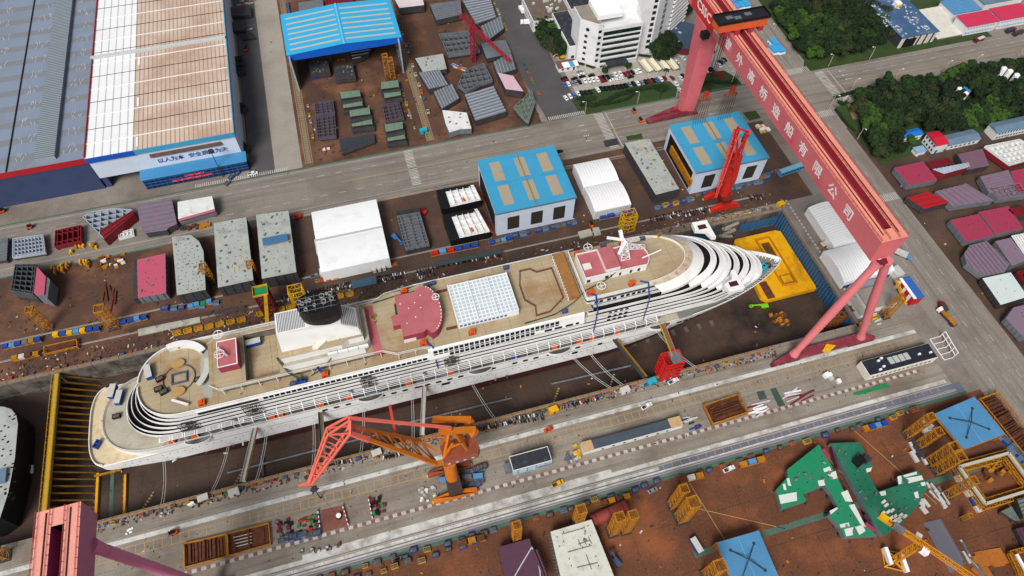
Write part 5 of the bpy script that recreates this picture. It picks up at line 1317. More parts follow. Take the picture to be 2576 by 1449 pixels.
# guard hut, car ports
gh_, r = bld('guard_hut', 'small guard hut with white, blue and brown roof panels by the car park', 'hut', 127.5, 139.5, 330, 336.5, 3, WALLW, M('brown_hut_roof', (122, 82, 72), .7, .2, .4))
MB().box(130.5, 140.6, 329.2, 334.5, 3.4, 3.5).build('roof_panel', WHITE, gh_); MB().box(135, 138, 329.3, 334.4, 3.52, 3.58).build('roof_panel', ROOFB, gh_); wins_s(gh_, 330, [(129.5, 1, 1.4, 1.3), (133, 1, 1.2, 1.4), (137, .1, 1.2, 2.2)])
for i, (x, y) in enumerate(((181.5, 319), (187, 318.4), (192.6, 317.6), (198.2, 316.8))):
    t = T('car_port', 'cream pitched fabric car port, %s of the row below the office tower' % ('leftmost', 'second from the left', 'third from the left', 'rightmost')[i], 'car port', (x, y, 0), R(8), 'cream car ports')
    c_ = MB(); c_.face([(-2.4, -6, 3.3), (0, -6, 2.5), (0, 6, 2.5), (-2.4, 6, 3.3)]); c_.face([(0, -6, 2.5), (2.4, -6, 3.3), (2.4, 6, 3.3), (0, 6, 2.5)])
    c_.build('canopy', M('cream_canopy', (232, 224, 196), .6, .06, .4, (180, 170, 140), .3, .6), t, world=False)
    each_ = [MB().bar((0, y_, 0), (0, y_, 2.5), .2).bar((0, y_, 1.2), (2.2, y_, 3.1), .12).bar((0, y_, 1.2), (-2.2, y_, 3.1), .12) for y_ in (-5, 0, 5)]
    for e in each_: e.build('post', WHITE, t, world=False)
# far right buildings beyond the crossing road
t, r = bld('repair_shed', 'long shed with weathered blue roof and striped front beside the wood', 'shed', 350, 377, 295.5, 346, 8, M('yellow_white_striped_wall', (214, 214, 208), .6, .08, .3, st=(('x', 5, .3, (60, 64, 70), 0), ('x', 5, .08, (220, 170, 40), 1.5))), M('weathered_blue_roof', (66, 98, 138), .55, .12, .1, (118, 140, 160), .5, .1), None, .6)
MB().box(353, 362, 295.3, 295.45, 0, 6.5).build('door_opening', DARK, t)
each('sealant_patch', [MB().ob((random.choice((348.5, 351, 352.5, 365, 369, 372))+random.uniform(-2, 2), random.uniform(297, 346), 8.38), random.uniform(1, 2.4), random.uniform(.5, 1.3), .05, random.random()*3) for i in range(95)], M('white_sealant'), r)
MB().box(364, 368, 325, 329, 8.4, 11).build('roof_cabin', WHITE, r); MB().box(364, 368, 324.6, 325, 8.4, 10).build('cabin_front', YEL, r)
t, r = bld('concrete_platform', 'bare white concrete platform between the shed and the pink roofs', 'platform', 381, 405, 296, 327, .9, M('platform_edge', (130, 116, 104), .8, .2, .3), M('white_concrete_slab', (226, 222, 212), .8, .07, .2, (170, 160, 148), .5, .15), None, 0)
for i, (a, b, c_, d, lab) in enumerate(((400.4, 424.5, 295.6, 307.5, 'two-storey white dormitory with pink roof, nearest the white platform'), (427, 451, 295.8, 308.5, 'two-storey white dormitory with pink roof at the right edge, front row'), (470, 505, 305, 318, 'far dormitory with pink roof in the upper right corner'))):
    t, r = bld('dormitory', lab, 'dormitory', a, b, c_, d, 7, WALLW, REDR, None, .5, group='pink-roofed dormitories'); wins_s(t, c_, [(x, z, .9, 1.3) for x in [a+1+k*2.2 for k in range(int((b-a)/2.2))] for z in (1.2, 4.6)], LBLUE)
for i, (a, b, c_, d, h, m_, lab) in enumerate(((404, 426, 313, 328, 4, LBLUE, 'light blue roofed shed behind the nearest pink dormitory'), (430, 462, 316, 326, 5, GBR, 'grey blue roofed shed behind the pink dormitories'), (440, 462, 334, 350, 6, ROOFB, 'far blue roofed shed in the upper right'), (385, 424, 340, 352, 5, M('ochre_roof', (150, 112, 64), .7, .2, .4), 'ochre roofed shed on the top edge beside the weathered shed'), (470, 520, 330, 350, 7, M('beige_roof', (190, 180, 165), .7, .1, .3), 'beige block at the top right corner'))):
    bld('shed', lab, 'shed', a, b, c_, d, h, WALLW, m_, None, .4, group='sheds beyond the platform')
t, r = bld('hut', 'small cream hut with bright blue roof at the edge of the wood', 'hut', 299, 315.2, 218.4, 223.4, 4, CREAMW, M('clear_blue_roof', (30, 120, 210), .5, .1, .3), 'x', .4, .8); wins_s(t, 218.4, [(x, 1, 1, 1.2) for x in range(300, 314, 3)])
t, r = bld('site_office', 'two-storey white site office with red roof below the wood', 'building', 314.8, 322.2, 206, 216, 6.6, WALLW, M('red_sheet_roof', (200, 32, 56), .5, .08, .3), 'x', .5, 1); wins_w(t, 314.8, [(y, z, 1.1, 1.5) for y in (207, 209, 211.5, 214) for z in (1, 4.2)]); wins_s(t, 206, [(316, .2, 1.6, 2.4)], BLUE, 'door')
t, r = bld('site_office', 'long low white block with grey-blue roof right of the red roofed office', 'building', 325, 346, 206.4, 214, 3.8, WALLW, GBR, 'x', .5, 1); wins_s(t, 206.4, [(x, 1, 1, 1.5) for x in range(327, 345, 3)])
t, r = bld('site_office', 'two-storey white block with grey-blue roof at the right edge, left of the white hull block', 'building', 356.4, 386, 206.3, 214, 5.8, WALLW, GBR, 'x', .5, 1.2); wins_s(t, 206.3, [(x, z, 1, 1.3) for x in range(358, 384, 2) for z in (1, 3.8)])
t, r = bld('shelter', 'small white car shelter in front of the red roofed office', 'shelter', 304.5, 310.5, 207, 211, 2.6, WALLW, M('pale_blue_tarp', (140, 180, 220), .6, .1, .4))
# huts on the near quay
t, r = bld('quay_hut', 'black-roofed quay hut with pale blue front right of the orange crane', 'hut', 29.2, 46.2, 89, 95.4, 5, M('pale_blue_mural_wall', (176, 208, 226), .6, .1, .4, (215, 225, 235), .5, .3), ROOFG, None, -.25); wins_s(t, 89, [(x, z, .8, .9) for x in (31, 35, 39, 43) for z in (1, 3.4)])
MB().box(40, 46, 88.85, 88.95, .6, 2.6).build('mural_panel', M('violet_grey_panel', (132, 138, 168), .6, .3, .6), t); MB().wallring(rect(29.2, 46.2, 89, 95.4), 5, 5.7, .2).build('parapet', WALLW, t)
MB().box(26.4, 29, 90, 94, 0, 2.6).build('outside_stair', STEEL, t)
t, r = bld('quay_hut', 'long narrow white quay hut with slate roof and rusty end caps', 'hut', 60.8, 106.6, 89.4, 93.6, 3.4, WALLW, M('slate_felt_roof', (74, 84, 96), .8, .2, .3), None, -.1); wins_s(t, 89.4, [(x, .8, 1, 1.3) for x in (69, 74, 79, 84, 89.5, 94.5, 99)], DARK)
each('end_roof', [MB().box(a, b, 89.2, 93.8, 3.76, 3.82) for a, b in ((60.7, 65.4), (101, 106.7))], M('rusty_cream_roof', (206, 176, 130), .8, .25, .4, (150, 90, 40), .7, .4), r)
t, r = bld('quay_hut', 'white quay hut with black roof and four pale skylights at the quay end', 'hut', 198, 234, 88, 95.8, 4.8, CREAMW, M('black_felt_roof', (30, 34, 48), .7, .25, .4, (70, 78, 96), .4, .5), None, -.3); wins_s(t, 88, [(x, 1.6, .9, 1.5) for x in [200.5+2.3*k for k in range(14)]], DARK)
each('skylight', [MB().box(x, x+2.3, 90.6, 94, 5.2, 5.5) for x in (210.4, 213.2, 216, 218.8)], M('pale_skylight'), r)
each('air_unit', [MB().ob((x, y, 5.2), 1.1, .8, .9) for x, y in ((205.6, 93.6), (207.6, 94.4), (206.4, 90.4), (204, 89.4), (226, 91.6), (231.6, 91))], WHITE, r)
t = T('lattice_frame', 'white steel frame lying upright beside the black-roofed quay end hut', 'frame', (245.5, 93, 0))
m = MB()
for i in range(5): m.bar((244.5+.3*i, 87.5+2.9*i, 0), (244.5+.3*i, 87.5+2.9*i, 5), .35).bar((240, 87.5+2.9*i, .2), (244.5+.3*i, 87.5+2.9*i, .2), .25)
m.bar((244.5, 87.5, 5), (245.7, 99.1, 5), .35).bar((244.5, 87.5, 2.5), (245.7, 99.1, 2.5), .3).bar((240, 87.5, .2), (240, 99, .2), .3)
m.build('frame', WHITE, t)
rb2 = T('site_cabin', 'red and white striped cabin with blue roof beside the dock-head road', 'cabin', (243.6, 124.6, 0))
MB().box(241, 246.6, 118.4, 131, 0, 6).build('wall', M('red_white_striped_wall', (196, 30, 40), .6, .1, .4, st=(('y', 4.2, .4, (235, 235, 235), 0),)), rb2)
MB().box(240.9, 246.7, 118.2, 131.2, 6, 6.4).build('roof', M('royal_blue_roof', (52, 104, 186), .5, .1, .3), rb2); MB().box(240.6, 242.2, 118.4, 131, 6.42, 6.6).build('roof_edge', WHITE, rb2)
MB().truss((239.6, 119, 1), (239.6, 131, 5.4), .9, .9, 8, .18).build('outside_stair', YEL, rb2)
bld('flat_roof_store', 'grey flat-roofed store with white walls behind the pink gantry legs', 'store', 217.2, 233.8, 119.8, 131, 4.8, WALLW, M('grey_slab_roof', (150, 142, 132), .8, .15, .3), None, .2)
bld('storage_cabin', 'white storage cabin beside the arched tent at the road', 'cabin', 243, 247, 131.6, 139.5, 3, CREAMW, PALE, None, .1)
bld('ribbed_store', 'low store with ribbed grey roof against the arched white tent', 'store', 217, 233, 131.5, 135.5, 3.6, WALLW, M('ribbed_grey_roof', (148, 156, 164), .5, .1, .3, st=(('x', 1, .3, (112, 120, 128), 0),)), None, .1)
bld('platform_block', 'white slanted concrete block in front of the grey flat-roofed store', 'block', 212.6, 216.6, 118.5, 129, 3, WALLW, CONC, None, 0)
# ================================================================ SHIP BLOCKS LYING IN THE YARDS
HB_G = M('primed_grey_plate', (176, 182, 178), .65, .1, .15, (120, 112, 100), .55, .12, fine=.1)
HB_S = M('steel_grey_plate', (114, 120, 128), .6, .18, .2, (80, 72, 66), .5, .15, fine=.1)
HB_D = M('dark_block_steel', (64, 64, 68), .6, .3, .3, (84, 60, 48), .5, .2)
HB_M = M('mauve_primer', (136, 116, 134), .65, .14, .2, (100, 84, 96), .5, .2)
HB_C = M('crimson_primer', (162, 56, 84), .6, .08, .2, (140, 44, 66), .4, .15, fine=.05)
HB_R = M('dark_red_primer', (132, 30, 42), .6, .2, .3, (80, 24, 30), .5, .3)
HB_W = M('white_block_paint', (232, 234, 232), .6, .08, .2, (150, 146, 140), .5, .3)
HB_L = M('pale_grey_frame', (176, 186, 200), .6, .12, .3)
HB_P = M('plum_primer', (92, 58, 78), .6, .15, .2, (60, 40, 50), .5, .2)
HB_PK = M('pink_plate', (192, 88, 112), .6, .08, .2, (150, 70, 90), .4, .2, fine=.05)
HB_GR = M('green_deck_paint', (26, 142, 96), .6, .14, .12, (40, 110, 84), .6, .12, fine=.12)
HB_GW = M('white_primer_patch', (222, 226, 222), .7, .06, .4)
HB_O = M('greenish_rust_cover', (112, 142, 122), .7, .2, .35, (176, 116, 60), .8, .3, dt=.5)
PIPEY = M('yellow_pipe', (232, 206, 40), .5, .1, 1)
def lerp2(a, b, t): return (a[0]+(b[0]-a[0])*t, a[1]+(b[1]-a[1])*t)
def hblock(label, k, pts, h, top, side, z0=1.0, ribs=None, cells=None, holes=0, pipes=0, gear=0, rh=.5, rm=None, grp='hull blocks', wallh=0, name='hull_block', stools=True, fr=None):
    poly = [tuple(W(k, a, b, h)[:2]) for a, b in pts]
    n = len(poly)
    if sum(poly[i][0]*poly[(i+1) % n][1]-poly[(i+1) % n][0]*poly[i][1] for i in range(n)) < 0: poly = poly[::-1]
    cx = sum(p[0] for p in poly)/n; cy = sum(p[1] for p in poly)/n
    t = T(name, label, 'hull block', (cx, cy, 0), 0, grp)
    zt = h if cells is None else h-cells[2]
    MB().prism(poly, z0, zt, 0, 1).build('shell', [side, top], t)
    rm = rm or top
    q = poly if n == 4 else None
    if q is None:
        xs = [p[0] for p in poly]; ys = [p[1] for p in poly]
    def inside(x, y):
        c = False
        for i in range(n):
            (ax, ay), (bx, by) = poly[i], poly[i-1]
            if (ay > y) != (by > y) and x < (bx-ax)*(y-ay)/(by-ay)+ax: c = not c
        return c
    def clip(a, b):      # the pieces of a-b inside the outline
        N = 60; segs = []; st_ = None
        for i in range(N+1):
            p = lerp2(a, b, i/N); ins = inside(*p)
            if ins and st_ is None: st_ = p
            if (not ins or i == N) and st_ is not None:
                if (Vector(p)-Vector(st_)).length > .6: segs.append((st_, p))
                st_ = None
        return segs
    bx0, bx1 = min(p[0] for p in poly), max(p[0] for p in poly); by0, by1 = min(p[1] for p in poly), max(p[1] for p in poly)
    def grid(axis, m):
        if q is not None:
            s_ = 0 if axis == 0 else 1
            a, b, c, d = q[s_], q[(s_+1) % 4], q[(s_+2) % 4], q[(s_+3) % 4]
            return [(lerp2(a, b, (i+.5)/m), lerp2(d, c, (i+.5)/m)) for i in range(m)]
        out = []
        for i in range(m):
            if axis == 0: x = bx0+(bx1-bx0)*(i+.5)/m; out += clip((x, by0), (x, by1))
            else: y = by0+(by1-by0)*(i+.5)/m; out += clip((bx0, y), (bx1, y))
        return out
    if ribs:
        each('stiffener', [MB().bar((*a, h+rh/2), (*b, h+rh/2), .22, rh) for a, b in grid(ribs[0], ribs[1])], rm, t)
    if cells:
        ce = cells[2]
        each('frame_web', [MB().bar((*a, h-ce/2), (*b, h-ce/2), .3, ce) for ax in (0, 1) for a, b in grid(ax, cells[ax])], rm, t)
        MB().wallring(poly, zt, h+.05, .35).build('edge_plate', rm, t)
    if fr:
        e_ = []
        for i in range(n):
            a, b = poly[i], poly[(i+1) % n]; L = (Vector(b)-Vector(a)).length; m = max(1, int(L/fr))
            nv = Vector((b[1]-a[1], a[0]-b[0])).normalized()*.18
            for j in range(m):
                p = lerp2(a, b, (j+.5)/m); e_.append(MB().box(p[0]+nv.x-.12, p[0]+nv.x+.12, p[1]+nv.y-.12, p[1]+nv.y+.12, z0, h-.1))
        random.shuffle(e_); each('side_frame', e_[:60], side, t)
    pts_in = []
    tries = 0
    while len(pts_in) < holes+gear+pipes and tries < 4000:
        tries += 1; x, y = random.uniform(bx0, bx1), random.uniform(by0, by1)
        if inside(x, y) and inside(x+1.3, y+1.3) and inside(x-1.3, y-1.3) and all((x-u)**2+(y-v)**2 > 4 for u, v in pts_in): pts_in.append((x, y))
    each('access_hole', [MB().prism([(x+rx*math.cos(i*.628), y+ry*math.sin(i*.628)) for i in range(10)], h+.01, h+.04) for (x, y) in pts_in[:holes] for rx, ry in (random.choice(((.34, .22), (.2, .3), (.28, .24))),)], DARK, t)
    each('loose_gear', [MB().ob((x, y, h+.02), random.uniform(.5, 1.8), random.uniform(.4, 1.1), random.uniform(.2, .8), random.random()*3) for x, y in pts_in[holes:holes+gear]], M('deck_gear', (104, 106, 104), .7, .5, 1.2, (210, 205, 195), .7, .8), t)
    each('pipe_spool', [MB().path([(x, y, h+.2), (x+dx, y+dy, h+.2)], .16, 6) for x, y in pts_in[holes+gear:] for dx, dy in (random.choice(((.3, 2.4), (2, .4), (-.4, 1.8), (.6, 1.2))),)], PIPEY, t)
    if stools and z0 > .3:
        each('support', [MB().ob((lerp2(p, (cx, cy), .12)[0], lerp2(p, (cx, cy), .12)[1], 0), .8, .8, z0) for p in poly], DSTEEL, t)
    return t, poly
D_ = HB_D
# --- left yard beside the main road and behind the dock
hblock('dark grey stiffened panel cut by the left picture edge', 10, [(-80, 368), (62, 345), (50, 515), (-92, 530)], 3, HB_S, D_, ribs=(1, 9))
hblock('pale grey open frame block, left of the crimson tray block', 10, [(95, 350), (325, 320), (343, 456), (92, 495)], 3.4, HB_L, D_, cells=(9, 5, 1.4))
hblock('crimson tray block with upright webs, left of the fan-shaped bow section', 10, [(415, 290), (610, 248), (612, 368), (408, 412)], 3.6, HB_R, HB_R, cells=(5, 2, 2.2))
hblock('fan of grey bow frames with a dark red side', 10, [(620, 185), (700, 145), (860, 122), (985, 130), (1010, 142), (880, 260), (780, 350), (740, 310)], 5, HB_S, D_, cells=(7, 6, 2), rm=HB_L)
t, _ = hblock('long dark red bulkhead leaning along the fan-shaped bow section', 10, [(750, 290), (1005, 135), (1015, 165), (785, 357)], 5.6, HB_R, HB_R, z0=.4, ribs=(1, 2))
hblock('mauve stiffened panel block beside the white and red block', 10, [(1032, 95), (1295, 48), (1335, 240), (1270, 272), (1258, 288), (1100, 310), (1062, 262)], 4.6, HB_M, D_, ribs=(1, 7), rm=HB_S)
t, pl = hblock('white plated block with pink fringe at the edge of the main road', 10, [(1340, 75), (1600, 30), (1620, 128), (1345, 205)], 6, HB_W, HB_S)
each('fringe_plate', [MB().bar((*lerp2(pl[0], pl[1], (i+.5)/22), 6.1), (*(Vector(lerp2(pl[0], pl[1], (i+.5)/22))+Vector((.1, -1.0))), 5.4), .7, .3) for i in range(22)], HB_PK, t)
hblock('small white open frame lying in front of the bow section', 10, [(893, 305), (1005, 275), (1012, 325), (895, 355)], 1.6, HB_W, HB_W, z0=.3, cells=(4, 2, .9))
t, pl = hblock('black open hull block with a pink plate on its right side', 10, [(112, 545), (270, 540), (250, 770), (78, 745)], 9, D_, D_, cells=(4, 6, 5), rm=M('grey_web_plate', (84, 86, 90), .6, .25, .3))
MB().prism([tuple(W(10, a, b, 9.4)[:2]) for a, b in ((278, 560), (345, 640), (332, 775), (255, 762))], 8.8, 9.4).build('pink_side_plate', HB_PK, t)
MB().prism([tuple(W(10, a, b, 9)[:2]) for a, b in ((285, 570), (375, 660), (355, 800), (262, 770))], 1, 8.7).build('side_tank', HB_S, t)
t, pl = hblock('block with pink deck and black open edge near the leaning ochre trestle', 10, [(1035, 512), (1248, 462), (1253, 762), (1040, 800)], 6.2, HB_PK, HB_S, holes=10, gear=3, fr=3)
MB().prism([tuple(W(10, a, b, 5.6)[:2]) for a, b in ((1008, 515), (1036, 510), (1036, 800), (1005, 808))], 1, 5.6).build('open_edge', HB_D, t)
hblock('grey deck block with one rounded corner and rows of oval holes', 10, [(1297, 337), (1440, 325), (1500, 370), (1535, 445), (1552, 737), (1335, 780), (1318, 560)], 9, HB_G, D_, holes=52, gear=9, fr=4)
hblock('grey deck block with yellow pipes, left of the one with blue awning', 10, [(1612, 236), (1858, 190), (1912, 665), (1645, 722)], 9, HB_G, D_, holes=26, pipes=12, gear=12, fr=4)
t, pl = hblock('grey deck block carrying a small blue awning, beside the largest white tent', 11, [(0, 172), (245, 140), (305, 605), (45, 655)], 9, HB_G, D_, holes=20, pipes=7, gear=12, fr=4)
aw = T('awning', 'small blue-grey awning standing on a grey deck block', 'awning', tuple(W(11, 145, 360, 9)), 0)
ap_ = [tuple(W(11, a, b, 11.4)[:2]) for a, b in ((45, 350), (235, 315), (240, 365), (55, 405))]
MB().prism(ap_, 11.2, 11.5).build('sheet', M('awning_blue', (72, 116, 156), .5, .12, .3), aw)
each('post', [MB().bar((*p, 9), (*p, 11.2), .2) for p in ap_], YEL, aw)
t, pl = hblock('open grey ribbed block with dark end wall, right of the largest white tent', 11, [(1062, 180), (1236, 150), (1308, 395), (1128, 432)], 5, HB_S, D_, cells=(3, 11, 1.6), rm=HB_S, fr=3)
MB().wallring([tuple(W(11, a, b, 5)[:2]) for a, b in ((1062, 180), (1240, 148))], 3, 8.4, .4, closed=False).build('end_wall', HB_D, t)
for lab, k, px in (('superstructure block in black and white with orange flank, rear one of the pair', 11, ((1360, -10), (1640, -55), (1700, 60), (1400, 130))), ('superstructure block in black and white with orange flank, front one of the pair', 11, ((1405, 175), (1668, 125), (1768, 300), (1468, 362)))):
    t, pl = hblock(lab, k, px, 6, HB_W, BLACK, z0=.6)
    A_, B_, C_, D4 = [Vector(W(k, a, b, 6)[:2]) for a, b in px]
    L4 = lambda u, v: tuple(A_.lerp(B_, u).lerp(D4.lerp(C_, u), v))
    MB().prism([L4(0, 0), L4(.22, 0), L4(.22, 1), L4(0, 1)], 6.02, 6.4).prism([L4(.22, 0), L4(.9, 0), L4(.9, .14), L4(.22, .14)], 6.02, 6.5).build('black_band', BLACK, t)
    MB().face([(*L4(1, 0), 6), (*L4(1, 1), 6), (*L4(1.16, 1), 1.5), (*L4(1.12, 0), 1.5)][::-1]).build('orange_flank', ORANGE, t)
    each('bulkhead', [MB().wallring([L4(u, .16), L4(u, 1)], 6, 7.4, .25, closed=False) for u in (.35, .52, .68, .85, .97)]+[MB().wallring([L4(.25, v), L4(.97, v)], 6, 7.2, .25, closed=False) for v in (.4, .66, .98)], WHITE, t)
    MB().ob((*L4(.6, .8), 6), .9, 2.6, .8, .2).build('equipment_box', ORANGE, t)
hblock('grey deck block with green and yellow pipes left of the ochre-doored workshop', 2, [(850, 1080), (1035, 1045), (1262, 1425), (1085, 1470)], 8, HB_G, D_, holes=18, pipes=10, gear=14, fr=4)
# --- far yard round the roller shelter
i_ = 0
for lab, pts in (('rear left', ((632, 695), (780, 680), (790, 725), (645, 745))), ('second left', ((655, 790), (800, 765), (805, 795), (660, 815))), ('third left', ((705, 835), (855, 810), (862, 860), (712, 880))), ('front left', ((720, 935), (872, 900), (880, 935), (728, 955))), ('rear right', ((945, 620), (1072, 605), (1080, 655), (945, 672))), ('second right', ((965, 705), (1090, 690), (1095, 718), (972, 740))), ('third right', ((970, 940), (1105, 918), (1110, 970), (980, 995))), ('front right', ((990, 1042), (1120, 1015), (1128, 1045), (995, 1065)))):
    t, pl = hblock('block under rusty green cover sheets before the blue shelter, %s of eight' % lab, 1, pts, 4.6, HB_O, D_, z0=3.9, ribs=(0, 5), rh=.12, grp='covered blocks', stools=False)
    cx = sum(p[0] for p in pl)/4; cy = sum(p[1] for p in pl)/4
    big = [(cx+(p[0]-cx)*1.12, cy+(p[1]-cy)*1.6-.8) for p in pl]
    MB().prism(big, .3, 2.4).build('lower_tank', D_, t)
    each('cover_post', [MB().bar((*p, 2.3), (*p, 4), .3) for p in pl], D_, t)
for lab, pts in (('dark brown egg-crate frame block, rear left of the yard before the shelter', ((440, 775), (580, 755), (595, 850), (450, 870))), ('long dark brown egg-crate frame block, front left of the yard before the shelter', ((450, 882), (595, 857), (605, 1030), (465, 1045))), ('dark brown egg-crate frame block between the right-hand covered blocks', ((953, 790), (1080, 765), (1117, 890), (977, 922)))):
    hblock(lab, 1, pts, 3, M('brown_purple_steel', (70, 58, 62), .6, .3, .3, (110, 60, 45), .6, .4), D_, cells=(4, 7 if 'long' in lab else 5, 1.6), rm=M('purple_grey_web', (92, 84, 96), .6, .2, .3), grp='egg-crate frames')
hblock('dark ribbed triangular panel near the road in front of the shelter', 1, [(622, 1050), (890, 1010), (900, 1072), (650, 1165)], 2, HB_D, D_, ribs=(1, 8), rh=.7, rm=M('slate_rib', (72, 76, 88), .6, .2, .4))
hblock('dark hull block under the shelter, rear left', 1, [(385, 385), (560, 365), (570, 430), (400, 450)], 5, HB_D, D_, holes=6, gear=6)
hblock('dark hull block under the shelter with loose plates', 1, [(390, 452), (540, 440), (558, 540), (412, 562)], 4.5, HB_D, D_, holes=8, gear=9)
hblock('grey black hull block at the shelter mouth with white gear', 1, [(590, 500), (730, 480), (752, 585), (600, 602)], 4, HB_D, D_, holes=8, gear=9)
hblock('quarter-round dark block with pale curved ribs under the shelter', 1, [(700, 340), (880, 300), (885, 345), (850, 400), (800, 430), (725, 455)], 4, HB_D, D_, ribs=(1, 6), rm=HB_L)
for lab, pts, h, tp, kw in (
    ('dark grey ribbed block at the top edge, left of the bright ribbed one', ((1310, 30), (1540, 0), (1555, 108), (1360, 152)), 5, HB_S, dict(ribs=(1, 7))),
    ('bright silver ribbed block at the top edge beside the dark lane', ((1550, -10), (1760, -40), (1812, 130), (1660, 182)), 5, HB_S, dict(ribs=(1, 10), rm=HB_L)),
    ('grey ribbed wedge block tilted beside the dark lane', ((1695, 200), (1850, 120), (1872, 212), (1742, 312)), 4, HB_S, dict(ribs=(0, 7), rm=HB_L)),
    ('dark open block of crossed frames left of the crimson tower crane', ((1380, 255), (1600, 235), (1690, 380), (1450, 416)), 4, HB_D, dict(cells=(6, 4, 2), rm=HB_S)),
    ('plain grey plate block right of the crimson tower crane', ((1695, 325), (1880, 300), (1930, 402), (1742, 442)), 4, HB_S, dict(holes=4)),
    ('grey ribbed block under the crimson crane jib', ((1790, 470), (1925, 395), (1962, 522), (1822, 562)), 4, HB_S, dict(ribs=(0, 6), rm=HB_L)),
    ('plain light grey plate block at the left of the block cluster', ((1200, 440), (1410, 405), (1440, 520), (1262, 545)), 5, HB_G, dict(holes=5, gear=4)),
    ('grey ribbed block in front of the plain light grey one', ((1228, 548), (1385, 525), (1452, 640), (1302, 672)), 5, HB_S, dict(ribs=(0, 8), rm=HB_L)),
    ('grey ribbed wedge block behind the white cut-out block', ((1340, 695), (1480, 632), (1535, 740), (1400, 822)), 4, HB_S, dict(ribs=(0, 7), rm=HB_L)),
    ('curved dark block with open frames in the middle of the cluster', ((1525, 640), (1550, 570), (1620, 510), (1720, 475), (1785, 600), (1700, 625), (1590, 690)), 5, HB_D, dict(cells=(6, 5, 2.4), rm=HB_S)),
    ('long grey stepped block with nine ribs beside the white cut-out block', ((1575, 715), (1790, 650), (1888, 842), (1656, 912)), 5, HB_S, dict(ribs=(1, 9), rm=HB_L, rh=.9)),
    ('white painted block with ragged cut-outs near the road', ((1405, 830), (1590, 850), (1605, 900), (1626, 970), (1540, 975), (1460, 1000), (1430, 930)), 5, HB_W, dict(gear=6)),
    ('pale pink plated block with crimson edge beside the dark lane', ((1822, 548), (1940, 572), (2020, 690), (1885, 672)), 6, M('pale_pink_plate', (216, 184, 196), .6, .06, .2), dict()),
    ('grey green pointed bow block at the corner of the dark lane', ((1945, 805), (2080, 680), (2108, 770), (2060, 915), (2030, 900)), 5, M('grey_green_frame', (120, 132, 124), .6, .2, .3), dict(cells=(5, 6, 2.2))),
    ('light grey plate block on the top edge behind the blue shelter', ((320, 20), (500, -10), (515, 70), (325, 92)), 4, HB_S, dict(holes=4)),
    ('pinkish white plate block on the top edge right of the blue shelter', ((1050, 0), (1255, -25), (1268, 38), (1082, 60)), 6, M('pinkish_white_plate', (224, 214, 214), .6, .06, .2), dict(fr=3)),
    ('dark rusty ribbed block on the top edge beside the blue shelter', ((520, -20), (720, -50), (735, 15), (525, 45)), 3, HB_R, dict(ribs=(0, 9)))):
    hblock(lab, 1, pts, h, tp, D_ if tp is not HB_W else HB_S, **kw)
for lab, pts, h, kw in (('black tarpaulin-covered block beside the tan hall, rear', ((1688, 60), (1890, 45), (1896, 112), (1700, 122)), 3, {}), ('black tarpaulin-covered block beside the tan hall, front', ((1700, 170), (1840, 160), (1846, 222), (1706, 236)), 3, {}), ('small dark open hull block beside the tan hall', ((1745, 430), (1832, 415), (1846, 530), (1762, 552)), 4, dict(cells=(3, 3, 2))), ('dark boat-shaped block beside the tan hall', ((1745, 770), (1830, 775), (1868, 805), (1790, 865)), 3, dict(cells=(3, 3, 1.2))), ('dark boat-shaped block beside the sign annex', ((1770, 1040), (1820, 1050), (1885, 1110), (1840, 1140)), 3, dict(cells=(3, 3, 1.2))), ('dark narrow open block in front of the two tarpaulin blocks', ((1810, 255), (1900, 245), (1930, 285), (1830, 298)), 1.5, dict(ribs=(0, 5)))):
    hblock(lab, 0, pts, h, HB_D, D_, grp='dark blocks beside the tan hall', **kw)
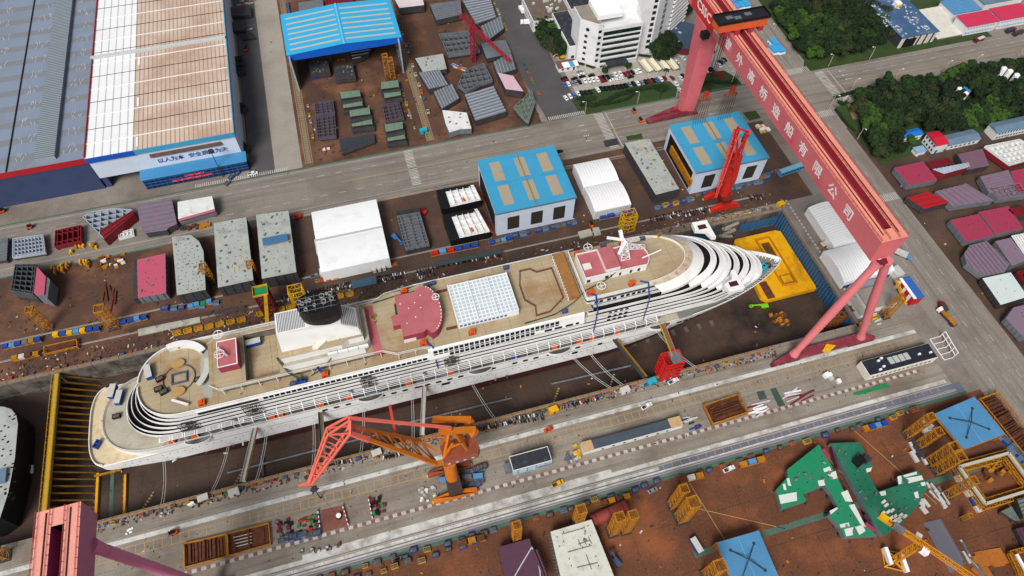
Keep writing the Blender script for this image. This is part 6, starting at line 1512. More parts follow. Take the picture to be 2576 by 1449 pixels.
# --- right-hand yard of red and mauve blocks
for lab, k, pts, h, tp, kw in (
    ('large crimson plate block, first of the right yard beside the wood', 3, ((955, 1265), (1170, 1217), (1278, 1355), (1062, 1397)), 5, HB_C, dict(holes=6, fr=2.5)),
    ('dark red ribbed tray block behind the large crimson plate', 3, ((1190, 1225), (1365, 1188), (1402, 1230), (1235, 1275)), 4.5, HB_R, dict(ribs=(1, 6))),
    ('narrow silver topped block with layered dark red side', 3, ((1240, 1278), (1512, 1226), (1526, 1258), (1330, 1312)), 6, HB_L, dict(ribs=(0, 9))),
    ('plain plum coloured plate block in front of the white frame block', 3, ((1430, 1165), (1618, 1122), (1670, 1250), (1500, 1282)), 5, M('plum_grey_plate', (122, 92, 108), .6, .1, .2), dict(fr=3)),
    ('white open frame block with dark red side at the right edge', 3, ((1640, 1100), (1900, 1048), (2010, 1110), (2040, 1180), (1832, 1240)), 6, HB_W, dict(cells=(8, 5, 1.6))),
    ('mauve ribbed block below the plum plate block', 3, ((1600, 1332), (1812, 1282), (1870, 1400), (1668, 1456)), 5, HB_M, dict(ribs=(1, 6))),
    ('crimson plate block cut by the right edge, upper', 3, ((1830, 1292), (2020, 1250), (2110, 1400), (1890, 1450)), 5, HB_C, dict(holes=3)),
    ('broad mauve block with five raised ribs', 13, ((1265, -5), (1500, -62), (1702, 62), (1396, 108)), 5, HB_M, dict(ribs=(0, 6), rh=.9)),
    ('scarlet block with open frames and grey skirt at the road edge', 13, ((1048, 42), (1200, -2), (1290, 32), (1368, 78), (1182, 126)), 5, M('scarlet_primer', (176, 28, 40), .6, .12, .2), dict(ribs=(1, 3), fr=2.5)),
    ('crimson plate block nearest the gantry, left of a matching pair', 13, ((1375, 212), (1585, 166), (1712, 326), (1497, 376)), 5, HB_C, dict(holes=4, fr=2.5)),
    ('crimson plate block right of the matching pair', 13, ((1592, 150), (1816, 106), (1928, 276), (1718, 316)), 5, HB_C, dict(holes=6, fr=2.5)),
    ('octagonal mauve block split by a dark seam', 13, ((1480, 470), (1522, 402), (1650, 370), (1822, 542), (1788, 602), (1622, 632), (1500, 540)), 4.6, HB_M, dict(ribs=(0, 9), rh=.7)),
    ('plain mauve plate block behind the octagonal one', 13, ((1715, 372), (1832, 344), (1960, 510), (1842, 556)), 5, HB_M, dict(holes=3, fr=2.5)),
    ('white ribbed block at the right edge beside the mauve plate', 13, ((1835, 330), (1990, 300), (2060, 440), (1930, 470)), 5, HB_W, dict(ribs=(0, 8))),
    ('pale greenish white plate block in the front row of the right yard', 13, ((1618, 652), (1832, 606), (1960, 790), (1756, 852)), 5, M('pale_mint_plate', (212, 224, 222), .6, .05, .2), dict(holes=5, fr=2)),
    ('mauve plate block cut by the right edge, lowest in the yard', 13, ((1795, 952), (1852, 872), (1990, 838), (2100, 1060), (1930, 1098)), 5, HB_M, dict(holes=3, fr=2)),
    ('dark red open frame block at the right edge behind the mint plate', 13, ((1880, 602), (2000, 570), (2060, 650), (1945, 690)), 5, HB_R, dict(cells=(4, 3, 2))),
    ('dark red ribbed block at the right edge behind the crimson pair', 13, ((1810, 130), (1960, 95), (2010, 165), (1872, 188)), 5, HB_R, dict(ribs=(0, 7))),
    ('mauve cluttered block in the upper right corner of the yard', 13, ((1660, -30), (1900, -70), (1960, 20), (1740, 50)), 5, HB_M, dict(cells=(6, 4, 1), gear=4))):
    hblock(lab, k, pts, h, tp, HB_R if 'layered' in lab or 'dark red side' in lab else HB_S if tp in (HB_C, HB_M) else D_, grp='blocks of the right-hand yard', **kw)
# --- assembly yard, lower right
def patches(t, k, pts, h, m, nm='primer_patch'):
    each(nm, [MB().prism([tuple(W(k, a, b, h)[:2]) for a, b in p], h+.01, h+.06) for p in pts], m, t)
t, pl = hblock('left half of the green deck section with a bay cut out of it', 23, [(385, 455), (470, 600), (560, 780), (640, 920), (700, 1030), (780, 1110), (825, 1145), (580, 1158), (540, 1080), (460, 985), (470, 955), (525, 925), (480, 830), (430, 765), (262, 830), (290, 880), (105, 945), (60, 800), (150, 700), (145, 645)], 4.4, HB_GR, HB_S, z0=1.4, holes=10, gear=14, grp='green deck halves')
patches(t, 23, [((80, 840), (215, 815), (220, 880), (95, 905)), ((415, 640), (465, 622), (480, 655), (425, 665)), ((375, 730), (420, 722), (432, 765), (385, 770)), ((550, 820), (600, 800), (640, 890), (585, 885)), ((610, 915), (650, 905), (740, 1080), (700, 1060)), ((575, 1095), (645, 1080), (640, 1140), (590, 1150)), ((655, 1075), (715, 1065), (735, 1110), (690, 1140)), ((450, 680), (510, 655), (525, 710), (480, 722)), ((110, 755), (130, 752), (140, 800), (120, 800)), ((520, 930), (465, 958), (475, 985), (528, 940)), ((140, 715), (160, 710), (175, 770), (150, 765)), ((540, 1060), (610, 1045), (615, 1075), (548, 1085))], 4.4, HB_GW)
t, pl = hblock('right half of the green deck section, crooked like a hook', 23, [(470, 447), (690, 438), (790, 618), (740, 650), (790, 740), (832, 812), (1010, 757), (985, 697), (1130, 650), (1206, 772), (1130, 920), (1020, 1045), (900, 1130), (868, 1145), (800, 1050), (700, 860), (600, 690), (505, 500)], 4.6, M('mottled_dark_green_deck', (32, 116, 88), .6, .18, .15, (70, 120, 96), .6, .2, fine=.15), HB_S, z0=1.4, holes=12, gear=18, grp='green deck halves')  # right half in a darker, mottled green
patches(t, 23, [((1040, 710), (1160, 690), (1172, 722), (1060, 750)), ((1020, 690), (1120, 662), (1125, 680), (1030, 705)), ((840, 815), (885, 805), (892, 838), (855, 845)), ((740, 640), (785, 628), (775, 660), (745, 668)), ((975, 700), (1005, 690), (1012, 750), (985, 760)), ((1100, 820), (1130, 810), (1140, 860), (1115, 862)), ((1150, 745), (1185, 738), (1190, 765), (1160, 770))], 4.6, HB_GW)
each('stacked_crate', [MB().ob((*tuple(W(23, a, b, 4.7)[:2]), 4.65), 1.9, 1.0, .7, .3) for a, b in ((930, 1010), (955, 1000), (985, 1015), (1000, 990), (1030, 1000), (960, 1030), (990, 1035), (865, 975), (905, 965), (935, 955), (870, 890), (890, 915))], CREAMW, t)
MB().ob((*tuple(W(23, 680, 590, 4.7)[:2]), 4.65), 4.5, 3.4, 2.4, .3).build('deck_cabin', BLACK, t); MB().ob((*tuple(W(23, 735, 575, 4.7)[:2]), 4.65), 3, 2.8, 2.2, .3).build('deck_cabin', DSTEEL, t)
for lab, a, b in (('plum girder lying between the green deck halves, rear', (490, 478), (540, 640)), ('plum girder lying between the green deck halves, front', (745, 990), (865, 1105))):
    p, q = W(23, *a, 3), W(23, *b, 3); m = MB().bar(p-Vector((0, 0, 1.2)), q-Vector((0, 0, 1.2)), 2.2, .3).bar(p+Vector((-.9, .5, 0)), q+Vector((-.9, .5, 0)), .3, 2.2)
    tag(m.build('plate_girder', HB_P), lab, 'girder', 'plum girders')
for lab, k, a, b in (('crimson strip plate at the head of the left green half', 23, (415, 490), (455, 560)), ('crimson strip plate at the foot of the left green half', 23, (735, 1050), (800, 1110))):
    p, q = W(k, *a, 4.5), W(k, *b, 4.5); tag(MB().bar(p, q, 1.6, .4).bar(p-Vector((0, 0, 1.6)), q-Vector((0, 0, 1.6)), .4, 3.2).build('strip_plate', HB_C), lab, 'plate')
t, pl = hblock('cream white deck block cut by the bottom edge', 22, [(290, 1115), (600, 1022), (790, 1500), (400, 1600)], 7, M('cream_white_deck', (216, 218, 206), .65, .06, .2, (150, 144, 130), .5, .3), HB_S, holes=16, gear=3, fr=3)
each('deck_bar', [MB().bar((*lerp2(pl[0], pl[1], a), 7.15), (*lerp2(pl[3], pl[2], b), 7.15), .12) for a, b in ()]+[MB().bar(W(22, a, b, 7.2), W(22, c_, d, 7.2), .2, .2) for a, b, c_, d in ((375, 1135, 550, 1085), (420, 1270, 600, 1220), (490, 1385, 645, 1350), (500, 1175, 520, 1225), (540, 1165, 560, 1215), (575, 1155, 600, 1205), (560, 1290, 600, 1400), (500, 1210, 590, 1180))], STEEL, t)
each('edge_rod', [MB().bar(W(22, 300+i*5.4, 1140+i*25, 6.8), W(22, 285+i*5.4-18, 1144+i*25, 6.8), .15) for i in range(14)], STEEL, t)
t, pl = hblock('plum coloured block with white pipes cut by the bottom edge', 22, [(-105, 1232), (130, 1166), (240, 1500), (-30, 1580)], 6, HB_P, HB_P, fr=3)
each('pipe_run', [MB().path([W(22, *a, 6.4) for a in q_], .25, 6) for q_ in (((150, 1230), (60, 1380), (20, 1450)), ((150, 1230), (190, 1330), (240, 1440)), ((170, 1260), (210, 1400), (220, 1500)))], M('lilac_white_pipe', (214, 208, 220), .5, .05, 1), t)
each('long_pipe', [MB().tube(W(22, a, 1250, 6.5), W(22, a+100, 1500, 6.5), .5) for a in (160, 185)], HB_P, t)
hblock('dark mauve panel at the right edge beside the rust plates', 23, [(1872, 1092), (2000, 1060), (2040, 1180), (1935, 1215)], 3, HB_P, D_, ribs=(0, 4))
hblock('grey green ribbed fan block near the square frame', 23, [(1758, 962), (1840, 922), (1900, 1032), (1860, 1030)], 2.5, M('grey_green_frame'), D_, ribs=(0, 5))
hblock('tall grey ribbed block cut by the right edge above the green strip', 23, [(1880, 870), (1990, 840), (2040, 950), (1932, 1010)], 5, M('grey_green_frame'), D_, ribs=(1, 5))
# blue sheet roofs over lattice stands
BSR = M('steel_blue_sheet', (78, 138, 182), .55, .06, .1, (90, 150, 196), .5, .1, fine=.05, st=(('x', 12, .015, (100, 180, 230), 0),))
def roofpanel(lab, k, pts, h):
    pl = [tuple(W(k, a, b, h)[:2]) for a, b in pts]
    t = T('roof_panel', lab, 'roof section', ((pl[0][0]+pl[2][0])/2, (pl[0][1]+pl[2][1])/2, 0), 0, 'blue roof sections')
    MB().prism(pl, h-.4, h).build('sheet', BSR, t)
    c_ = Vector(((pl[0][0]+pl[2][0])/2, (pl[0][1]+pl[2][1])/2, h+1.6))
    each('sling', [MB().bar(c_, (*lerp2(p, c_[:2], .45), h+.05), .3) for p in pl], DSTEEL, t)
    each('sling_pad', [MB().ob((*lerp2(p, c_[:2], .45), h), 1, 1, .3) for p in pl], DSTEEL, t)
    each('post', [MB().truss((*lerp2(p, c_[:2], .06), 0), (*lerp2(p, c_[:2], .06), h-.4), 1.4, 1.4, 5, .25) for p in pl], OCHRE, t)
    each('edge_beam', [MB().bar((*a, h-1), (*b, h-1), .5) for a, b in zip(pl, pl[1:]+pl[:1])], OCHRE, t)
roofpanel('square blue roof section on ochre stands at the upper right of the assembly yard', 23, ((1255, 225), (1560, 95), (1787, 375), (1480, 492)), 7)
roofpanel('blue roof section cut by the bottom edge of the picture', 22, ((1545, 1197), (1862, 1105), (2020, 1470), (1700, 1580)), 7)
# square assembly frame
sqp = [W(23, a, b, 4) for a, b in ((1440, 625), (1815, 522), (2010, 790), (1640, 905))]
t = T('assembly_jig', 'square pale beam frame on an ochre lattice base', 'frame', ((sqp[0].x+sqp[2].x)/2, (sqp[0].y+sqp[2].y)/2, 0), 0, 'assembly frames')
each('beam', [MB().bar(a, b, 1.1, 1.2) for a, b in zip(sqp, sqp[1:]+sqp[:1])], M('pale_beam', (196, 196, 180), .65, .12, .4, (130, 110, 80), .5, .4), t)
cc = (sqp[0]+sqp[2])/2
for f in (1.14, .84):
    r_ = [cc.lerp(p, f) for p in sqp]
    each('lattice_side', [MB().truss((a.x, a.y, 2), (b.x, b.y, 2), 1.5, 1.6, 11, .3) for a, b in zip(r_, r_[1:]+r_[:1])], OCHRE, t)
sq2 = [W(23, a, b, 4) for a, b in ((1850, 1270), (2000, 1230), (2060, 1400), (1930, 1440))]
t = T('assembly_jig', 'second ochre frame with white beam cut by the lower right edge', 'frame', (sq2[0].x, sq2[0].y, 0), 0, 'assembly frames')
each('lattice_side', [MB().truss((a.x, a.y, 2), (b.x, b.y, 2), 1.5, 1.6, 7, .3) for a, b in zip(sq2, sq2[1:]+sq2[:1])], OCHRE, t)
MB().bar(sq2[0].lerp(sq2[2], .12), sq2[3].lerp(sq2[2], .2), 1, 1).build('beam', WHITE, t)
# beam racks: ochre frames full of rusty beams
def rack(lab, k, pts, h, n, axis=0, grp='beam racks', floor=True):
    pl = [W(k, a, b, h) for a, b in pts]; c_ = (pl[0]+pl[2])/2
    t = T('beam_rack', lab, 'rack', (c_.x, c_.y, 0), 0, grp)
    m = MB()
    for a, b in zip(pl, pl[1:]+pl[:1]):
        m.bar(a, b, .4); m.bar((a.x, a.y, 0), a, .5)
        for f in (.33, .66): p = a.lerp(b, f); m.bar((p.x, p.y, 0), p, .35)
        m.bar((a.x, a.y, h*.5), (b.x, b.y, h*.5), .25)
    m.build('frame', OCHRE, t)
    bs = []
    for i in range(n):
        f = (i+.5)/n+random.uniform(-.02, .02); g0, g1 = random.uniform(.03, .2), random.uniform(.8, .98)
        if axis == 0: a, b = pl[0].lerp(pl[1], f), pl[3].lerp(pl[2], f)
        else: a, b = pl[1].lerp(pl[2], f), pl[0].lerp(pl[3], f)
        p, q = a.lerp(b, g0), a.lerp(b, g1); z = h*random.uniform(.25, .8); bs.append(MB().bar((p.x, p.y, z), (q.x, q.y, z), random.uniform(.3, .7), .5))
    each('rusty_beam', bs, M('rusty_beam_steel', (92, 52, 34), .8, .4, .8, (140, 84, 46), .6, .6), t)
    if floor: MB().prism([tuple(p[:2]) for p in pl], .05, .3).build('tray_floor', RUST, t)
    return t
rack('ochre rack of rusty beams on the near quay below the parked pickup', 22, ((1450, 160), (1712, 75), (1785, 210), (1517, 300)), 2.6, 16, 1)
rack('long ochre rack of rusty beams along the far right of the assembly yard', 23, ((1600, 112), (1742, 60), (2060, 470), (1960, 560)), 3, 30, 1)
rack('ochre bordered tray of rusty beams on the near quay, left half', 20, ((1388, 1205), (1705, 1132), (1712, 1300), (1392, 1385)), 1.5, 12, 0)
t = rack('ochre bordered rust tray on the near quay, right half', 20, ((1715, 1130), (2027, 1050), (2040, 1205), (1722, 1298)), 1.5, 3, 0)
each('pale_pipe', [MB().tube(W(20, 1760+8*i, 1160+22*i, 1.0), W(20, 1900, 1125+24*i, 1.0), .18) for i in range(4)], PALE, t)
rack('small ochre rack along the far quay with brown pipes', 10, ((330, 1165), (575, 1112), (582, 1165), (335, 1225)), 2, 8, 1)
# ochre trestle towers standing in the yards
def tower(lab, k, b, tpx, w=2.4, m=OCHRE, grp='lattice trestle towers', cap=True, z0=0.0):
    B0 = W(k, *b, z0); best = None
    for i in range(2, 140):
        z = z0+i*.25; q = W(k, *tpx, z); d_ = (q-B0).to_2d().length
        if best is None or d_ < best[0]: best = (d_, z)
    z = min(22, max(z0+4, best[1]))
    t = T('trestle_tower', lab, 'trestle', (B0.x, B0.y, z0), 0, grp)
    MB().truss((B0.x, B0.y, z0), (B0.x, B0.y, z), w, w, max(4, int((z-z0)/2.2)), .28, br=.15).build('lattice', m, t)
    if cap: MB().wallring([(B0.x-w*.55, B0.y-w*.55), (B0.x+w*.55, B0.y-w*.55), (B0.x+w*.55, B0.y+w*.55), (B0.x-w*.55, B0.y+w*.55)], z-.2, z+.7, .3).build('head', m, t)
    MB().ob((B0.x, B0.y, z0), w*1.4, w*1.4, .3).build('base', DSTEEL, t)
    return t
for lab, k, b, tp_, w_ in (('ochre trestle tower alone on the left yard near the black open block', 10, (375, 1030), (262, 860), 3), ('stout ochre trestle tower on the left yard right of the container row', 10, (868, 1010), (762, 872), 4), ('ochre trestle tower between the round-cornered block and its neighbour', 10, (1605, 680), (1560, 545), 3), ('ochre trestle tower between the two grey deck blocks', 10, (1935, 640), (1905, 530), 3), ('ochre trestle tower left edge of the shelter yard, rear of the pair', 1, (1000, 590), (975, 420), 3), ('ochre trestle tower in front of the shelter, front of the pair', 1, (1035, 600), (1012, 450), 3),
    ('rusty trestle tower at the left of the plum block', 22, (30, 1175), (32, 1020), 3), ('rusty trestle tower behind the cream white deck block', 22, (490, 1045), (497, 935), 3.4), ('ochre trestle tower beside the red tank, left of a pair', 22, (755, 1115), (780, 965), 3.4), ('rusty trestle tower beside the red tank, right of a pair', 22, (850, 1100), (868, 945), 3.2), ('ochre trestle tower near the quay strip, rear of the leaning pair', 22, (1210, 915), (1262, 765), 3.2), ('stout yellow trestle tower near the quay strip, front of the leaning pair', 22, (1275, 1010), (1312, 845), 4.2), ('ochre trestle tower beside the blue roof at the bottom edge', 22, (1478, 1445), (1550, 1345), 4),
    ('ochre trestle tower left of the square blue roof, rearmost', 23, (1050, 385), (1200, 218), 3), ('ochre trestle tower left of the square blue roof, second', 23, (1145, 460), (1270, 340), 3.2), ('ochre trestle tower in front of the square blue roof, left of the pair', 23, (1225, 590), (1385, 450), 3.6), ('ochre trestle tower in front of the square blue roof, right of the pair', 23, (1275, 655), (1410, 500), 3.6), ('ochre trestle tower left of the square assembly frame', 23, (1350, 840), (1515, 690), 3), ('ochre trestle tower at the foot of the square assembly frame', 23, (1465, 1020), (1450, 900), 1.6)):
    tower(lab, k, b, tp_, w_)
tower('ochre trestle tower by the flat-roofed store under the gantry', 13, (880, 935), (965, 770), 3)
tower('ochre trestle tower at the lower left corner, right of the left hull', 20, (40, 1300), (0, 1170), 3.4)
for i, (b, tp_) in enumerate((((415, 1045), (470, 905)), ((470, 1030), (510, 900)), ((525, 1010), (560, 900)), ((560, 985), (600, 850)), ((440, 985), (490, 860)))):
    tower('rusty trestle tower in the huddle at the dock corner under the gantry leg', 13, b, tp_, 2.6, M('rusty_ochre_lattice', (138, 84, 34), .7, .35, .5, (80, 46, 26), .7, .4), 'trestle huddle in the dock corner', z0=-12)
def scaffold(lab, x, y, h, wx, wy, m, grp, z0=0.0, th=.3):
    t = T('access_tower', lab, 'tower', (x, y, z0), 0, grp)
    xs, ys = (x-wx/2, x, x+wx/2), (y-wy/2, y, y+wy/2); c = MB(); n = max(2, round((h-z0)/3.2)); lv = [z0+(h-z0)*i/n for i in range(n+1)]
    for i in xs:
        for j in ys:
            if i != x or j != y: c.bar((i, j, z0), (i, j, h), th)
    c.build('column', m, t); f = MB(); d = MB()
    for k, z in enumerate(lv):
        for a, b in (((xs[0], ys[0]), (xs[2], ys[0])), ((xs[2], ys[0]), (xs[2], ys[2])), ((xs[2], ys[2]), (xs[0], ys[2])), ((xs[0], ys[2]), (xs[0], ys[0]))):
            f.bar((*a, z), (*b, z), th*.9)
            if k < n: d.bar((*a, z), (*lerp2(a, b, .5), lv[k+1]), th*.5); d.bar((*b, z), (*lerp2(a, b, .5), lv[k+1]), th*.5)
    f.build('ring_frame', m, t); d.build('bracing', m, t)
    return t
RT = M('tower_signal_red', (206, 32, 28), .5, .1, .4)
p = W(12, 1180, 1412); t = scaffold('bright red access tower with gangway on the near quay', p.x, p.y+3, 15.5, 8.5, 6.5, RT, 'dock access towers', th=.5)
c_ = Vector((p.x+1, p.y+4, 15.2)); MB().box(p.x-1, p.x+4, p.y, p.y+6, 15.3, 15.6).build('platform', STEEL, t)
MB().bar(c_, (113.5, YC-HB-.5, 12.6), 2.2, .3).build('gangway', M('gangway_deck', (120, 116, 84), .7, .2, .5), t)
for s_, m_ in ((-1.1, YEL), (1.1, M('pink_rail', (220, 110, 110), .5, .1, .5))): MB().bar(c_+Vector((s_, 0, .8)), Vector((113.5+s_, YC-HB-.5, 13.4)), .25, 1.2).build('gangway_railing', m_, t)
p = W(11, 115, 900); t = scaffold('dark red access tower with green platform on the far quay', p.x, p.y, 17, 6, 5, M('dark_red_lattice', (110, 32, 30), .6, .25, .5), 'dock access towers', th=.5)
MB().ob((p.x, p.y, 17.3), 6.8, 5.6, .4).build('platform', GREEN, t); MB().wallring(rect(p.x-3.4, p.x+3.4, p.y-2.8, p.y+2.8), 17.7, 18.9, .15).build('platform_railing', YEL, t)
MB().bar((p.x+2, p.y-2, 17.4), (p.x+5, YC+HB-4, 33), 1.6, .3).build('gangway', YEL, t)
p = W(11, 345, 850); scaffold('yellow trestle scaffold behind the funnel on the far quay', p.x, p.y, 14, 6.5, 5, YEL, 'yellow scaffolds on the far quay')
p = W(12, 862, 275); scaffold('yellow trestle scaffold on the far quay behind the top house', p.x, p.y, 12.5, 7, 5.5, YEL, 'yellow scaffolds on the far quay')
# gangways from the near quay to the hull
for lab, px, X, z in (('pale gangway near the stern, from the near quay up to the hull', (612, 1212), -71.5, 8.6), ('pale gangway amidships, behind the orange crane', (1062, 1092), 1.5, 8.8), ('dark green gangway near the bow, left of the red access tower', (1622, 950), 91, 8.4), ('dark narrow gangway left of the orange crane jib', (818, 1180), -44, 8.6)):
    p = P(*px, 1.2); p.y = DY0+.2; q = Vector((X, YC-HB-.2, z))
    t = T('gangway', lab, 'gangway', (p.x, p.y, 1), 0, 'gangways over the dock')
    dk = M('pale_gangway', (176, 180, 176), .6, .15, .4) if 'pale' in lab else M('dark_green_gangway', (62, 70, 58), .6, .2, .4)
    MB().bar(p, q, 2.0, .35).build('walkway', dk, t)
    for s_ in (-.95, .95): MB().bar(p+Vector((s_, 0, .7)), q+Vector((s_, 0, .7)), .16, 1.1).build('railing', OCHRE if s_ > 0 else dk, t)
# ================================================================ DOCK CONTENTS
PY2 = M('barge_yellow', (240, 176, 10), .5, .12, .15, (160, 92, 20), .7, .12)
bg_ = T('dock_barge', 'yellow pontoon barge with a raised rectangular coaming ahead of the bow', 'barge', (194, 164, DZ))
MB().prism([(178.3, 147), (180.5, 144.2), (208.5, 144.2), (210-1.2, 146), (208.6, 183), (206, 184.6), (182, 184.6), (180.5, 183)], DZ+.6, -8.8).build('hull', PY2, bg_)
cm = MB().wallring([(192, 150), (200.5, 149.5), (200.5, 181), (192, 181)], -8.8, -7.6, .5); cm.build('coaming', M('barge_ochre', (206, 138, 20), .6, .2, .4), bg_)
MB().box(192.6, 199.8, 150.2, 180.3, -8.78, -8.7).build('hatch_floor', PY2, bg_)
MB().wallring(rect(193.2, 199.4, 150.8, 156), -8.7, -7.9, .3).build('coaming', OCHRE, bg_)
MB().prism(rect(194, 198.6, 168, 178), -8.69, -8.6).build('oil_stain', M('brown_stain', (110, 70, 20), .7, .5, .5), bg_)
MB().box(181, 185, 144.8, 155, -8.79, -8.3).build('rust_tray', RUST, bg_)
# intermediate dock gate, left of the stern
gX = W(20, 385, 480, 0).x
ig = T('dock_gate', 'yellow intermediate dock gate with raking struts left of the stern', 'dock gate', (gX, 153, DZ))
MB().box(gX-1.1, gX+1.0, DY0+.3, DY1-.6, -1.0, .9).build('top_girder', M('gate_yellow', (206, 158, 30), .6, .25, .3, (120, 84, 30), .7, .3), ig)
MB().box(gX-.8, gX-.2, DY0+.3, DY1-.6, DZ, -1.0).build('skin', M('gate_rust_skin', (70, 48, 34), .8, .3, .3), ig)
gr_ = []
for x in (gX-1.5, gX+1.1): m = MB(); m.bar((x, DY0+1, 1.9), (x, DY1-1, 1.9), .12); [m.bar((x, DY0+1+3*i, .9), (x, DY0+1+3*i, 1.9), .12) for i in range(25)]; gr_.append(m)
each('railing', gr_, YEL, ig)
each('strut', [MB().bar((gX+1, DY0+2+3.1*i, -.6), (gX+13.5, DY0+2+3.1*i, DZ+.3), .32).bar((gX+1, DY0+2+3.1*i, -2.2), (gX+13.5, DY0+2+3.1*i, DZ+.2), .26) for i in range(24)], M('strut_ochre', (150, 104, 26), .6, .3, .5), ig)
MB().box(gX+.9, gX+1.25, DY0+.3, DY1-.6, .92, 1.05).build('walkway', M('green_walkway', (92, 112, 70), .7, .2, .4), ig)
for lab, x0, x1, y0, y1 in (('yellow guide beam along the dock floor at the stern, outer one', gX+14, gX+15, DY0+2, DY0+26), ('yellow guide beam along the dock floor at the stern, inner one', gX+25.5, gX+26.4, DY0+1, DY0+22)):
    t = T('guide_beam', lab, 'beam', ((x0+x1)/2, (y0+y1)/2, DZ)); MB().box(x0, x1, y0, y1, DZ+.1, DZ+1.3).build('beam', PY2, t); each('bracket', [MB().box(x0-.5, x0-.02, y0+1+2.6*i, y0+1.6+2.6*i, DZ+.1, DZ+.9) for i in range(8)], OCHRE, t)
t = T('brace_frame', 'ochre braced frame between guide beam and stern on the dock floor', 'frame', (gX+19, DY0+27, DZ)); MB().bar((gX+14, DY0+24, -9), (gX+25, DY0+24, -9), .8).bar((gX+14, DY0+33, -9), (gX+25, DY0+33, -9), .8).bar((gX+15, DY0+33, -9), (gX+24, DY0+24, -9), .5).bar((gX+24, DY0+24, DZ), (gX+24, DY0+33, -9), .5).build('frame', OCHRE, t)
fl = MB(); strip(fl, (gX+20, DY0+1), (gX+20, DY1-4), 1.5, DZ+.016); S('floor_marking', fl, mgp)
# hull section beyond the gate
lh = T('ship_section', 'dark sided ship section with grey plated deck, cut by the left picture edge', 'ship section', (-190, 150, DZ))
lp = [tuple(W(20, a, b, 2)[:2]) for a, b in ((-260, 150), (30, 172), (85, 190), (122, 235), (135, 300), (112, 560), (62, 820), (0, 1010), (-120, 1090), (-300, 1110))]
MB().prism(lp, DZ+1, 2, 0, 1).build('hull', [M('black_hull_paint', (36, 37, 38), .6, .3, .2), HB_G], lh)
lc = Vector((sum(p[0] for p in lp)/len(lp), sum(p[1] for p in lp)/len(lp)))
hl = []
for i in range(70):
    p = W(20, random.uniform(-120, 115), random.uniform(200, 880), 2)
    hl.append(MB().prism([(p.x+.55*math.cos(k*.785), p.y+.4*math.sin(k*.785)) for k in range(8)], 2.01, 2.05))
each('access_hole', hl, DARK, lh); MB().ob(W(20, 20, 700, 2.02), 4, 6, 1.4).build('blue_cover', GBR, lh)
# boom lifts
def boomlift(lab, base, tip, m, grp='boom lifts'):
    b, q = Vector(base), Vector(tip); rz = math.atan2((q-b).y, (q-b).x)
    t = T('boom_lift', lab, 'boom lift', base, 0, grp)
    MB().ob((b.x, b.y, b.z+.8), 3.6, 2.2, 1.1, rz).build('chassis', m, t)
    each('wheel', [MB().tube((b.x+1.2*math.cos(rz)*i-1.15*j*math.sin(rz), b.y+1.2*math.sin(rz)*i+1.15*j*math.cos(rz), b.z+.55), (b.x+1.2*math.cos(rz)*i-.8*j*math.sin(rz), b.y+1.2*math.sin(rz)*i+.8*j*math.cos(rz), b.z+.55), .55, n=10) for i in (-1, 1) for j in (-1, 1)], TYRE, t)
    MB().bar(b+Vector((0, 0, 2)), b.lerp(q, .5)+Vector((0, 0, 2.4)), .7).bar(b.lerp(q, .45)+Vector((0, 0, 2.3)), q+Vector((0, 0, 1.6)), .5).build('boom', m, t)
    MB().wallring([(q.x-.9, q.y-.6), (q.x+.9, q.y-.6), (q.x+.9, q.y+.6), (q.x-.9, q.y+.6)], q.z+.6, q.z+1.7, .1).build('basket', m, t)
LG = M('lime_green_paint', (140, 220, 30), .5, .08, .5)
boomlift('lime green boom lift on the dock floor beside the yellow barge', W(12, 1900, 870, DZ), W(12, 1800, 870, DZ+1), LG)
boomlift('white boom lift standing between the left hull and the yellow gate', W(20, 245, 655, DZ+.1), W(20, 222, 440, DZ+3), WHITE)
boomlift('red boom lift beside the grey block with the blue awning', W(11, 320, 195), W(11, 260, 205, 1), RED)
boomlift('blue boom lift beside the open ribbed grey block', W(11, 1048, 350), W(11, 1100, 395, .5), M('machine_blue', (70, 130, 200), .5, .1, .5))
boomlift('red boom lift behind the ribbed grey block', W(11, 1265, 160), W(11, 1245, 140, 1), RED)
boomlift('dark blue boom lift on the assembly yard beside the cream white block', W(22, 790, 1350), W(22, 750, 1275, 2), M('machine_slate', (66, 92, 120), .5, .15, .5))
# dock floor pipes and keel blocks in the shade of the hull
for i, (a, b) in enumerate((((-75, 121), (-75, 131)), ((-90, 127), (-20, 127)), ((-14, 129), (40, 128)), ((60, 130), (100, 129)))):
    tag(MB().tube((*a, DZ+1), (*b, DZ+1), .5, n=8).build('drain_pipe', STEEL), 'grey drain pipe on the dock floor in the shade of the hull', 'pipe', 'drain pipes on the dock floor')
kb_ = tag(MB().box(-.9, .9, -1.4, 1.4, 0, 1.5).box(-.7, .7, -1.2, 1.2, 1.5, 1.52).build('keel_block', M('keel_block_grey', (104, 98, 92), .8, .25, .5)), 'grey keel block standing under the hull of the cruise ship', 'keel block', 'keel blocks under the ship')
kb_.location = (-110, 141, DZ)
for x in range(-104, 150, 7):
    for y in (140.5,): dup(kb_, (x, y, DZ))
hz_ = MB()
for x in (-128, -90, -30, 8, 56, 84): [strip(hz_, (x+.8*k, 118+1.1*k), (x+.8*k+.5, 118.6+1.1*k), .9, DZ+.016) for k in range(9)]
S('floor_marking', hz_, myp)
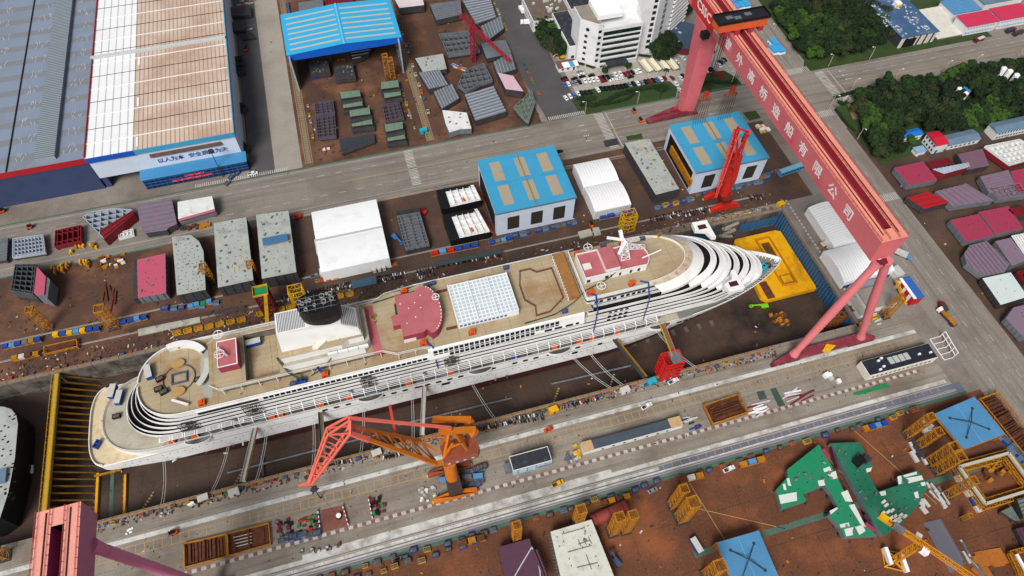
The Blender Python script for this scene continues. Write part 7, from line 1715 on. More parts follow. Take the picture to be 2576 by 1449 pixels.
# ================================================================ VEGETATION
LF = [M('leaf_dark', (30, 52, 22), .9, .5, .5, fine=.35), M('leaf_mid', (42, 68, 27), .9, .45, .5, fine=.3), M('leaf_bright', (64, 98, 32), .9, .4, .5, fine=.3), M('leaf_olive', (56, 66, 34), .9, .4, .5, fine=.3)]
BARK = M('bark', (82, 66, 52), .9, .3, 1)
def crown(rad, hgt, seed, n=420):
    rd = random.Random(seed); m = MB(); lobes = [(0, 0, hgt*.62, rad*.74)]
    for i in range(rd.randint(6, 9)):
        a = rd.uniform(0, 6.28); d_ = rd.uniform(.35, .8)*rad; lobes.append((d_*math.cos(a), d_*math.sin(a), hgt*rd.uniform(.5, .9), rad*rd.uniform(.28, .5)))
    for cx, cy, cz, r_ in lobes:
        k = max(30, int(n*(r_/rad)**1.6))
        for i in range(k):
            u = rd.uniform(-.55, 1); a = rd.uniform(0, 6.28); q_ = math.sqrt(max(0, 1-u*u)); rr_ = r_*rd.uniform(.72, 1.08)
            nx, ny, nz = q_*math.cos(a), q_*math.sin(a), u
            c_ = Vector((cx+rr_*nx, cy+rr_*ny, cz+rr_*nz*.85)); nv = (Vector((nx, ny, nz))+Vector((rd.uniform(-.7, .7), rd.uniform(-.7, .7), rd.uniform(-.3, .7)))).normalized()
            e1 = nv.cross(Vector((rd.random(), rd.random(), .3))).normalized(); e2 = nv.cross(e1); s_ = rd.uniform(.35, .75)
            m.face([c_-e1*s_, c_-e2*s_*.7, c_+e1*s_, c_+e2*s_*.8])
        rings = 5; kk = len(m.v)          # inner mass so little ground shows through
        for j in range(rings+1):
            th_ = math.pi*j/rings
            for i in range(8): m.v.append(Vector((cx+r_*.74*math.sin(th_)*math.cos(i*.785), cy+r_*.74*math.sin(th_)*math.sin(i*.785), cz+r_*.62*math.cos(th_))))
        for j in range(rings):
            for i in range(8): m.f.append((kk+j*8+i, kk+j*8+(i+1) % 8, kk+(j+1)*8+(i+1) % 8, kk+(j+1)*8+i)); m.m.append(0)
    return m
TREES = []
for i in range(8):
    rad, hg = (4.6, 9.5) if i % 2 else (3.8, 8)
    t = T('broadleaf_tree', '', 'tree', (0, 0, -60), 0)
    tk = MB().tube((0, 0, 0), (0, 0, hg*.5), .32, .2, 7)
    for a in (0, 2.1, 4.2): tk.tube((0, 0, hg*.38), (rad*.5*math.cos(a), rad*.5*math.sin(a), hg*.62), .16, .07, 5)
    tk.build('trunk', BARK, t, world=False)
    crown(rad, hg, 31+i).build('crown', LF[(0, 0, 1, 0, 2, 1, 0, 3)[i]], t, world=False)
    TREES.append(t)
CN = ('dark green', 'dark green', 'mid green', 'dark green', 'bright green', 'mid green', 'dark green', 'olive green')
def inpoly(x, y, poly):
    c = False; n = len(poly)
    for i in range(n):
        (ax, ay), (bx, by) = poly[i], poly[i-1]
        if (ay > y) != (by > y) and x < (bx-ax)*(y-ay)/(by-ay)+ax: c = not c
    return c
def plant(i, x, y, where, grp, sc=None):
    put(TREES[i], (x, y, 0), random.uniform(0, 6.28), '%s broadleaf tree %s' % (CN[i], where), grp, sc or random.uniform(.85, 1.2))
def wood(poly, where, grp, dmin, holes=(), bright=.3, cap=170):
    pts = []; xs = [p[0] for p in poly]; ys = [p[1] for p in poly]
    for _ in range(9000):
        x, y = random.uniform(min(xs), max(xs)), random.uniform(min(ys), max(ys))
        if not inpoly(x, y, poly) or any(abs(x-a) < w_ and abs(y-b) < h_ for a, b, w_, h_ in holes): continue
        if all((x-a)**2+(y-b)**2 > dmin*dmin for a, b in pts): pts.append((x, y))
        if len(pts) >= cap: break
    for x, y in pts:
        cl = math.sin(x*.09)+math.sin(y*.13+x*.03)+random.uniform(-.8, .8)
        plant(random.choice((4, 2, 4, 5)) if cl > 1.1-bright else random.choice((0, 1, 3, 6, 7, 5)), x, y, where, grp)
wood([tuple(W(3, a, b, 3)[:2]) for a, b in ((40, 30), (60, 130), (180, 250), (200, 370), (330, 430), (540, 415), (700, 375), (850, 320), (925, 270), (850, 110), (700, 0), (690, -90), (0, -90))], 'in the wood beyond the crossing road', 'wood beyond the crossing road', 4.3, bright=.7)
wood([tuple(W(3, a, b, 3)[:2]) for a, b in ((650, 800), (700, 730), (860, 650), (1010, 650), (1230, 600), (1450, 535), (1700, 505), (1980, 450), (1980, 850), (1690, 905), (1560, 945), (1330, 985), (1200, 965), (1180, 930), (960, 935), (960, 1040), (990, 1160), (850, 1180), (770, 1080), (710, 960), (730, 870))], 'in the wood beside the right-hand yard', 'wood beside the right-hand yard', 4.4, holes=((307, 221, 9, 4), (360, 241, 6, 5), (397, 247, 7, 6)), bright=.2)
wood([tuple(W(2, a, b)[:2]) for a, b in ((190, 190), (330, 180), (390, 330), (400, 420), (330, 440), (230, 350))], 'in the clump left of the office wing', 'clump left of the office wing', 4.2)
wood([tuple(W(2, a, b)[:2]) for a, b in ((1050, 380), (1180, 340), (1240, 420), (1220, 470), (1080, 480))], 'in front of the round hall', 'trees in front of the round hall', 4.4, bright=1.2)
for a, b in ((1290, 60), (1310, 120), (1330, 60), (1300, 20)): plant(random.choice((0, 2)), *W(2, a, b)[:2], 'right of the white tower', 'trees right of the white tower')
for a, b in ((690, 60), (760, 40), (540, 130)): plant(2, *W(2, a, b)[:2], 'between the office roofs at the top edge', 'trees between the office roofs', .8)
plant(4, *W(3, 1060, 1090)[:2], 'alone beside the site offices below the wood', None, .8)
plant(5, *W(2, 870, 525)[:2], 'at the office entrance', 'trees at the office entrance', .55); plant(5, *W(2, 700, 560)[:2], 'at the office entrance', 'trees at the office entrance', .55)
def hedge(lab, k, pts, w_, h_=1.1, red=False):
    m = MB(); P_ = [W(k, *p) for p in pts]; rd = random.Random(5)
    for a, b in zip(P_, P_[1:]):
        L = (b-a).length
        for i in range(int(L*w_*5)):
            c_ = a.lerp(b, rd.random())+Vector((rd.uniform(-w_/2, w_/2), rd.uniform(-w_/2, w_/2), rd.uniform(.5, 1)*h_)); s_ = rd.uniform(.3, .6)
            e1 = Vector((rd.uniform(-1, 1), rd.uniform(-1, 1), rd.uniform(-.4, .4))).normalized()*s_; e2 = e1.cross(Vector((rd.uniform(-.5, .5), rd.uniform(-.5, .5), 1))).normalized()*s_
            m.face([c_-e1, c_-e2, c_+e1, c_+e2])
        m.bar(a+Vector((0, 0, h_*.3)), b+Vector((0, 0, h_*.3)), w_*.9, h_*.6)
    tag(m.build('hedge', M('red_leaf', (120, 50, 34), .9, .3, .6) if red else mhed), lab, 'hedge')
hedge('dark winding hedge along the middle of the car park lawn', 2, ((520, 790), (620, 800), (700, 770), (800, 720), (900, 690), (1010, 670), (1150, 650)), 3.2)
hedge('dark round shrub bed at the left end of the car park lawn', 2, ((500, 740), (560, 760), (620, 740)), 4)
hedge('dark shrub bed at the right end of the car park lawn', 2, ((1060, 660), (1140, 690), (1170, 660)), 3.4)
hedge('low scalloped hedge on the near side of the car park lawn', 2, ((690, 790), (800, 770), (880, 745), (930, 700)), 2)
hedge('dark hedge round the lawn behind the gantry leg', 2, ((1430, 640), (1500, 620), (1600, 630), (1690, 620)), 3)
hedge('red leaved shrubs on the lawn behind the gantry leg', 2, ((1510, 570), (1560, 560), (1590, 590)), 3.4, 1.6, True)
hedge('clipped hedge along the road corner of the right-hand lawn', 3, ((500, 740), (560, 720), (640, 700), (720, 680)), 2.2)
hedge('clipped double hedge along the side road below the stone', 3, ((510, 830), (560, 900), (610, 960), (650, 985)), 2)
hedge('round dark planting around the pale stone', 3, ((530, 770), (560, 790), (590, 770)), 3, 1.2)
for i in range(5): hedge('strip of shrubs at the foot of the office block, piece %s from the left' % ('first', 'second', 'third', 'fourth', 'last')[i], 2, (((500, 480), (545, 490)), ((560, 495), (620, 515)), ((660, 505), (700, 495)), ((880, 460), (930, 450)), ((960, 420), (1040, 430)))[i], 1.8)
c_ = W(3, 568, 765); tag(MB().prism([(c_.x-1.5, c_.y-1), (c_.x+1.2, c_.y-.6), (c_.x+1.6, c_.y+.5), (c_.x-.8, c_.y+.9)], .2, lambda p: 4.2 if p[0] > c_.x else 1.8).build('standing_stone', M('pale_stone', (190, 190, 184), .8, .15, .6)), 'pale standing stone in a round planting at the road corner', 'stone')
# ================================================================ VEHICLES
CARC = dict(white=M('car_white', (236, 238, 240), .25, .03, 1, fine=0), black=M('car_black', (20, 22, 26), .2, .1, 1, fine=0), silver=M('car_silver', (150, 156, 164), .25, .05, 1, metal=.4, fine=0), blue=M('car_blue', (70, 110, 170), .25, .08, 1, fine=0), red=M('car_red', (130, 20, 36), .25, .08, 1, fine=0), brown=M('car_brown', (110, 62, 46), .3, .1, 1, fine=0), orange=M('car_orange', (206, 72, 34), .3, .1, 1, fine=0), yellow=M('car_yellow', (226, 168, 30), .4, .1, 1, fine=0))
def extr(m, prof, y0, y1):     # outline in x-z pushed across y
    a = [(x, y0, z) for x, z in prof]; b = [(x, y1, z) for x, z in prof]; n = len(prof)
    for i in range(n): m.face([a[i], a[(i+1) % n], b[(i+1) % n], b[i]])
    m.face(a[::-1]); m.face(b); return m
def wheels(t, xs, y, r, w_=.24):
    for x in xs:
        for s_ in (-1, 1): MB().tube((x, s_*(y-w_), r), (x, s_*y, r), r, n=10).build('wheel', TYRE, t, world=False)
def car(col, kind='car'):
    t = T('parked_car' if kind == 'car' else 'pickup_truck', '', 'car' if kind == 'car' else 'pickup', (0, 0, -70))
    m = MB(); L = 2.2 if kind == 'car' else 2.7
    extr(m, [(-L, .3), (L, .3), (L, .72), (L-.9, .92), (-L+.5, .98), (-L, .8)], -.88, .88)
    if kind == 'car': extr(m, [(-1.55, .9), (1.1, .9), (.45, 1.46), (-1.05, 1.46)], -.72, .72)
    else: extr(m, [(-.5, .9), (1.7, .9), (1.1, 1.7), (-.4, 1.7)], -.8, .8)
    m.build('body', CARC[col], t, world=False)
    g_ = MB()
    if kind == 'car': pf = ((.48, 1.43, 1.1, .95), (-1.08, 1.43, -1.53, .97))
    else: pf = ((1.12, 1.66, 1.68, .98), (-.42, 1.66, -.52, 1.0))
    for xa, za, xb, zb in pf:
        d_ = .02 if xa > 0 else -.02
        q = [(xa+d_, -.62, za+.01), (xb+d_, -.66, zb+.01), (xb+d_, .66, zb+.01), (xa+d_, .62, za+.01)]
        MB().face(q if xa > 0 else q[::-1]).build('windscreen', GLASS, t, world=False)
    for s_ in (-1, 1):
        y = s_*(.74 if kind == 'car' else .82); q = [(-.95, y, 1.38), (.4, y, 1.38), (.85, y, .98), (-1.35, y, .98)] if kind == 'car' else [(-.3, y, 1.55), (1.0, y, 1.55), (1.4, y, 1.02), (-.3, y, 1.02)]
        MB().face(q[::-1] if s_ > 0 else q).build('side_window', GLASS, t, world=False)
    if kind != 'car': MB().wallring(rect(-2.65, -.6, -.84, .84), .98, 1.25, .08).build('bed', CARC[col], t, world=False); MB().box(-2.5, -.7, -.7, .7, .99, 1.0).build('bed_floor', DSTEEL, t, world=False)
    wheels(t, (-L+.85, L-.8), .9, .34)
    return t
CARS = {}
def pcar(col, x, y, rz, lab, grp, kind='car'):
    key = (col, kind)
    if key not in CARS: CARS[key] = car(col, kind)
    return put(CARS[key], (x, y, .012), rz, lab, grp)
ab = dict(W='white', K='black', S='silver', B='blue', R='red', N='brown')
def carrow(k, pts, cols, rz, where):
    for (a, b), c_ in zip(pts, cols):
        p = W(k, a, b+6); pcar(ab[c_], p.x, p.y, R(rz+random.choice((0, 180))+random.uniform(-2, 2)), '%s car parked %s' % (ab[c_], where), 'cars in the office car park')
carrow(2, [(405, 738), (437, 725), (467, 715), (497, 707), (527, 700), (558, 697), (590, 692), (647, 677), (675, 668), (705, 666), (738, 663), (768, 657), (799, 655), (828, 650), (857, 645), (886, 637), (916, 630), (947, 627), (978, 622), (1008, 615), (1036, 610), (1066, 605), (1096, 600), (1122, 597), (1150, 590)], 'WWBWKKKWKKKKKKKSKWSKRKBWR', 97, 'in the front row along the lawn')
carrow(2, [(394, 638), (425, 632), (452, 627), (479, 623), (508, 617), (548, 608), (580, 605), (609, 600), (640, 597)], 'BWSSKWWWW', 96, 'in the middle row of the car park')
carrow(2, [(668, 588), (692, 583), (722, 580), (750, 575), (780, 560), (815, 553), (852, 560), (880, 552), (908, 545), (932, 540), (957, 533)], 'RKKSWWRRKWW', 98, 'in the back row below the office block')
carrow(2, [(392, 590), (403, 606), (470, 592), (529, 577), (521, 560), (513, 542), (600, 567), (695, 612), (762, 603), (815, 592), (895, 580)], 'KRKKWSKRWWK', 8, 'crosswise between the rows of the car park')
carrow(2, [(1240, 467), (1245, 487), (1250, 507), (1290, 438), (1275, 592), (1290, 572), (1208, 588), (1237, 632), (1265, 677)], 'WSSWWKNWW', 100, 'right of the cream car ports')
carrow(2, [(1460, 530), (1482, 526), (1505, 522), (1560, 490), (1590, 462), (1570, 470), (1600, 450)], 'WKKWSKK', 100, 'behind the pink gantry leg')
for col, kind, k, a, b, rz, lab in (('white', 'pickup', 22, 1015, 170, 14, 'white pickup driving along the near quay below the red access tower'), ('yellow', 'pickup', 22, 345, 755, 10, 'yellow pickup on the near quay below the black-roofed hut'), ('orange', 'car', 22, 275, 347, 195, 'orange-red car on the near quay beside the lime dusted rail'), ('white', 'pickup', 12, 1215, 1432, 12, 'white pickup at the foot of the red access tower'), ('silver', 'pickup', 11, 455, 638, 8, 'silver pickup in front of the largest white tent'), ('black', 'car', 2, 355, 1150, 8, 'black car beside the first blue-roofed workshop'), ('white', 'pickup', 22, 1635, 645, 8, 'white pickup on the blue-grey quay strip'), ('silver', 'car', 22, 1060, 805, 8, 'pale car on the blue-grey quay strip near the trestles'), ('white', 'pickup', 0, 1910, 1315, 0, 'white pickup at the corner of the sign annex')):
    p = W(k, a, b); pcar(col, p.x, p.y, R(rz), lab, None, kind)
def truck(lab, k, a, b, rz, cab, body, L=6.5, h=2.6, load=None, grp='trucks'):
    p = W(k, a, b); t = T('lorry', lab, 'truck', (p.x, p.y, .012), R(rz), grp)
    MB().box(L/2-1.9, L/2, -1.15, 1.15, .6, 2.7).build('cab', cab, t, world=False)
    MB().box(L/2+.005, L/2+.03, -1, 1, 1.7, 2.5).build('windscreen', GLASS, t, world=False)
    MB().box(-L/2, L/2-2.1, -1.2, 1.2, .9, h+.4 if load is None else 1.9).build('cargo_body', body, t, world=False)
    if load: MB().prism([(-L/2+.2, -1), (L/2-2.3, -1), (L/2-2.3, 1), (-L/2+.2, 1)], 1.91, lambda q: 2.4+.2*math.sin(q[0]*3)).build('load', load, t, world=False)
    MB().box(-L/2, L/2-.2, -.5, .5, .55, .88).build('chassis', DSTEEL, t, world=False); wheels(t, (-L/2+1, -L/2+2.2, L/2-1.2), 1.15, .5, .35); return t
truck('white box lorry on the dark lane, nearer one', 2, 100, 182, 165, WHITE, WHITE); truck('white box lorry on the dark lane at the top edge', 2, 72, 88, 95, WHITE, WHITE)
truck('red tipper with pale load parked below the white platform', 3, 1585, 310, 190, M('truck_maroon', (130, 28, 34), .5, .15, .5), M('truck_maroon'), 8, load=PALE)
truck('dark red tipper on the upper right road, outer one', 3, 1880, 262, 8, M('truck_maroon'), HB_D, 8); truck('dark red tipper on the upper right road, inner one', 3, 1820, 242, 8, M('truck_maroon'), HB_D, 7)
truck('blue lorry with pale ribbed load beside the arched white tent', 13, 1010, 482, -48, LBLUE, PALE, 8); truck('dark red tractor unit on the side road', 13, 1308, 880, 80, M('truck_maroon'), HB_D, 5)
truck('long flatbed lorry with crates on the side road', 13, 1338, 955, 100, WHITE, DSTEEL, 11, load=OCHRE)
bus = T('bus', 'light blue bus parked beside the second workshop', 'bus', tuple(W(3, 165, 1298)), R(8)); MB().box(-8, 8, -1.7, 1.7, .5, 3.6).build('body', LBLUE, bus, world=False); each_w = [MB().box(-7.5+i*2, -6+i*2, -1.76, -1.71, 2, 3) for i in range(8)]
for m in each_w: m.build('window', GLASS, bus, world=False)
MB().box(-7.8, 7.8, -1.5, 1.5, 3.6, 3.75).build('roof', M('pale_blue_roof', (130, 190, 216), .5, .08, .5), bus, world=False); wheels(bus, (-5.5, 5), 1.7, .5, .35)
KA = None
for i, (k, a, b) in enumerate(((2, 1650, 30), (2, 1690, 20), (2, 1715, 55), (2, 1755, 50), (2, 1680, 65), (2, 1720, 5), (3, 35, 340), (3, 35, 395), (3, 82, 392))):
    if KA is None:
        KA = T('covered_float', '', 'trailer', (0, 0, -50)); MB().box(-3.6, 3.6, -2.2, 2.2, .5, 2).build('base', WHITE, KA, world=False); MB().box(-3.4, 3.4, -2.1, 2.1, 2, 3.4).build('cover', M('azure_cover', (50, 160, 220), .5, .1, .4, st=(('x', 1.1, .15, (120, 200, 240), 0),)), KA, world=False); wheels(KA, (-2, 2), 2.2, .5, .3)
    p = W(k, a, b); put(KA, (p.x, p.y, .012), R(96), ('azure covered trailer with white base behind the girder trolley' if i < 6 else 'azure covered trailer with white base, %s of the three beside the road verge' % ('rear', 'front left', 'front right')[i-6]), 'azure covered trailers')
fk = T('forklift', '', 'forklift', (0, 0, -50)); MB().box(-1.4, .9, -.75, .75, .4, 1.3).build('body', ORANGE, fk, world=False); MB().box(-.7, .5, -.6, .6, 1.3, 2.2).build('cab', BLACK, fk, world=False); MB().box(.95, 1.1, -.6, .6, .2, 2.6).build('mast', DSTEEL, fk, world=False)
for s_ in (-.35, .35): MB().box(1.1, 2.3, s_-.08, s_+.08, .2, .3).build('fork', DSTEEL, fk, world=False)
wheels(fk, (-.9, .5), .8, .4, .3)
for k, a, b, rz, lab in ((20, 1315, 1125, 190, 'orange forklift on the near quay above the rust trays'), (10, 232, 272, 10, 'red-orange forklift in front of the crimson tray block'), (10, 25, 150, 10, 'orange forklift at the left edge of the main road'), (12, 595, 255, 90, 'small orange forklift beside the workshop corner'), (2, 920, 848, 100, 'dark forklift driving on the main road, rear one'), (2, 968, 918, 100, 'dark forklift driving on the main road, front one'), (0, 1860, 380, 60, 'forklift standing in the yard beside the tan hall')):
    p = W(k, a, b); put(fk, (p.x, p.y, .012), R(rz), lab, 'forklifts', 1.15)
ex = T('excavator', 'yellow excavator on the soil patch left of the office wing', 'excavator', tuple(W(2, 375, 440)), R(170)); MB().box(-1.6, 1.6, -1.3, -.7, 0, .8).box(-1.6, 1.6, .7, 1.3, 0, .8).build('track', TYRE, ex, world=False); MB().box(-1.7, 1.2, -1.2, 1.2, .9, 2.2).build('house', YEL, ex, world=False); MB().bar((1, 0, 1.8), (3.6, 0, 4), .5).bar((3.6, 0, 4), (5.6, 0, 1.5), .4).build('boom', YEL, ex, world=False)
# ================================================================ LAMPS AND MASTS
lamp = T('street_lamp', '', 'street lamp', (0, 0, -50)); MB().tube((0, 0, 0), (0, 0, 9), .16, .1, 6).bar((0, 0, 9), (-1.6, 0, 9.6), .12).build('pole', PALE, lamp, world=False); MB().box(-2.5, -1.4, -.22, .22, 9.5, 9.7).build('lamp_head', WHITE, lamp, world=False); MB().box(-.15, .75, -.05, .05, 3, 4.4).build('banner', RED, lamp, world=False)
for k, a, b, rz, lab in ((3, 455, 500, 0, 'on the verge of the wood, nearest the crossing'), (3, 765, 445, 0, 'on the verge of the wood, nearest the blue-roofed shed'), (3, 28, 272, 0, 'on the verge beside the azure trailers'), (3, 620, 692, 180, 'on the lawn edge opposite the road arrows'), (3, 945, 618, 180, 'at the edge of the right-hand wood, left of three'), (3, 1310, 556, 180, 'at the edge of the right-hand wood, middle of three'), (3, 1535, 512, 180, 'at the edge of the right-hand wood, right of three'), (3, 1882, 432, 180, 'at the edge of the right-hand wood near the picture edge'), (3, 470, 802, 120, 'at the road corner beside the pale stone'), (3, 672, 1052, 90, 'on the verge of the side road below the pale stone'), (2, 550, 857, 0, 'at the left end of the car park lawn'), (2, 945, 782, 0, 'in the middle of the car park lawn'), (2, 1238, 732, 0, 'at the right end of the car park lawn'), (2, 1655, 628, 0, 'on the lawn behind the gantry leg'), (3, 915, 1080, 90, 'at the edge of the site office yard')):
    p = W(k, a, b); put(lamp, (p.x, p.y, 0), R(rz), 'street lamp with red banner '+lab, 'street lamps')
for k, a, b, h, lab in ((2, 1115, 738, 21, 'tall dark floodlight mast on the car park lawn'), (0, 1685, 1335, 20, 'dark floodlight mast in front of the sign annex'), (21, 490, 862, 12, 'dark floodlight mast on the near quay below the crane jib'), (3, 1295, 790, 20, 'dark floodlight mast rising from the right-hand wood')):
    p = W(k, a, b); t = T('floodlight_mast', lab, 'mast', tuple(p), 0, 'floodlight masts'); MB().tube(p, p+Vector((0, 0, h)), .3, .16, 8).build('pole', DSTEEL, t)
    m = MB().tube(p+Vector((0, 0, h)), p+Vector((0, 0, h+.3)), 1.4, n=12); m.build('crown_ring', DSTEEL, t); each('floodlight', [MB().ob((p.x+1.5*math.cos(q), p.y+1.5*math.sin(q), h-.6), .6, .4, .6, q) for q in (0, 1.05, 2.1, 3.14, 4.2, 5.2)], BLACK, t)
tk_ = MB().tube((0, 0, 1), (0, 0, 9), 1.7, n=14); tkT = T('storage_tank', '', 'tank', (0, 0, -50)); tk_.build('vessel', WHITE, tkT, world=False); MB().tube((0, 0, 9), (0, 0, 9.8), 1.7, .6, 14).build('dome', WHITE, tkT, world=False); MB().bar((1, 1, 0), (1, 1, 1.2), .2).bar((-1, -1, 0), (-1, -1, 1.2), .2).build('stand', DSTEEL, tkT, world=False)
for k, a, b, sc_, lab in ((3, 1720, 600, 1, 'white vertical gas tank at the upper right, left of three'), (3, 1765, 620, 1, 'white vertical gas tank at the upper right, middle of three'), (3, 1815, 650, 1, 'white vertical gas tank at the upper right, right of three'), (3, 1395, 745, .9, 'rust-topped white tank in the wood clearing, rear'), (3, 1440, 778, .9, 'white tank in the wood clearing, front')):
    p = W(k, a, b); put(tkT, (p.x, p.y, 0), 0, lab, 'white storage tanks', sc_)
bld('tank_shelter', 'slate roofed shelter beside the three white gas tanks', 'shelter', 402, 414, 241, 249, 5, WALLW, GBR, None, .4); bld('tank_shelter', 'small blue roofed shelter in the wood clearing', 'shelter', 362, 366, 243, 249, 4, CREAMW, ROOFB, None, .3)
# ================================================================ CLUTTER OF THE YARDS AND QUAYS
B_ = {c: bin_(m, c) for c, m in (('blue', BLUE), ('grey', STEEL), ('orange', ORANGE), ('rust', RUST), ('green', GREEN), ('light blue', LBLUE), ('white', PALE))}
B_['yellow'] = gy; B_['black'] = bk
def bins(k, a, b, n, cols, where, grp, sc=(1, 1.2), jit=.35, rz=None):
    p, q = (W(k, *a), W(k, *b)) if k is not None else (Vector((*a, 0)), Vector((*b, 0)))
    an = math.atan2((q-p).y, (q-p).x) if rz is None else R(rz)
    for i in range(n):
        c_ = random.choice(cols); x = p.lerp(q, (i+.5+random.uniform(-.3, .3))/n)
        put(B_[c_], (x.x, x.y+random.uniform(-jit, jit), .03), an+random.uniform(-.08, .08), '%s tool bin %s' % (c_, where), grp, random.uniform(*sc))
mix = ('blue', 'blue', 'grey', 'yellow', 'orange', 'white', 'rust', 'green')
bins(None, (-138, 113.6), (-20, 113.4), 26, mix, 'in the row along the near dock edge', 'bins along the near dock edge', (.5, 1.0), .5)
bins(None, (-10, 113.4), (160, 113.2), 38, mix, 'in the row along the near dock edge', 'bins along the near dock edge', (.45, 1.0), .6)
bins(None, (-180, 192.8), (-105, 192.6), 16, mix+('orange', 'yellow'), 'in the row along the far dock edge', 'bins along the far dock edge', (.5, .95), .4)
bins(None, (165, 196), (208, 193), 8, ('yellow', 'grey', 'rust'), 'in the row along the far dock edge', 'bins along the far dock edge', (.6, 1), .6)
bins(None, (-62, 69.6), (90, 69.2), 28, ('blue', 'blue', 'light blue', 'grey', 'rust', 'yellow', 'orange'), 'in the row along the blue-grey quay strip', 'bins along the quay strip', (.9, 1.3), .8)
bins(None, (95, 69), (215, 69), 18, ('blue', 'blue', 'grey', 'rust', 'yellow', 'orange'), 'in the row along the blue-grey quay strip', 'bins along the quay strip', (.9, 1.3), .8)
bins(None, (-60, 65.5), (10, 66.5), 13, ('blue', 'rust', 'light blue', 'grey', 'yellow'), 'in the row along the blue-grey quay strip', 'bins along the quay strip', (.9, 1.3), .8)
bins(None, (58, 211.6), (100, 211.8), 13, ('blue', 'light blue', 'blue', 'grey'), 'in front of the first blue-roofed workshop', 'bins in front of the first workshop', (1.1, 1.5), .3)
bins(None, (168, 212.2), (210, 212), 11, ('blue', 'light blue', 'blue', 'grey'), 'in front of the second blue-roofed workshop', 'bins in front of the second workshop', (1.1, 1.4), .3)
bins(None, (210, 215), (222, 217), 6, ('blue', 'orange', 'yellow', 'light blue'), 'beside the light blue bus', 'bins beside the light blue bus', (1.1, 1.5), .4)
bins(None, (7, 88.4), (16, 89.4), 7, ('blue', 'light blue', 'grey'), 'stored under the orange crane', 'bins under the orange crane', (1.2, 1.5), .5)
bins(None, (8.5, 94.5), (19, 95.5), 8, ('blue', 'light blue', 'rust'), 'stored under the orange crane', 'bins under the orange crane', (1.2, 1.5), .4)
bins(21, (180, 1180), (480, 1120), 10, ('blue', 'blue', 'rust', 'grey', 'light blue'), 'right of the rust trays on the near quay', 'bins beside the rust trays', (1.1, 1.4), .6)
bins(0, (1700, 1400), (1900, 1200), 6, ('blue', 'grey', 'rust'), 'beside the tan hall annex', 'bins beside the tan hall', (1, 1.4), 1)
bins(1, (240, 20), (250, 110), 5, ('blue', 'orange', 'grey'), 'along the shelter yard fence', 'bins in the far yard', (1, 1.3), .5)
bins(1, (390, 780), (440, 1090), 8, ('yellow', 'grey', 'white', 'rust'), 'along the left crane track of the far yard', 'bins in the far yard', (.6, .9), .5)
bins(1, (1080, 620), (1200, 980), 12, ('yellow', 'grey', 'white', 'blue', 'rust'), 'along the right crane track of the far yard', 'bins in the far yard', (.6, .95), .6)
bins(1, (1060, 130), (1310, 880), 12, ('blue', 'grey', 'white', 'rust', 'orange'), 'beside the right crane track of the far yard', 'bins in the far yard', (.7, 1.1), .6)
bins(1, (1790, 10), (1900, 250), 8, ('yellow', 'white', 'orange'), 'along the dark lane', 'bins along the dark lane', (.6, .9), .5)
bins(2, (60, 430), (210, 720), 8, ('orange', 'yellow', 'blue', 'green'), 'along the dark lane', 'bins along the dark lane', (.7, 1), .8)
bins(1, (1470, 490), (1600, 540), 8, ('blue', 'orange', 'white'), 'between the curved block and the crimson tower crane', 'bins in the far yard', (.9, 1.2), .8)
bins(1, (430, 600), (540, 570), 5, ('blue',), 'under the blue shelter', 'bins in the far yard', (1.1, 1.4), .6)
bins(10, (1200, 880), (1660, 850), 6, ('blue', 'light blue', 'blue'), 'below the grey deck blocks', 'bins below the grey deck blocks', (1.1, 1.5), .8)
bins(11, (450, 680), (610, 650), 6, ('orange', 'yellow', 'grey'), 'in front of the largest white tent', 'bins in front of the largest tent', (.8, 1), .2)
bins(11, (870, 590), (1070, 545), 7, ('orange', 'yellow', 'light blue', 'grey'), 'in front of the largest white tent', 'bins in front of the largest tent', (.8, 1), .2)
bins(12, (1075, 130), (1380, 50), 9, ('yellow', 'blue', 'light blue', 'blue', 'green'), 'in front of the green-piped deck block', 'bins in front of the piped block', (.9, 1.4), .3)
bins(23, (1750, 400), (1932, 590), 8, ('blue', 'blue', 'light blue'), 'between the beam rack and the square frame', 'bins beside the square frame', (1.3, 1.8), .5)
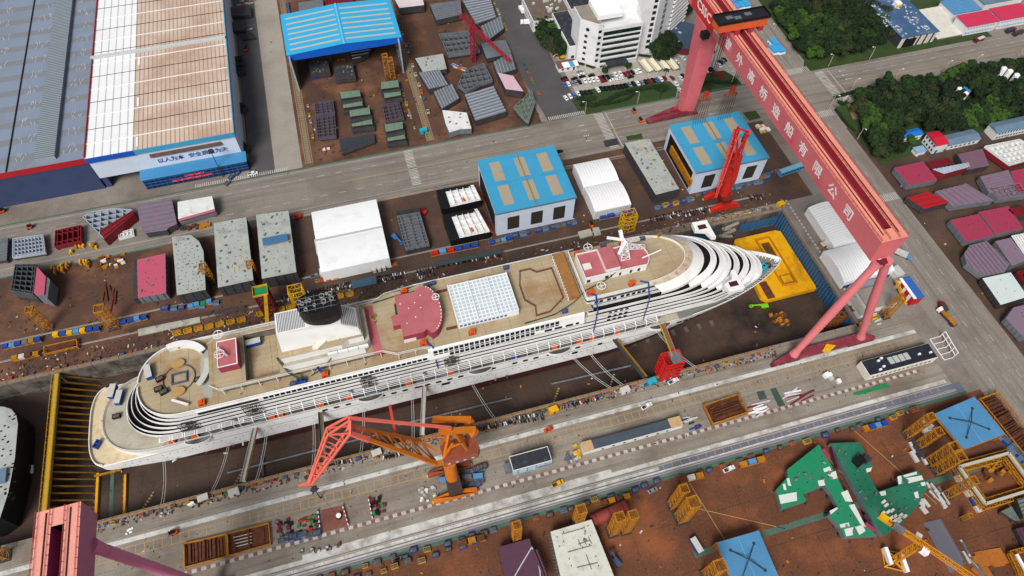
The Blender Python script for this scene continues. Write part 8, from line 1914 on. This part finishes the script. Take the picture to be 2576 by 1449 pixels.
# racks of blue boxes beside the quay rails
for lab, k, a, b, cols in (('long rack of blue, yellow and grey boxes on the left yard', 10, (410, 1090), (765, 1040), (YEL, BLUE, YEL, LBLUE, YEL, BLUE, BLUE)), ('rack of blue and ochre boxes at the left edge of the yard', 10, (30, 1180), (325, 1120), (BLUE, LBLUE, BLUE, STEEL, OCHRE, BLUE)), ('rack of brown planks and pale sacks at the left edge', 10, (100, 1270), (310, 1225), (OCHRE, PALE, RUST, OCHRE)), ('rack of blue boxes below the pink decked block', 10, (920, 1000), (1120, 950), (BLUE, BLUE, LBLUE, BLUE)), ('rack of light blue boxes below the round-cornered block', 10, (1425, 880), (1610, 835), (LBLUE, LBLUE, GREEN, LBLUE)), ('rack of blue and red boxes right of the ribbed grey block', 11, (1320, 480), (1680, 410), (RED, LBLUE, RED, BLUE, BLUE, BLUE)), ('rack of blue boxes below the adjoining tent pair', 12, (655, 205), (940, 150), (BLUE, BLUE, LBLUE, BLUE, BLUE)), ('rack of blue boxes below the workshop between the tents', 11, (1760, 400), (1932, 360), (BLUE, STEEL, LBLUE, BLUE)), ('rack of blue tanks on the near quay behind the orange crane', 21, (1380, 735), (1720, 700), (LBLUE, STEEL, STEEL, LBLUE)), ('rack of rusty boxes along the quay strip near the cream block', 21, (1530, 1210), (1730, 1160), (RUST, OCHRE, RUST)), ('rack of rusty beams along the quay strip, second', 22, (665, 910), (890, 850), (RUST, OCHRE, RUST, OCHRE)), ('rack of white and rusty boxes on the quay strip', 22, (1250, 740), (1440, 690), (RUST, PALE, OCHRE)), ('rack of rusty and blue boxes at the right of the quay strip', 22, (1705, 620), (1900, 570), (OCHRE, LBLUE, OCHRE)), ('rack of blue and ochre boxes behind the green deck halves', 23, (700, 350), (890, 300), (OCHRE, BLUE, LBLUE, BLUE)), ('blue box row along the left side of the square frame', 23, (1370, 640), (1590, 980), (BLUE, PALE, BLUE, PALE, BLUE, PALE))):
    p, q = W(k, *a), W(k, *b); t = T('box_rack', lab, 'rack', ((p.x+q.x)/2, (p.y+q.y)/2, 0), 0, 'racks of boxes'); d_ = q-p; n = len(cols); rz = math.atan2(d_.y, d_.x)
    m = MB()
    for s_ in (-1.2, 1.2):
        o_ = Vector((-math.sin(rz)*s_, math.cos(rz)*s_, 0)); m.bar(p+o_+Vector((0, 0, .6)), q+o_+Vector((0, 0, .6)), .25)
        for i in range(n+1): x = p.lerp(q, i/n)+o_; m.bar(x, x+Vector((0, 0, 1.9)), .22)
    m.build('rack_frame', OCHRE, t)
    for i, c_ in enumerate(cols):
        x = p.lerp(q, (i+.5)/n); MB().ob((x.x, x.y, .75), d_.length/n*.82, 2.1, random.uniform(1.2, 1.9), rz).build('box', c_, t)
# yellow work baskets along the far quay
bk2 = T('work_basket', '', 'basket', (0, 0, -50)); m = MB().wallring(rect(-1.6, 1.6, -.9, .9), .1, .4, .15).wallring(rect(-1.6, 1.6, -.9, .9), 1.1, 1.3, .12)
for x in (-1.5, 0, 1.5):
    for y in (-.8, .8): m.bar((x, y, 0), (x, y, 1.3), .14)
m.build('cage', YEL, bk2, world=False); MB().box(-1.5, 1.5, -.8, .8, .1, .2).build('floor', OCHRE, bk2, world=False)
for i in range(17):
    p = W(10, 1340+(i*81), 1070-i*16.5) if i < 7 else W(11, 40+(i-7)*74.5, 925-(i-7)*16.5)
    put(bk2, (p.x, p.y, .02), R(3), 'yellow cage basket in the row along the far quay edge', 'yellow baskets on the far quay', 1.15)
# scooters parked in dense rows
sc_ = T('parked_scooter', '', 'scooter', (0, 0, -50)); m = MB()
extr(m, [(-.7, .35), (.3, .3), (.55, .95), (.4, 1.0), (.2, .5), (-.1, .5), (-.2, .8), (-.75, .85)], -.16, .16); m.build('body', BLACK, sc_, world=False)
for x in (-.6, .62): MB().tube((x, -.06, .28), (x, .06, .28), .28, n=8).build('wheel', TYRE, sc_, world=False)
MB().bar((.45, -.35, 1.02), (.45, .35, 1.02), .07).build('handlebar', STEEL, sc_, world=False)
sw_ = {'black': sc_}
for c_, m_ in (('white', CARC['white']), ('red', CARC['red']), ('silver', CARC['silver'])):
    t = dup(sc_, (0, 0, -50)); t.children[0].data = t.children[0].data.copy(); t.children[0].data.materials[0] = m_; sw_[c_] = t; KIDS[t.name] = list(t.children)
for k, a, b, n, rows, where in ((11, (185, 805), (480, 745), 26, 2, 'on the far quay left of the funnel'), (11, (480, 740), (715, 690), 22, 2, 'on the far quay behind the funnel'), (11, (915, 650), (1130, 615), 26, 2, 'on the far quay behind the pink stage'), (11, (1205, 610), (1340, 575), 18, 3, 'on the far quay beside the long canopy'), (11, (1345, 570), (1860, 480), 30, 1, 'on the far quay beside the long canopy'), (12, (1030, 205), (1290, 150), 26, 2, 'on the far quay behind the top house'), (12, (1290, 165), (1480, 120), 18, 2, 'on the far quay left of the red crane'), (12, (1780, 40), (1900, 30), 14, 2, 'on the far quay right of the red crane'), (21, (530, 610), (720, 580), 20, 1, 'on the near quay under the crane jib'), (21, (960, 560), (1180, 510), 20, 1, 'on the near quay left of the orange crane'), (21, (1660, 350), (1930, 290), 22, 1, 'on the near quay right of the orange crane'), (22, (0, 265), (240, 230), 22, 2, 'on the near quay right of the orange crane'), (22, (370, 180), (650, 110), 22, 1, 'on the near quay left of the red access tower'), (21, (1030, 1335), (1120, 1310), 12, 1, 'on the blue-grey quay strip')):
    p, q = W(k, *a), W(k, *b)
    for r_ in range(rows):
        for i in range(n//rows):
            c_ = random.choice(('black', 'black', 'black', 'white', 'red', 'silver')); x = p.lerp(q, (i+random.uniform(.2, .8))/(n//rows))
            put(sw_[c_], (x.x, x.y-r_*2.0, .03), R(90)+random.uniform(-.3, .3), '%s scooter in the row %s' % (c_, where), 'parked scooters', 1.25)
# canopies on the far quay
for lab, k, pts, h, m_ in (('long dark green canopy over parked scooters on the far quay', 11, ((1330, 535), (1850, 432), (1862, 460), (1338, 566)), 3, M('dark_green_canopy', (58, 78, 82), .6, .12, .3, st=(('y', 1.1, .12, (40, 56, 60), 0),))), ('blue-grey pitched canopy on the far quay behind the funnel', 11, ((722, 675), (900, 630), (912, 690), (730, 728)), 3.4, M('canopy_slate_blue', (64, 96, 120), .6, .1, .3)), ('long narrow dark canopy on the far quay below the grey deck blocks', 10, ((935, 1035), (1590, 900), (1595, 915), (938, 1055)), 2.4, M('canopy_brown', (84, 62, 54), .6, .2, .3)), ('dark scaffolding canopy at the left of the funnel on the far quay', 10, ((1610, 905), (1840, 860), (1850, 885), (1618, 930)), 2.4, HB_D)):
    pl = [tuple(W(k, a, b, h)[:2]) for a, b in pts]; t = T('canopy', lab, 'canopy', ((pl[0][0]+pl[2][0])/2, (pl[0][1]+pl[2][1])/2, 0), 0, 'canopies on the far quay')
    MB().prism(pl, h-.15, h).build('roof', m_, t); each('post', [MB().bar((*lerp2(a, b, f), 0), (*lerp2(a, b, f), h-.15), .2) for a, b in ((pl[0], pl[1]), (pl[3], pl[2])) for f in (.05, .35, .65, .95)], DSTEEL, t)
for lab, k, pts in (('pale slab laid on the far quay beside the round lido', 10, ((1045, 1035), (1510, 945), (1515, 985), (1048, 1090))), ('pale concrete slab on the far quay behind the top house', 12, ((495, 305), (590, 280), (610, 330), (515, 355))), ('white slab on the far quay behind the top house', 12, ((605, 275), (655, 268), (672, 325), (622, 335)))):
    tag(MB().prism([tuple(p[:2]) for p in WP(k, pts, 0)], .02, .5).build('slab', M('pale_slab', (186, 184, 170), .8, .15, .3, (110, 100, 90), .6, .2)), lab, 'slab')
# loose stacks and scrap
def stack(lab, k, a, b, n, cols, sx, sy, sz, spread, name='pallet_stack', cat='stack', grp=None, rz=.1):
    p = W(k, a, b); t = T(name, lab, cat, (p.x, p.y, 0), 0, grp)
    for i in range(n): MB().ob((p.x+random.uniform(-1, 1)*spread[0], p.y+random.uniform(-1, 1)*spread[1], 0), sx*random.uniform(.7, 1.3), sy*random.uniform(.7, 1.3), sz*random.uniform(.6, 1.4), rz+random.uniform(-.25, .25)).build('piece', random.choice(cols), t)
for lab, k, a, b, n, cols, sx, sy, sz, spr in (('brown timber stacks on the left yard near the pink decked block', 10, 845, 530, 22, (RUST, CREAMW, OCHRE), 2.4, .9, .8, (6, 5)), ('row of upright ochre stands on the left yard', 10, 520, 575, 16, (OCHRE, YEL), .8, 2.4, 2.2, (10, 2)), ('ochre stands lying near the crimson tray block', 10, 640, 425, 11, (OCHRE, YEL), .8, 2, 1.6, (7, 1.6)), ('long brown columns lying on the left yard', 10, 830, 790, 6, (RUST, HB_R), .8, 9, .8, (3.5, 5)), ('round brown bundles near the white and pink block', 10, 1420, 275, 14, (RUST, HB_D), 1.6, 1.6, 1, (5, 1.4)), ('ochre crates near the white and pink block', 10, 1540, 255, 5, (OCHRE,), 3, 1.6, .8, (3, 1)), ('heap of grey pipes beside the yellow crane base', 23, 1290, 830, 9, (STEEL, PALE), .7, 6, .7, (2.5, 3)), ('grey pipe bundles left of the square frame', 23, 1110, 520, 8, (STEEL, PALE, DSTEEL), 1.4, 4, 1, (3, 4)), ('heap of pale boxes right of the green deck', 23, 1170, 920, 5, (PALE,), 1.8, 3, .5, (2, 1.6)), ('rust brown plates near the lower right corner, upper stack', 23, 1735, 1320, 4, (M('rust_orange_plate', (190, 112, 40), .7, .2, .4, (120, 66, 30), .6, .5),), 6, 5, .4, (2, 1.4)), ('rust brown plates near the lower right corner, left stack', 23, 1615, 1320, 4, (MATS['rust_orange_plate'],), 6, 4, .4, (1.6, 1)), ('rust brown plates near the lower right corner, lower stack', 23, 1660, 1420, 4, (MATS['rust_orange_plate'],), 5, 5, .4, (3, 1.4)), ('grey metal profiles near the rust brown plates', 23, 1530, 1330, 7, (STEEL, PALE), .8, 6, .6, (1.6, 5)), ('ochre scrap heap inside the square frame', 23, 1720, 640, 26, (OCHRE, RUST), 1.6, 1.2, 1.4, (7, 4)), ('white machinery heap left of the square blue roof', 23, 1190, 320, 10, (WHITE, PALE, STEEL), 2, 1.4, 1, (2, 3)), ('green and red drums in a fenced square on the near quay', 21, 930, 915, 20, (GREEN, HB_R, BLACK), 1.2, 1.0, 1.1, (3.4, 4)), ('mixed scrap heap with green hoses right of the rust trays', 21, 400, 1060, 22, (GREEN, BLACK, RUST, RED), 1.6, .9, .8, (4, 3)), ('mixed dark scrap heap beside the green hose heap', 21, 220, 1080, 18, (BLACK, STEEL, HB_R), 1.6, .9, .8, (3, 3)), ('pale rubble pile left of the orange crane foot', 21, 1290, 830, 24, (PALE, CREAMW, CONC), 1.2, 1, .5, (3.4, 3)), ('white sacks beside the long quay hut', 22, 445, 555, 16, (PALE, STEEL), 1.1, 1.1, .8, (3, 2.2)), ('yellow boxes stacked at the end of the long quay hut', 22, 490, 515, 6, (YEL,), 1.6, 1.2, 1, (1.2, 3.4)), ('dark scrap bundles at the right end of the long quay hut', 22, 1340, 300, 14, (DSTEEL, BLUE, PALE), 3, .5, .6, (4, 3)), ('lilac and white pipes on the near quay right of the beam rack', 22, 1850, 190, 9, (M('lilac_white_pipe'), WHITE, HB_R), 7, .5, .5, (4, 2.4)), ('lilac and white pipes near the dark green mats', 23, 230, 80, 10, (MATS['lilac_white_pipe'], WHITE, HB_R), 8, .5, .5, (4, 3)), ('green and yellow girder lying on the near quay', 23, 780, 45, 3, (GREEN, YEL), 14, .8, .7, (.6, .5)), ('white cabinets beside the quay end hut', 13, 480, 1400, 4, (PALE, WHITE), 2.2, 2.2, 2, (2.6, 3)), ('brown steel heap in the dock corner', 13, 90, 970, 24, (RUST, OCHRE), 1.8, 1.2, 1.2, (3.4, 6)), ('yellow white block row beside the flat-roofed store', 13, 800, 950, 8, (YEL, PALE), 3, .7, 1, (.8, 4)), ('dark scrap heap beside the tan hall, upper', 0, 1870, 215, 16, (STEEL, PALE, DSTEEL), 3, .7, .8, (5, 3)), ('dark scrap heap beside the tan hall at the top edge', 0, 1860, 15, 14, (OCHRE, STEEL, PALE), 3, .8, .8, (5, 3)), ('white gear heap right of the second workshop', 2, 1880, 975, 10, (WHITE, YEL, CREAMW), 2.6, 2, 1, (4, 3)), ('white machine parts between the piped block and the ochre door', 2, 1240, 1200, 16, (PALE, OCHRE, DSTEEL), 1.6, 1.4, 1.4, (2, 7)), ('grey steel mats on the verge of the main road', 2, 770, 1068, 4, (DSTEEL,), 6, 4, .3, (6, .8)), ('small red scrap frame in the egg-crate yard', 1, 540, 1120, 8, (RUST, CREAMW), 2, 1, .6, (2.4, 1.4)), ('paper white sacks on the near quay above the orange forklift', 20, 990, 1105, 6, (WHITE,), .9, .7, .3, (2, 1)), ('black gas bottles rack on the walkway of the ship quay', 20, 1480, 900, 8, (BLACK, WHITE, OCHRE), 1.6, 1.2, 1.4, (4, 1))):
    stack(lab, k, a, b, n, cols, sx, sy, sz, spr)
for i, (a, b) in enumerate(((350, 1258), (420, 1265), (470, 1260), (548, 1240), (625, 1215))): stack('small scrap pallet %s on the near quay below the rust trays' % ('first', 'second', 'third', 'fourth', 'fifth')[i], 21, a, b, 5, (PALE, RUST, STEEL), 1, .8, .9, (.8, .6), grp='scrap pallets below the rust trays')
mats_ = MB()
p = [W(23, a, b, .05) for a, b in ((1175, 1060), (1310, 1030), (1485, 1330), (1400, 1450), (1360, 1400))]
for i in range(16):
    a, b = p[0].lerp(W(23, 1380, 1440), i/16), p[1].lerp(W(23, 1500, 1360), i/16); tag(MB().bar(a+Vector((0, 0, .1)), b+Vector((0, 0, .1)), 1.3, .15).build('steel_profile', M('blue_grey_profile', (112, 112, 124), .6, .2, .5, (90, 66, 56), .5, .4)), 'blue-grey steel profile in the flat row right of the yellow tower crane', 'profile', 'steel profiles laid in a row')
for lab, k, pts in (('dark green mat on the near quay, right of the beam rack', 22, ((1845, 60), (1900, 50), (1925, 110), (1868, 122))), ('dark green mat on the near quay beside the lilac pipes', 23, ((15, 40), (60, 30), (130, 160), (80, 172)))):
    tag(MB().prism([tuple(q[:2]) for q in WP(k, pts)], .02, .15).build('mat', M('dark_green_mat', (62, 84, 72), .8, .2, .4)), lab, 'mat')
# fences of red and white barriers on the near quay
for lab, k, a, b in (('red and white barrier left of the drum square', 21, (850, 860), (882, 1020)), ('red and white barrier of the empty red square', 21, (655, 915), (700, 1070)), ('blue and white barrier right of the scrap heaps', 21, (470, 950), (490, 1120))):
    p, q = W(k, *a), W(k, *b); t = T('barrier', lab, 'barrier', ((p.x+q.x)/2, (p.y+q.y)/2, 0)); n = 10
    each('bar', [MB().bar(p.lerp(q, i/n)+Vector((0, 0, .9)), p.lerp(q, (i+1)/n)+Vector((0, 0, .9)), .3, .9) for i in range(n)][::2], RED if 'red' in lab else BLUE, t); each('white_bar', [MB().bar(p.lerp(q, i/n)+Vector((0, 0, .9)), p.lerp(q, (i+1)/n)+Vector((0, 0, .9)), .3, .9) for i in range(n)][1::2], WHITE, t)
sheet('red_ground_patch', WP(21, [(490, 950), (645, 915), (705, 1070), (500, 1120)]), .014, M('red_stained_paving', (130, 78, 66), .8, .2, .2, (120, 104, 94), .6, .2))
t = T('bollard', 'white capped bollard in the empty red square on the near quay', 'bollard', tuple(W(21, 628, 1000))); MB().tube(W(21, 628, 1000), W(21, 628, 1000)+Vector((0, 0, 1.2)), 1.3, 1.1, 14).build('body', BLACK, t); MB().tube(W(21, 628, 1000)+Vector((0, 0, 1.2)), W(21, 628, 1000)+Vector((0, 0, 1.7)), 1.0, n=14).build('cap', WHITE, t)
rt_ = T('steel_tank', 'dark red ribbed tank between trestles behind the cream white block', 'tank', tuple(W(22, 725, 990)), R(8)); MB().tube((-8, 0, 2.4), (8, 0, 2.4), 2.4, n=16).build('vessel', M('tank_red', (150, 64, 58), .6, .15, .3), rt_, world=False)
for x in (-6, 0, 6): MB().tube((x-.2, 0, 2.4), (x+.2, 0, 2.4), 2.52, n=16).build('band', HB_R, rt_, world=False)
tc_b = put(cont, tuple(W(22, 1385, 1225)), R(100), 'blue container with round fans standing alone on the assembly yard'); put(cont, tuple(W(13, 975, 610)), R(95), 'blue container behind the striped site cabin', None)
for k, a, b, c_, lab in ((13, 90, 105, YEL, 'yellow cabin on the far quay at the dock corner'), (13, 715, 1010, YEL, 'yellow box beside the gantry leg foot'), (12, 1050, 1440, TEAL, 'turquoise cabin on the near quay left of the red access tower'), (22, 850, 55, CREAMW, 'cream cabin on the near quay left of the turquoise one'), (21, 915, 530, OCHRE, 'ochre cabin on the near quay under the crane boom'), (20, 1775, 825, CREAMW, 'cream cabin on the near quay below the stern gangway'), (20, 1545, 870, OCHRE, 'ochre cabin on the near quay left of the cream one'), (22, 310, 205, YEL, 'yellow open box on the near quay below the hull'), (1, 1265, 1000, TEAL, 'teal box at the end of the right crane track'), (13, 415, 410, OCHRE, 'ochre skip beside the dock head tents'), (13, 480, 400, BLUE, 'blue skip beside the dock head tents')):
    p = W(k, a, b); t = T('site_box', lab, 'cabin', tuple(p), R(8), 'small site cabins'); MB().box(-2, 2, -1.3, 1.3, .1, 2.4).build('body', c_, t, world=False); MB().box(-2.1, 2.1, -1.4, 1.4, 2.4, 2.55).build('roof', c_ if c_ in (YEL, TEAL) else PALE, t, world=False); MB().box(-.4, .5, -1.34, -1.31, .2, 2.1).build('door', DSTEEL, t, world=False)
# pipework along the near dock edge
for y, z in ((115.0, 1.0), (114.6, .5)): tag(MB().tube((-139, y, z), (165, y, z), .22, n=6).build('edge_pipe', OCHRE if z > .8 else RUST), '%s pipe running along the near dock edge' % ('ochre' if z > .8 else 'rusty'), 'pipe')
rl_ = T('edge_railing', 'grey railing along the far dock edge', 'railing', (0, DY1+1, 0)); m = MB().bar((-200, DY1+.6, 2), (208, DY1+.6, 2), .12).bar((-200, DY1+.6, 1.4), (208, DY1+.6, 1.4), .1)
for x in range(-200, 208, 4): m.bar((x, DY1+.6, .8), (x, DY1+.6, 2), .12)
m.build('rails', OCHRE, rl_)
# loose litter over the working ground: too fine to count
def litter(where, x0, x1, y0, y1, n, s0, s1, keep=None):
    m = MB(); rd = random.Random(n)
    while n:
        x, y = rd.uniform(x0, x1), rd.uniform(y0, y1); n -= 1
        if keep and not keep(x, y): continue
        a = rd.uniform(s0, s1); m.ob((x, y, .0), a*rd.uniform(.6, 3), a, a*rd.uniform(.3, .9), rd.uniform(0, 3.1), rd.choice((0, 0, 0, 1, 1, 2, 2, 2, 2, 3, 4)))
    o = m.build('scrap_litter', [RUST, DSTEEL, HB_D, PALE, OCHRE, BLUE], org=(0, 0, 0)); tag(o, 'loose scrap and timber scattered over the '+where, 'litter', None, 'stuff')
cl = lambda x, y: math.sin(x*.21)+math.sin(y*.37+x*.1)+random.uniform(-.9, .9) > .3
litter('near dock edge', -139, 165, 110.8, 115.6, 900, .2, .6); litter('far dock edge', -200, 208, 191.5, 201, 1500, .2, .6); litter('left block yard', -230, 55, 203, 254, 900, .2, .6, cl)
litter('far block yard', -30, 104, 292, 420, 1100, .25, .8, cl); litter('assembly yard', -60, 245, -20, 70, 900, .2, .7, cl); litter('tent yard', 55, 215, 196, 254, 500, .2, .6, cl); litter('dock floor', -135, 165, 117, 134, 260, .2, .7, cl); litter('right block yard', 280, 420, 100, 236, 500, .3, .8, cl); litter('quay', -130, 230, 80, 110, 240, .15, .4)
# people at work
def worker(top, lab, pts):
    me = bpy.data.meshes.new('person'); J = [(0, 0, .95), (0, 0, 1.2), (0, 0, 1.42), (0, 0, 1.52), (.02, 0, 1.66), (0, .1, .88), (.05, .12, .48), (0, .13, .06), (.12, .13, .03), (0, -.1, .88), (-.02, -.12, .48), (-.1, -.13, .06), (.02, -.13, .03), (0, .2, 1.4), (.03, .26, 1.12), (.16, .25, .9), (0, -.2, 1.4), (.0, -.27, 1.12), (.12, -.25, .9)]
    E_ = [(0, 1), (1, 2), (2, 3), (3, 4), (0, 5), (5, 6), (6, 7), (7, 8), (0, 9), (9, 10), (10, 11), (11, 12), (2, 13), (13, 14), (14, 15), (2, 16), (16, 17), (17, 18)]
    RR = [.15, .16, .15, .06, .11, .1, .075, .055, .045, .1, .075, .055, .045, .075, .055, .04, .075, .055, .04]
    me.from_pydata(J, E_, []); o = bpy.data.objects.new('person', me); COL.objects.link(o)
    md_ = o.modifiers.new('skin', 'SKIN'); sv = me.skin_vertices[0].data
    for i, r_ in enumerate(RR): sv[i].radius = (r_, r_)
    sv[0].use_root = True
    o.modifiers.new('sub', 'SUBSURF').levels = 1; bpy.context.view_layer.update()
    dm = bpy.data.meshes.new_from_object(o.evaluated_get(bpy.context.evaluated_depsgraph_get())); bpy.data.objects.remove(o)
    dm.materials.clear(); dm.materials.append(top); t = bpy.data.objects.new('person', dm); COL.objects.link(t); tag(t, lab, 'person', 'workers about the yard')
    h = MB().tube((0, 0, 1.7), (0, 0, 1.86), .15, .09, 8).build('helmet', CARC['white'], t, world=False)
    KIDS[t.name] = [h]; t.location = pts[0]
    for p in pts[1:]: dup(t, p, random.uniform(0, 6.28))
worker(M('navy_workwear', (36, 46, 70), .8, .2, 2), 'worker in navy overalls and white helmet standing in the yard', [W(k, a, b) for k, a, b in ((1, 1590, 1225), (1, 1790, 1075), (1, 115, 325), (12, 575, 170), (12, 595, 185), (21, 665, 740), (21, 1212, 645), (22, 112, 435), (21, 720, 820), (10, 545, 870), (2, 805, 1240), (2, 560, 1050))]+[Vector((-12.5, YC+2, UZ)), Vector((-4, YC-3, UZ)), Vector((66, YC-9, UZ)), Vector((-20, YC-14, LZ)), Vector((-70, YC-14, LZ))])
worker(M('grey_workwear', (130, 136, 144), .8, .2, 2), 'worker in grey overalls and white helmet standing in the yard', [W(k, a, b) for k, a, b in ((1, 235, 1320), (1, 110, 400), (3, 1390, 510), (3, 1425, 515), (3, 1505, 470), (13, 1065, 520), (2, 600, 640), (21, 1800, 685))])
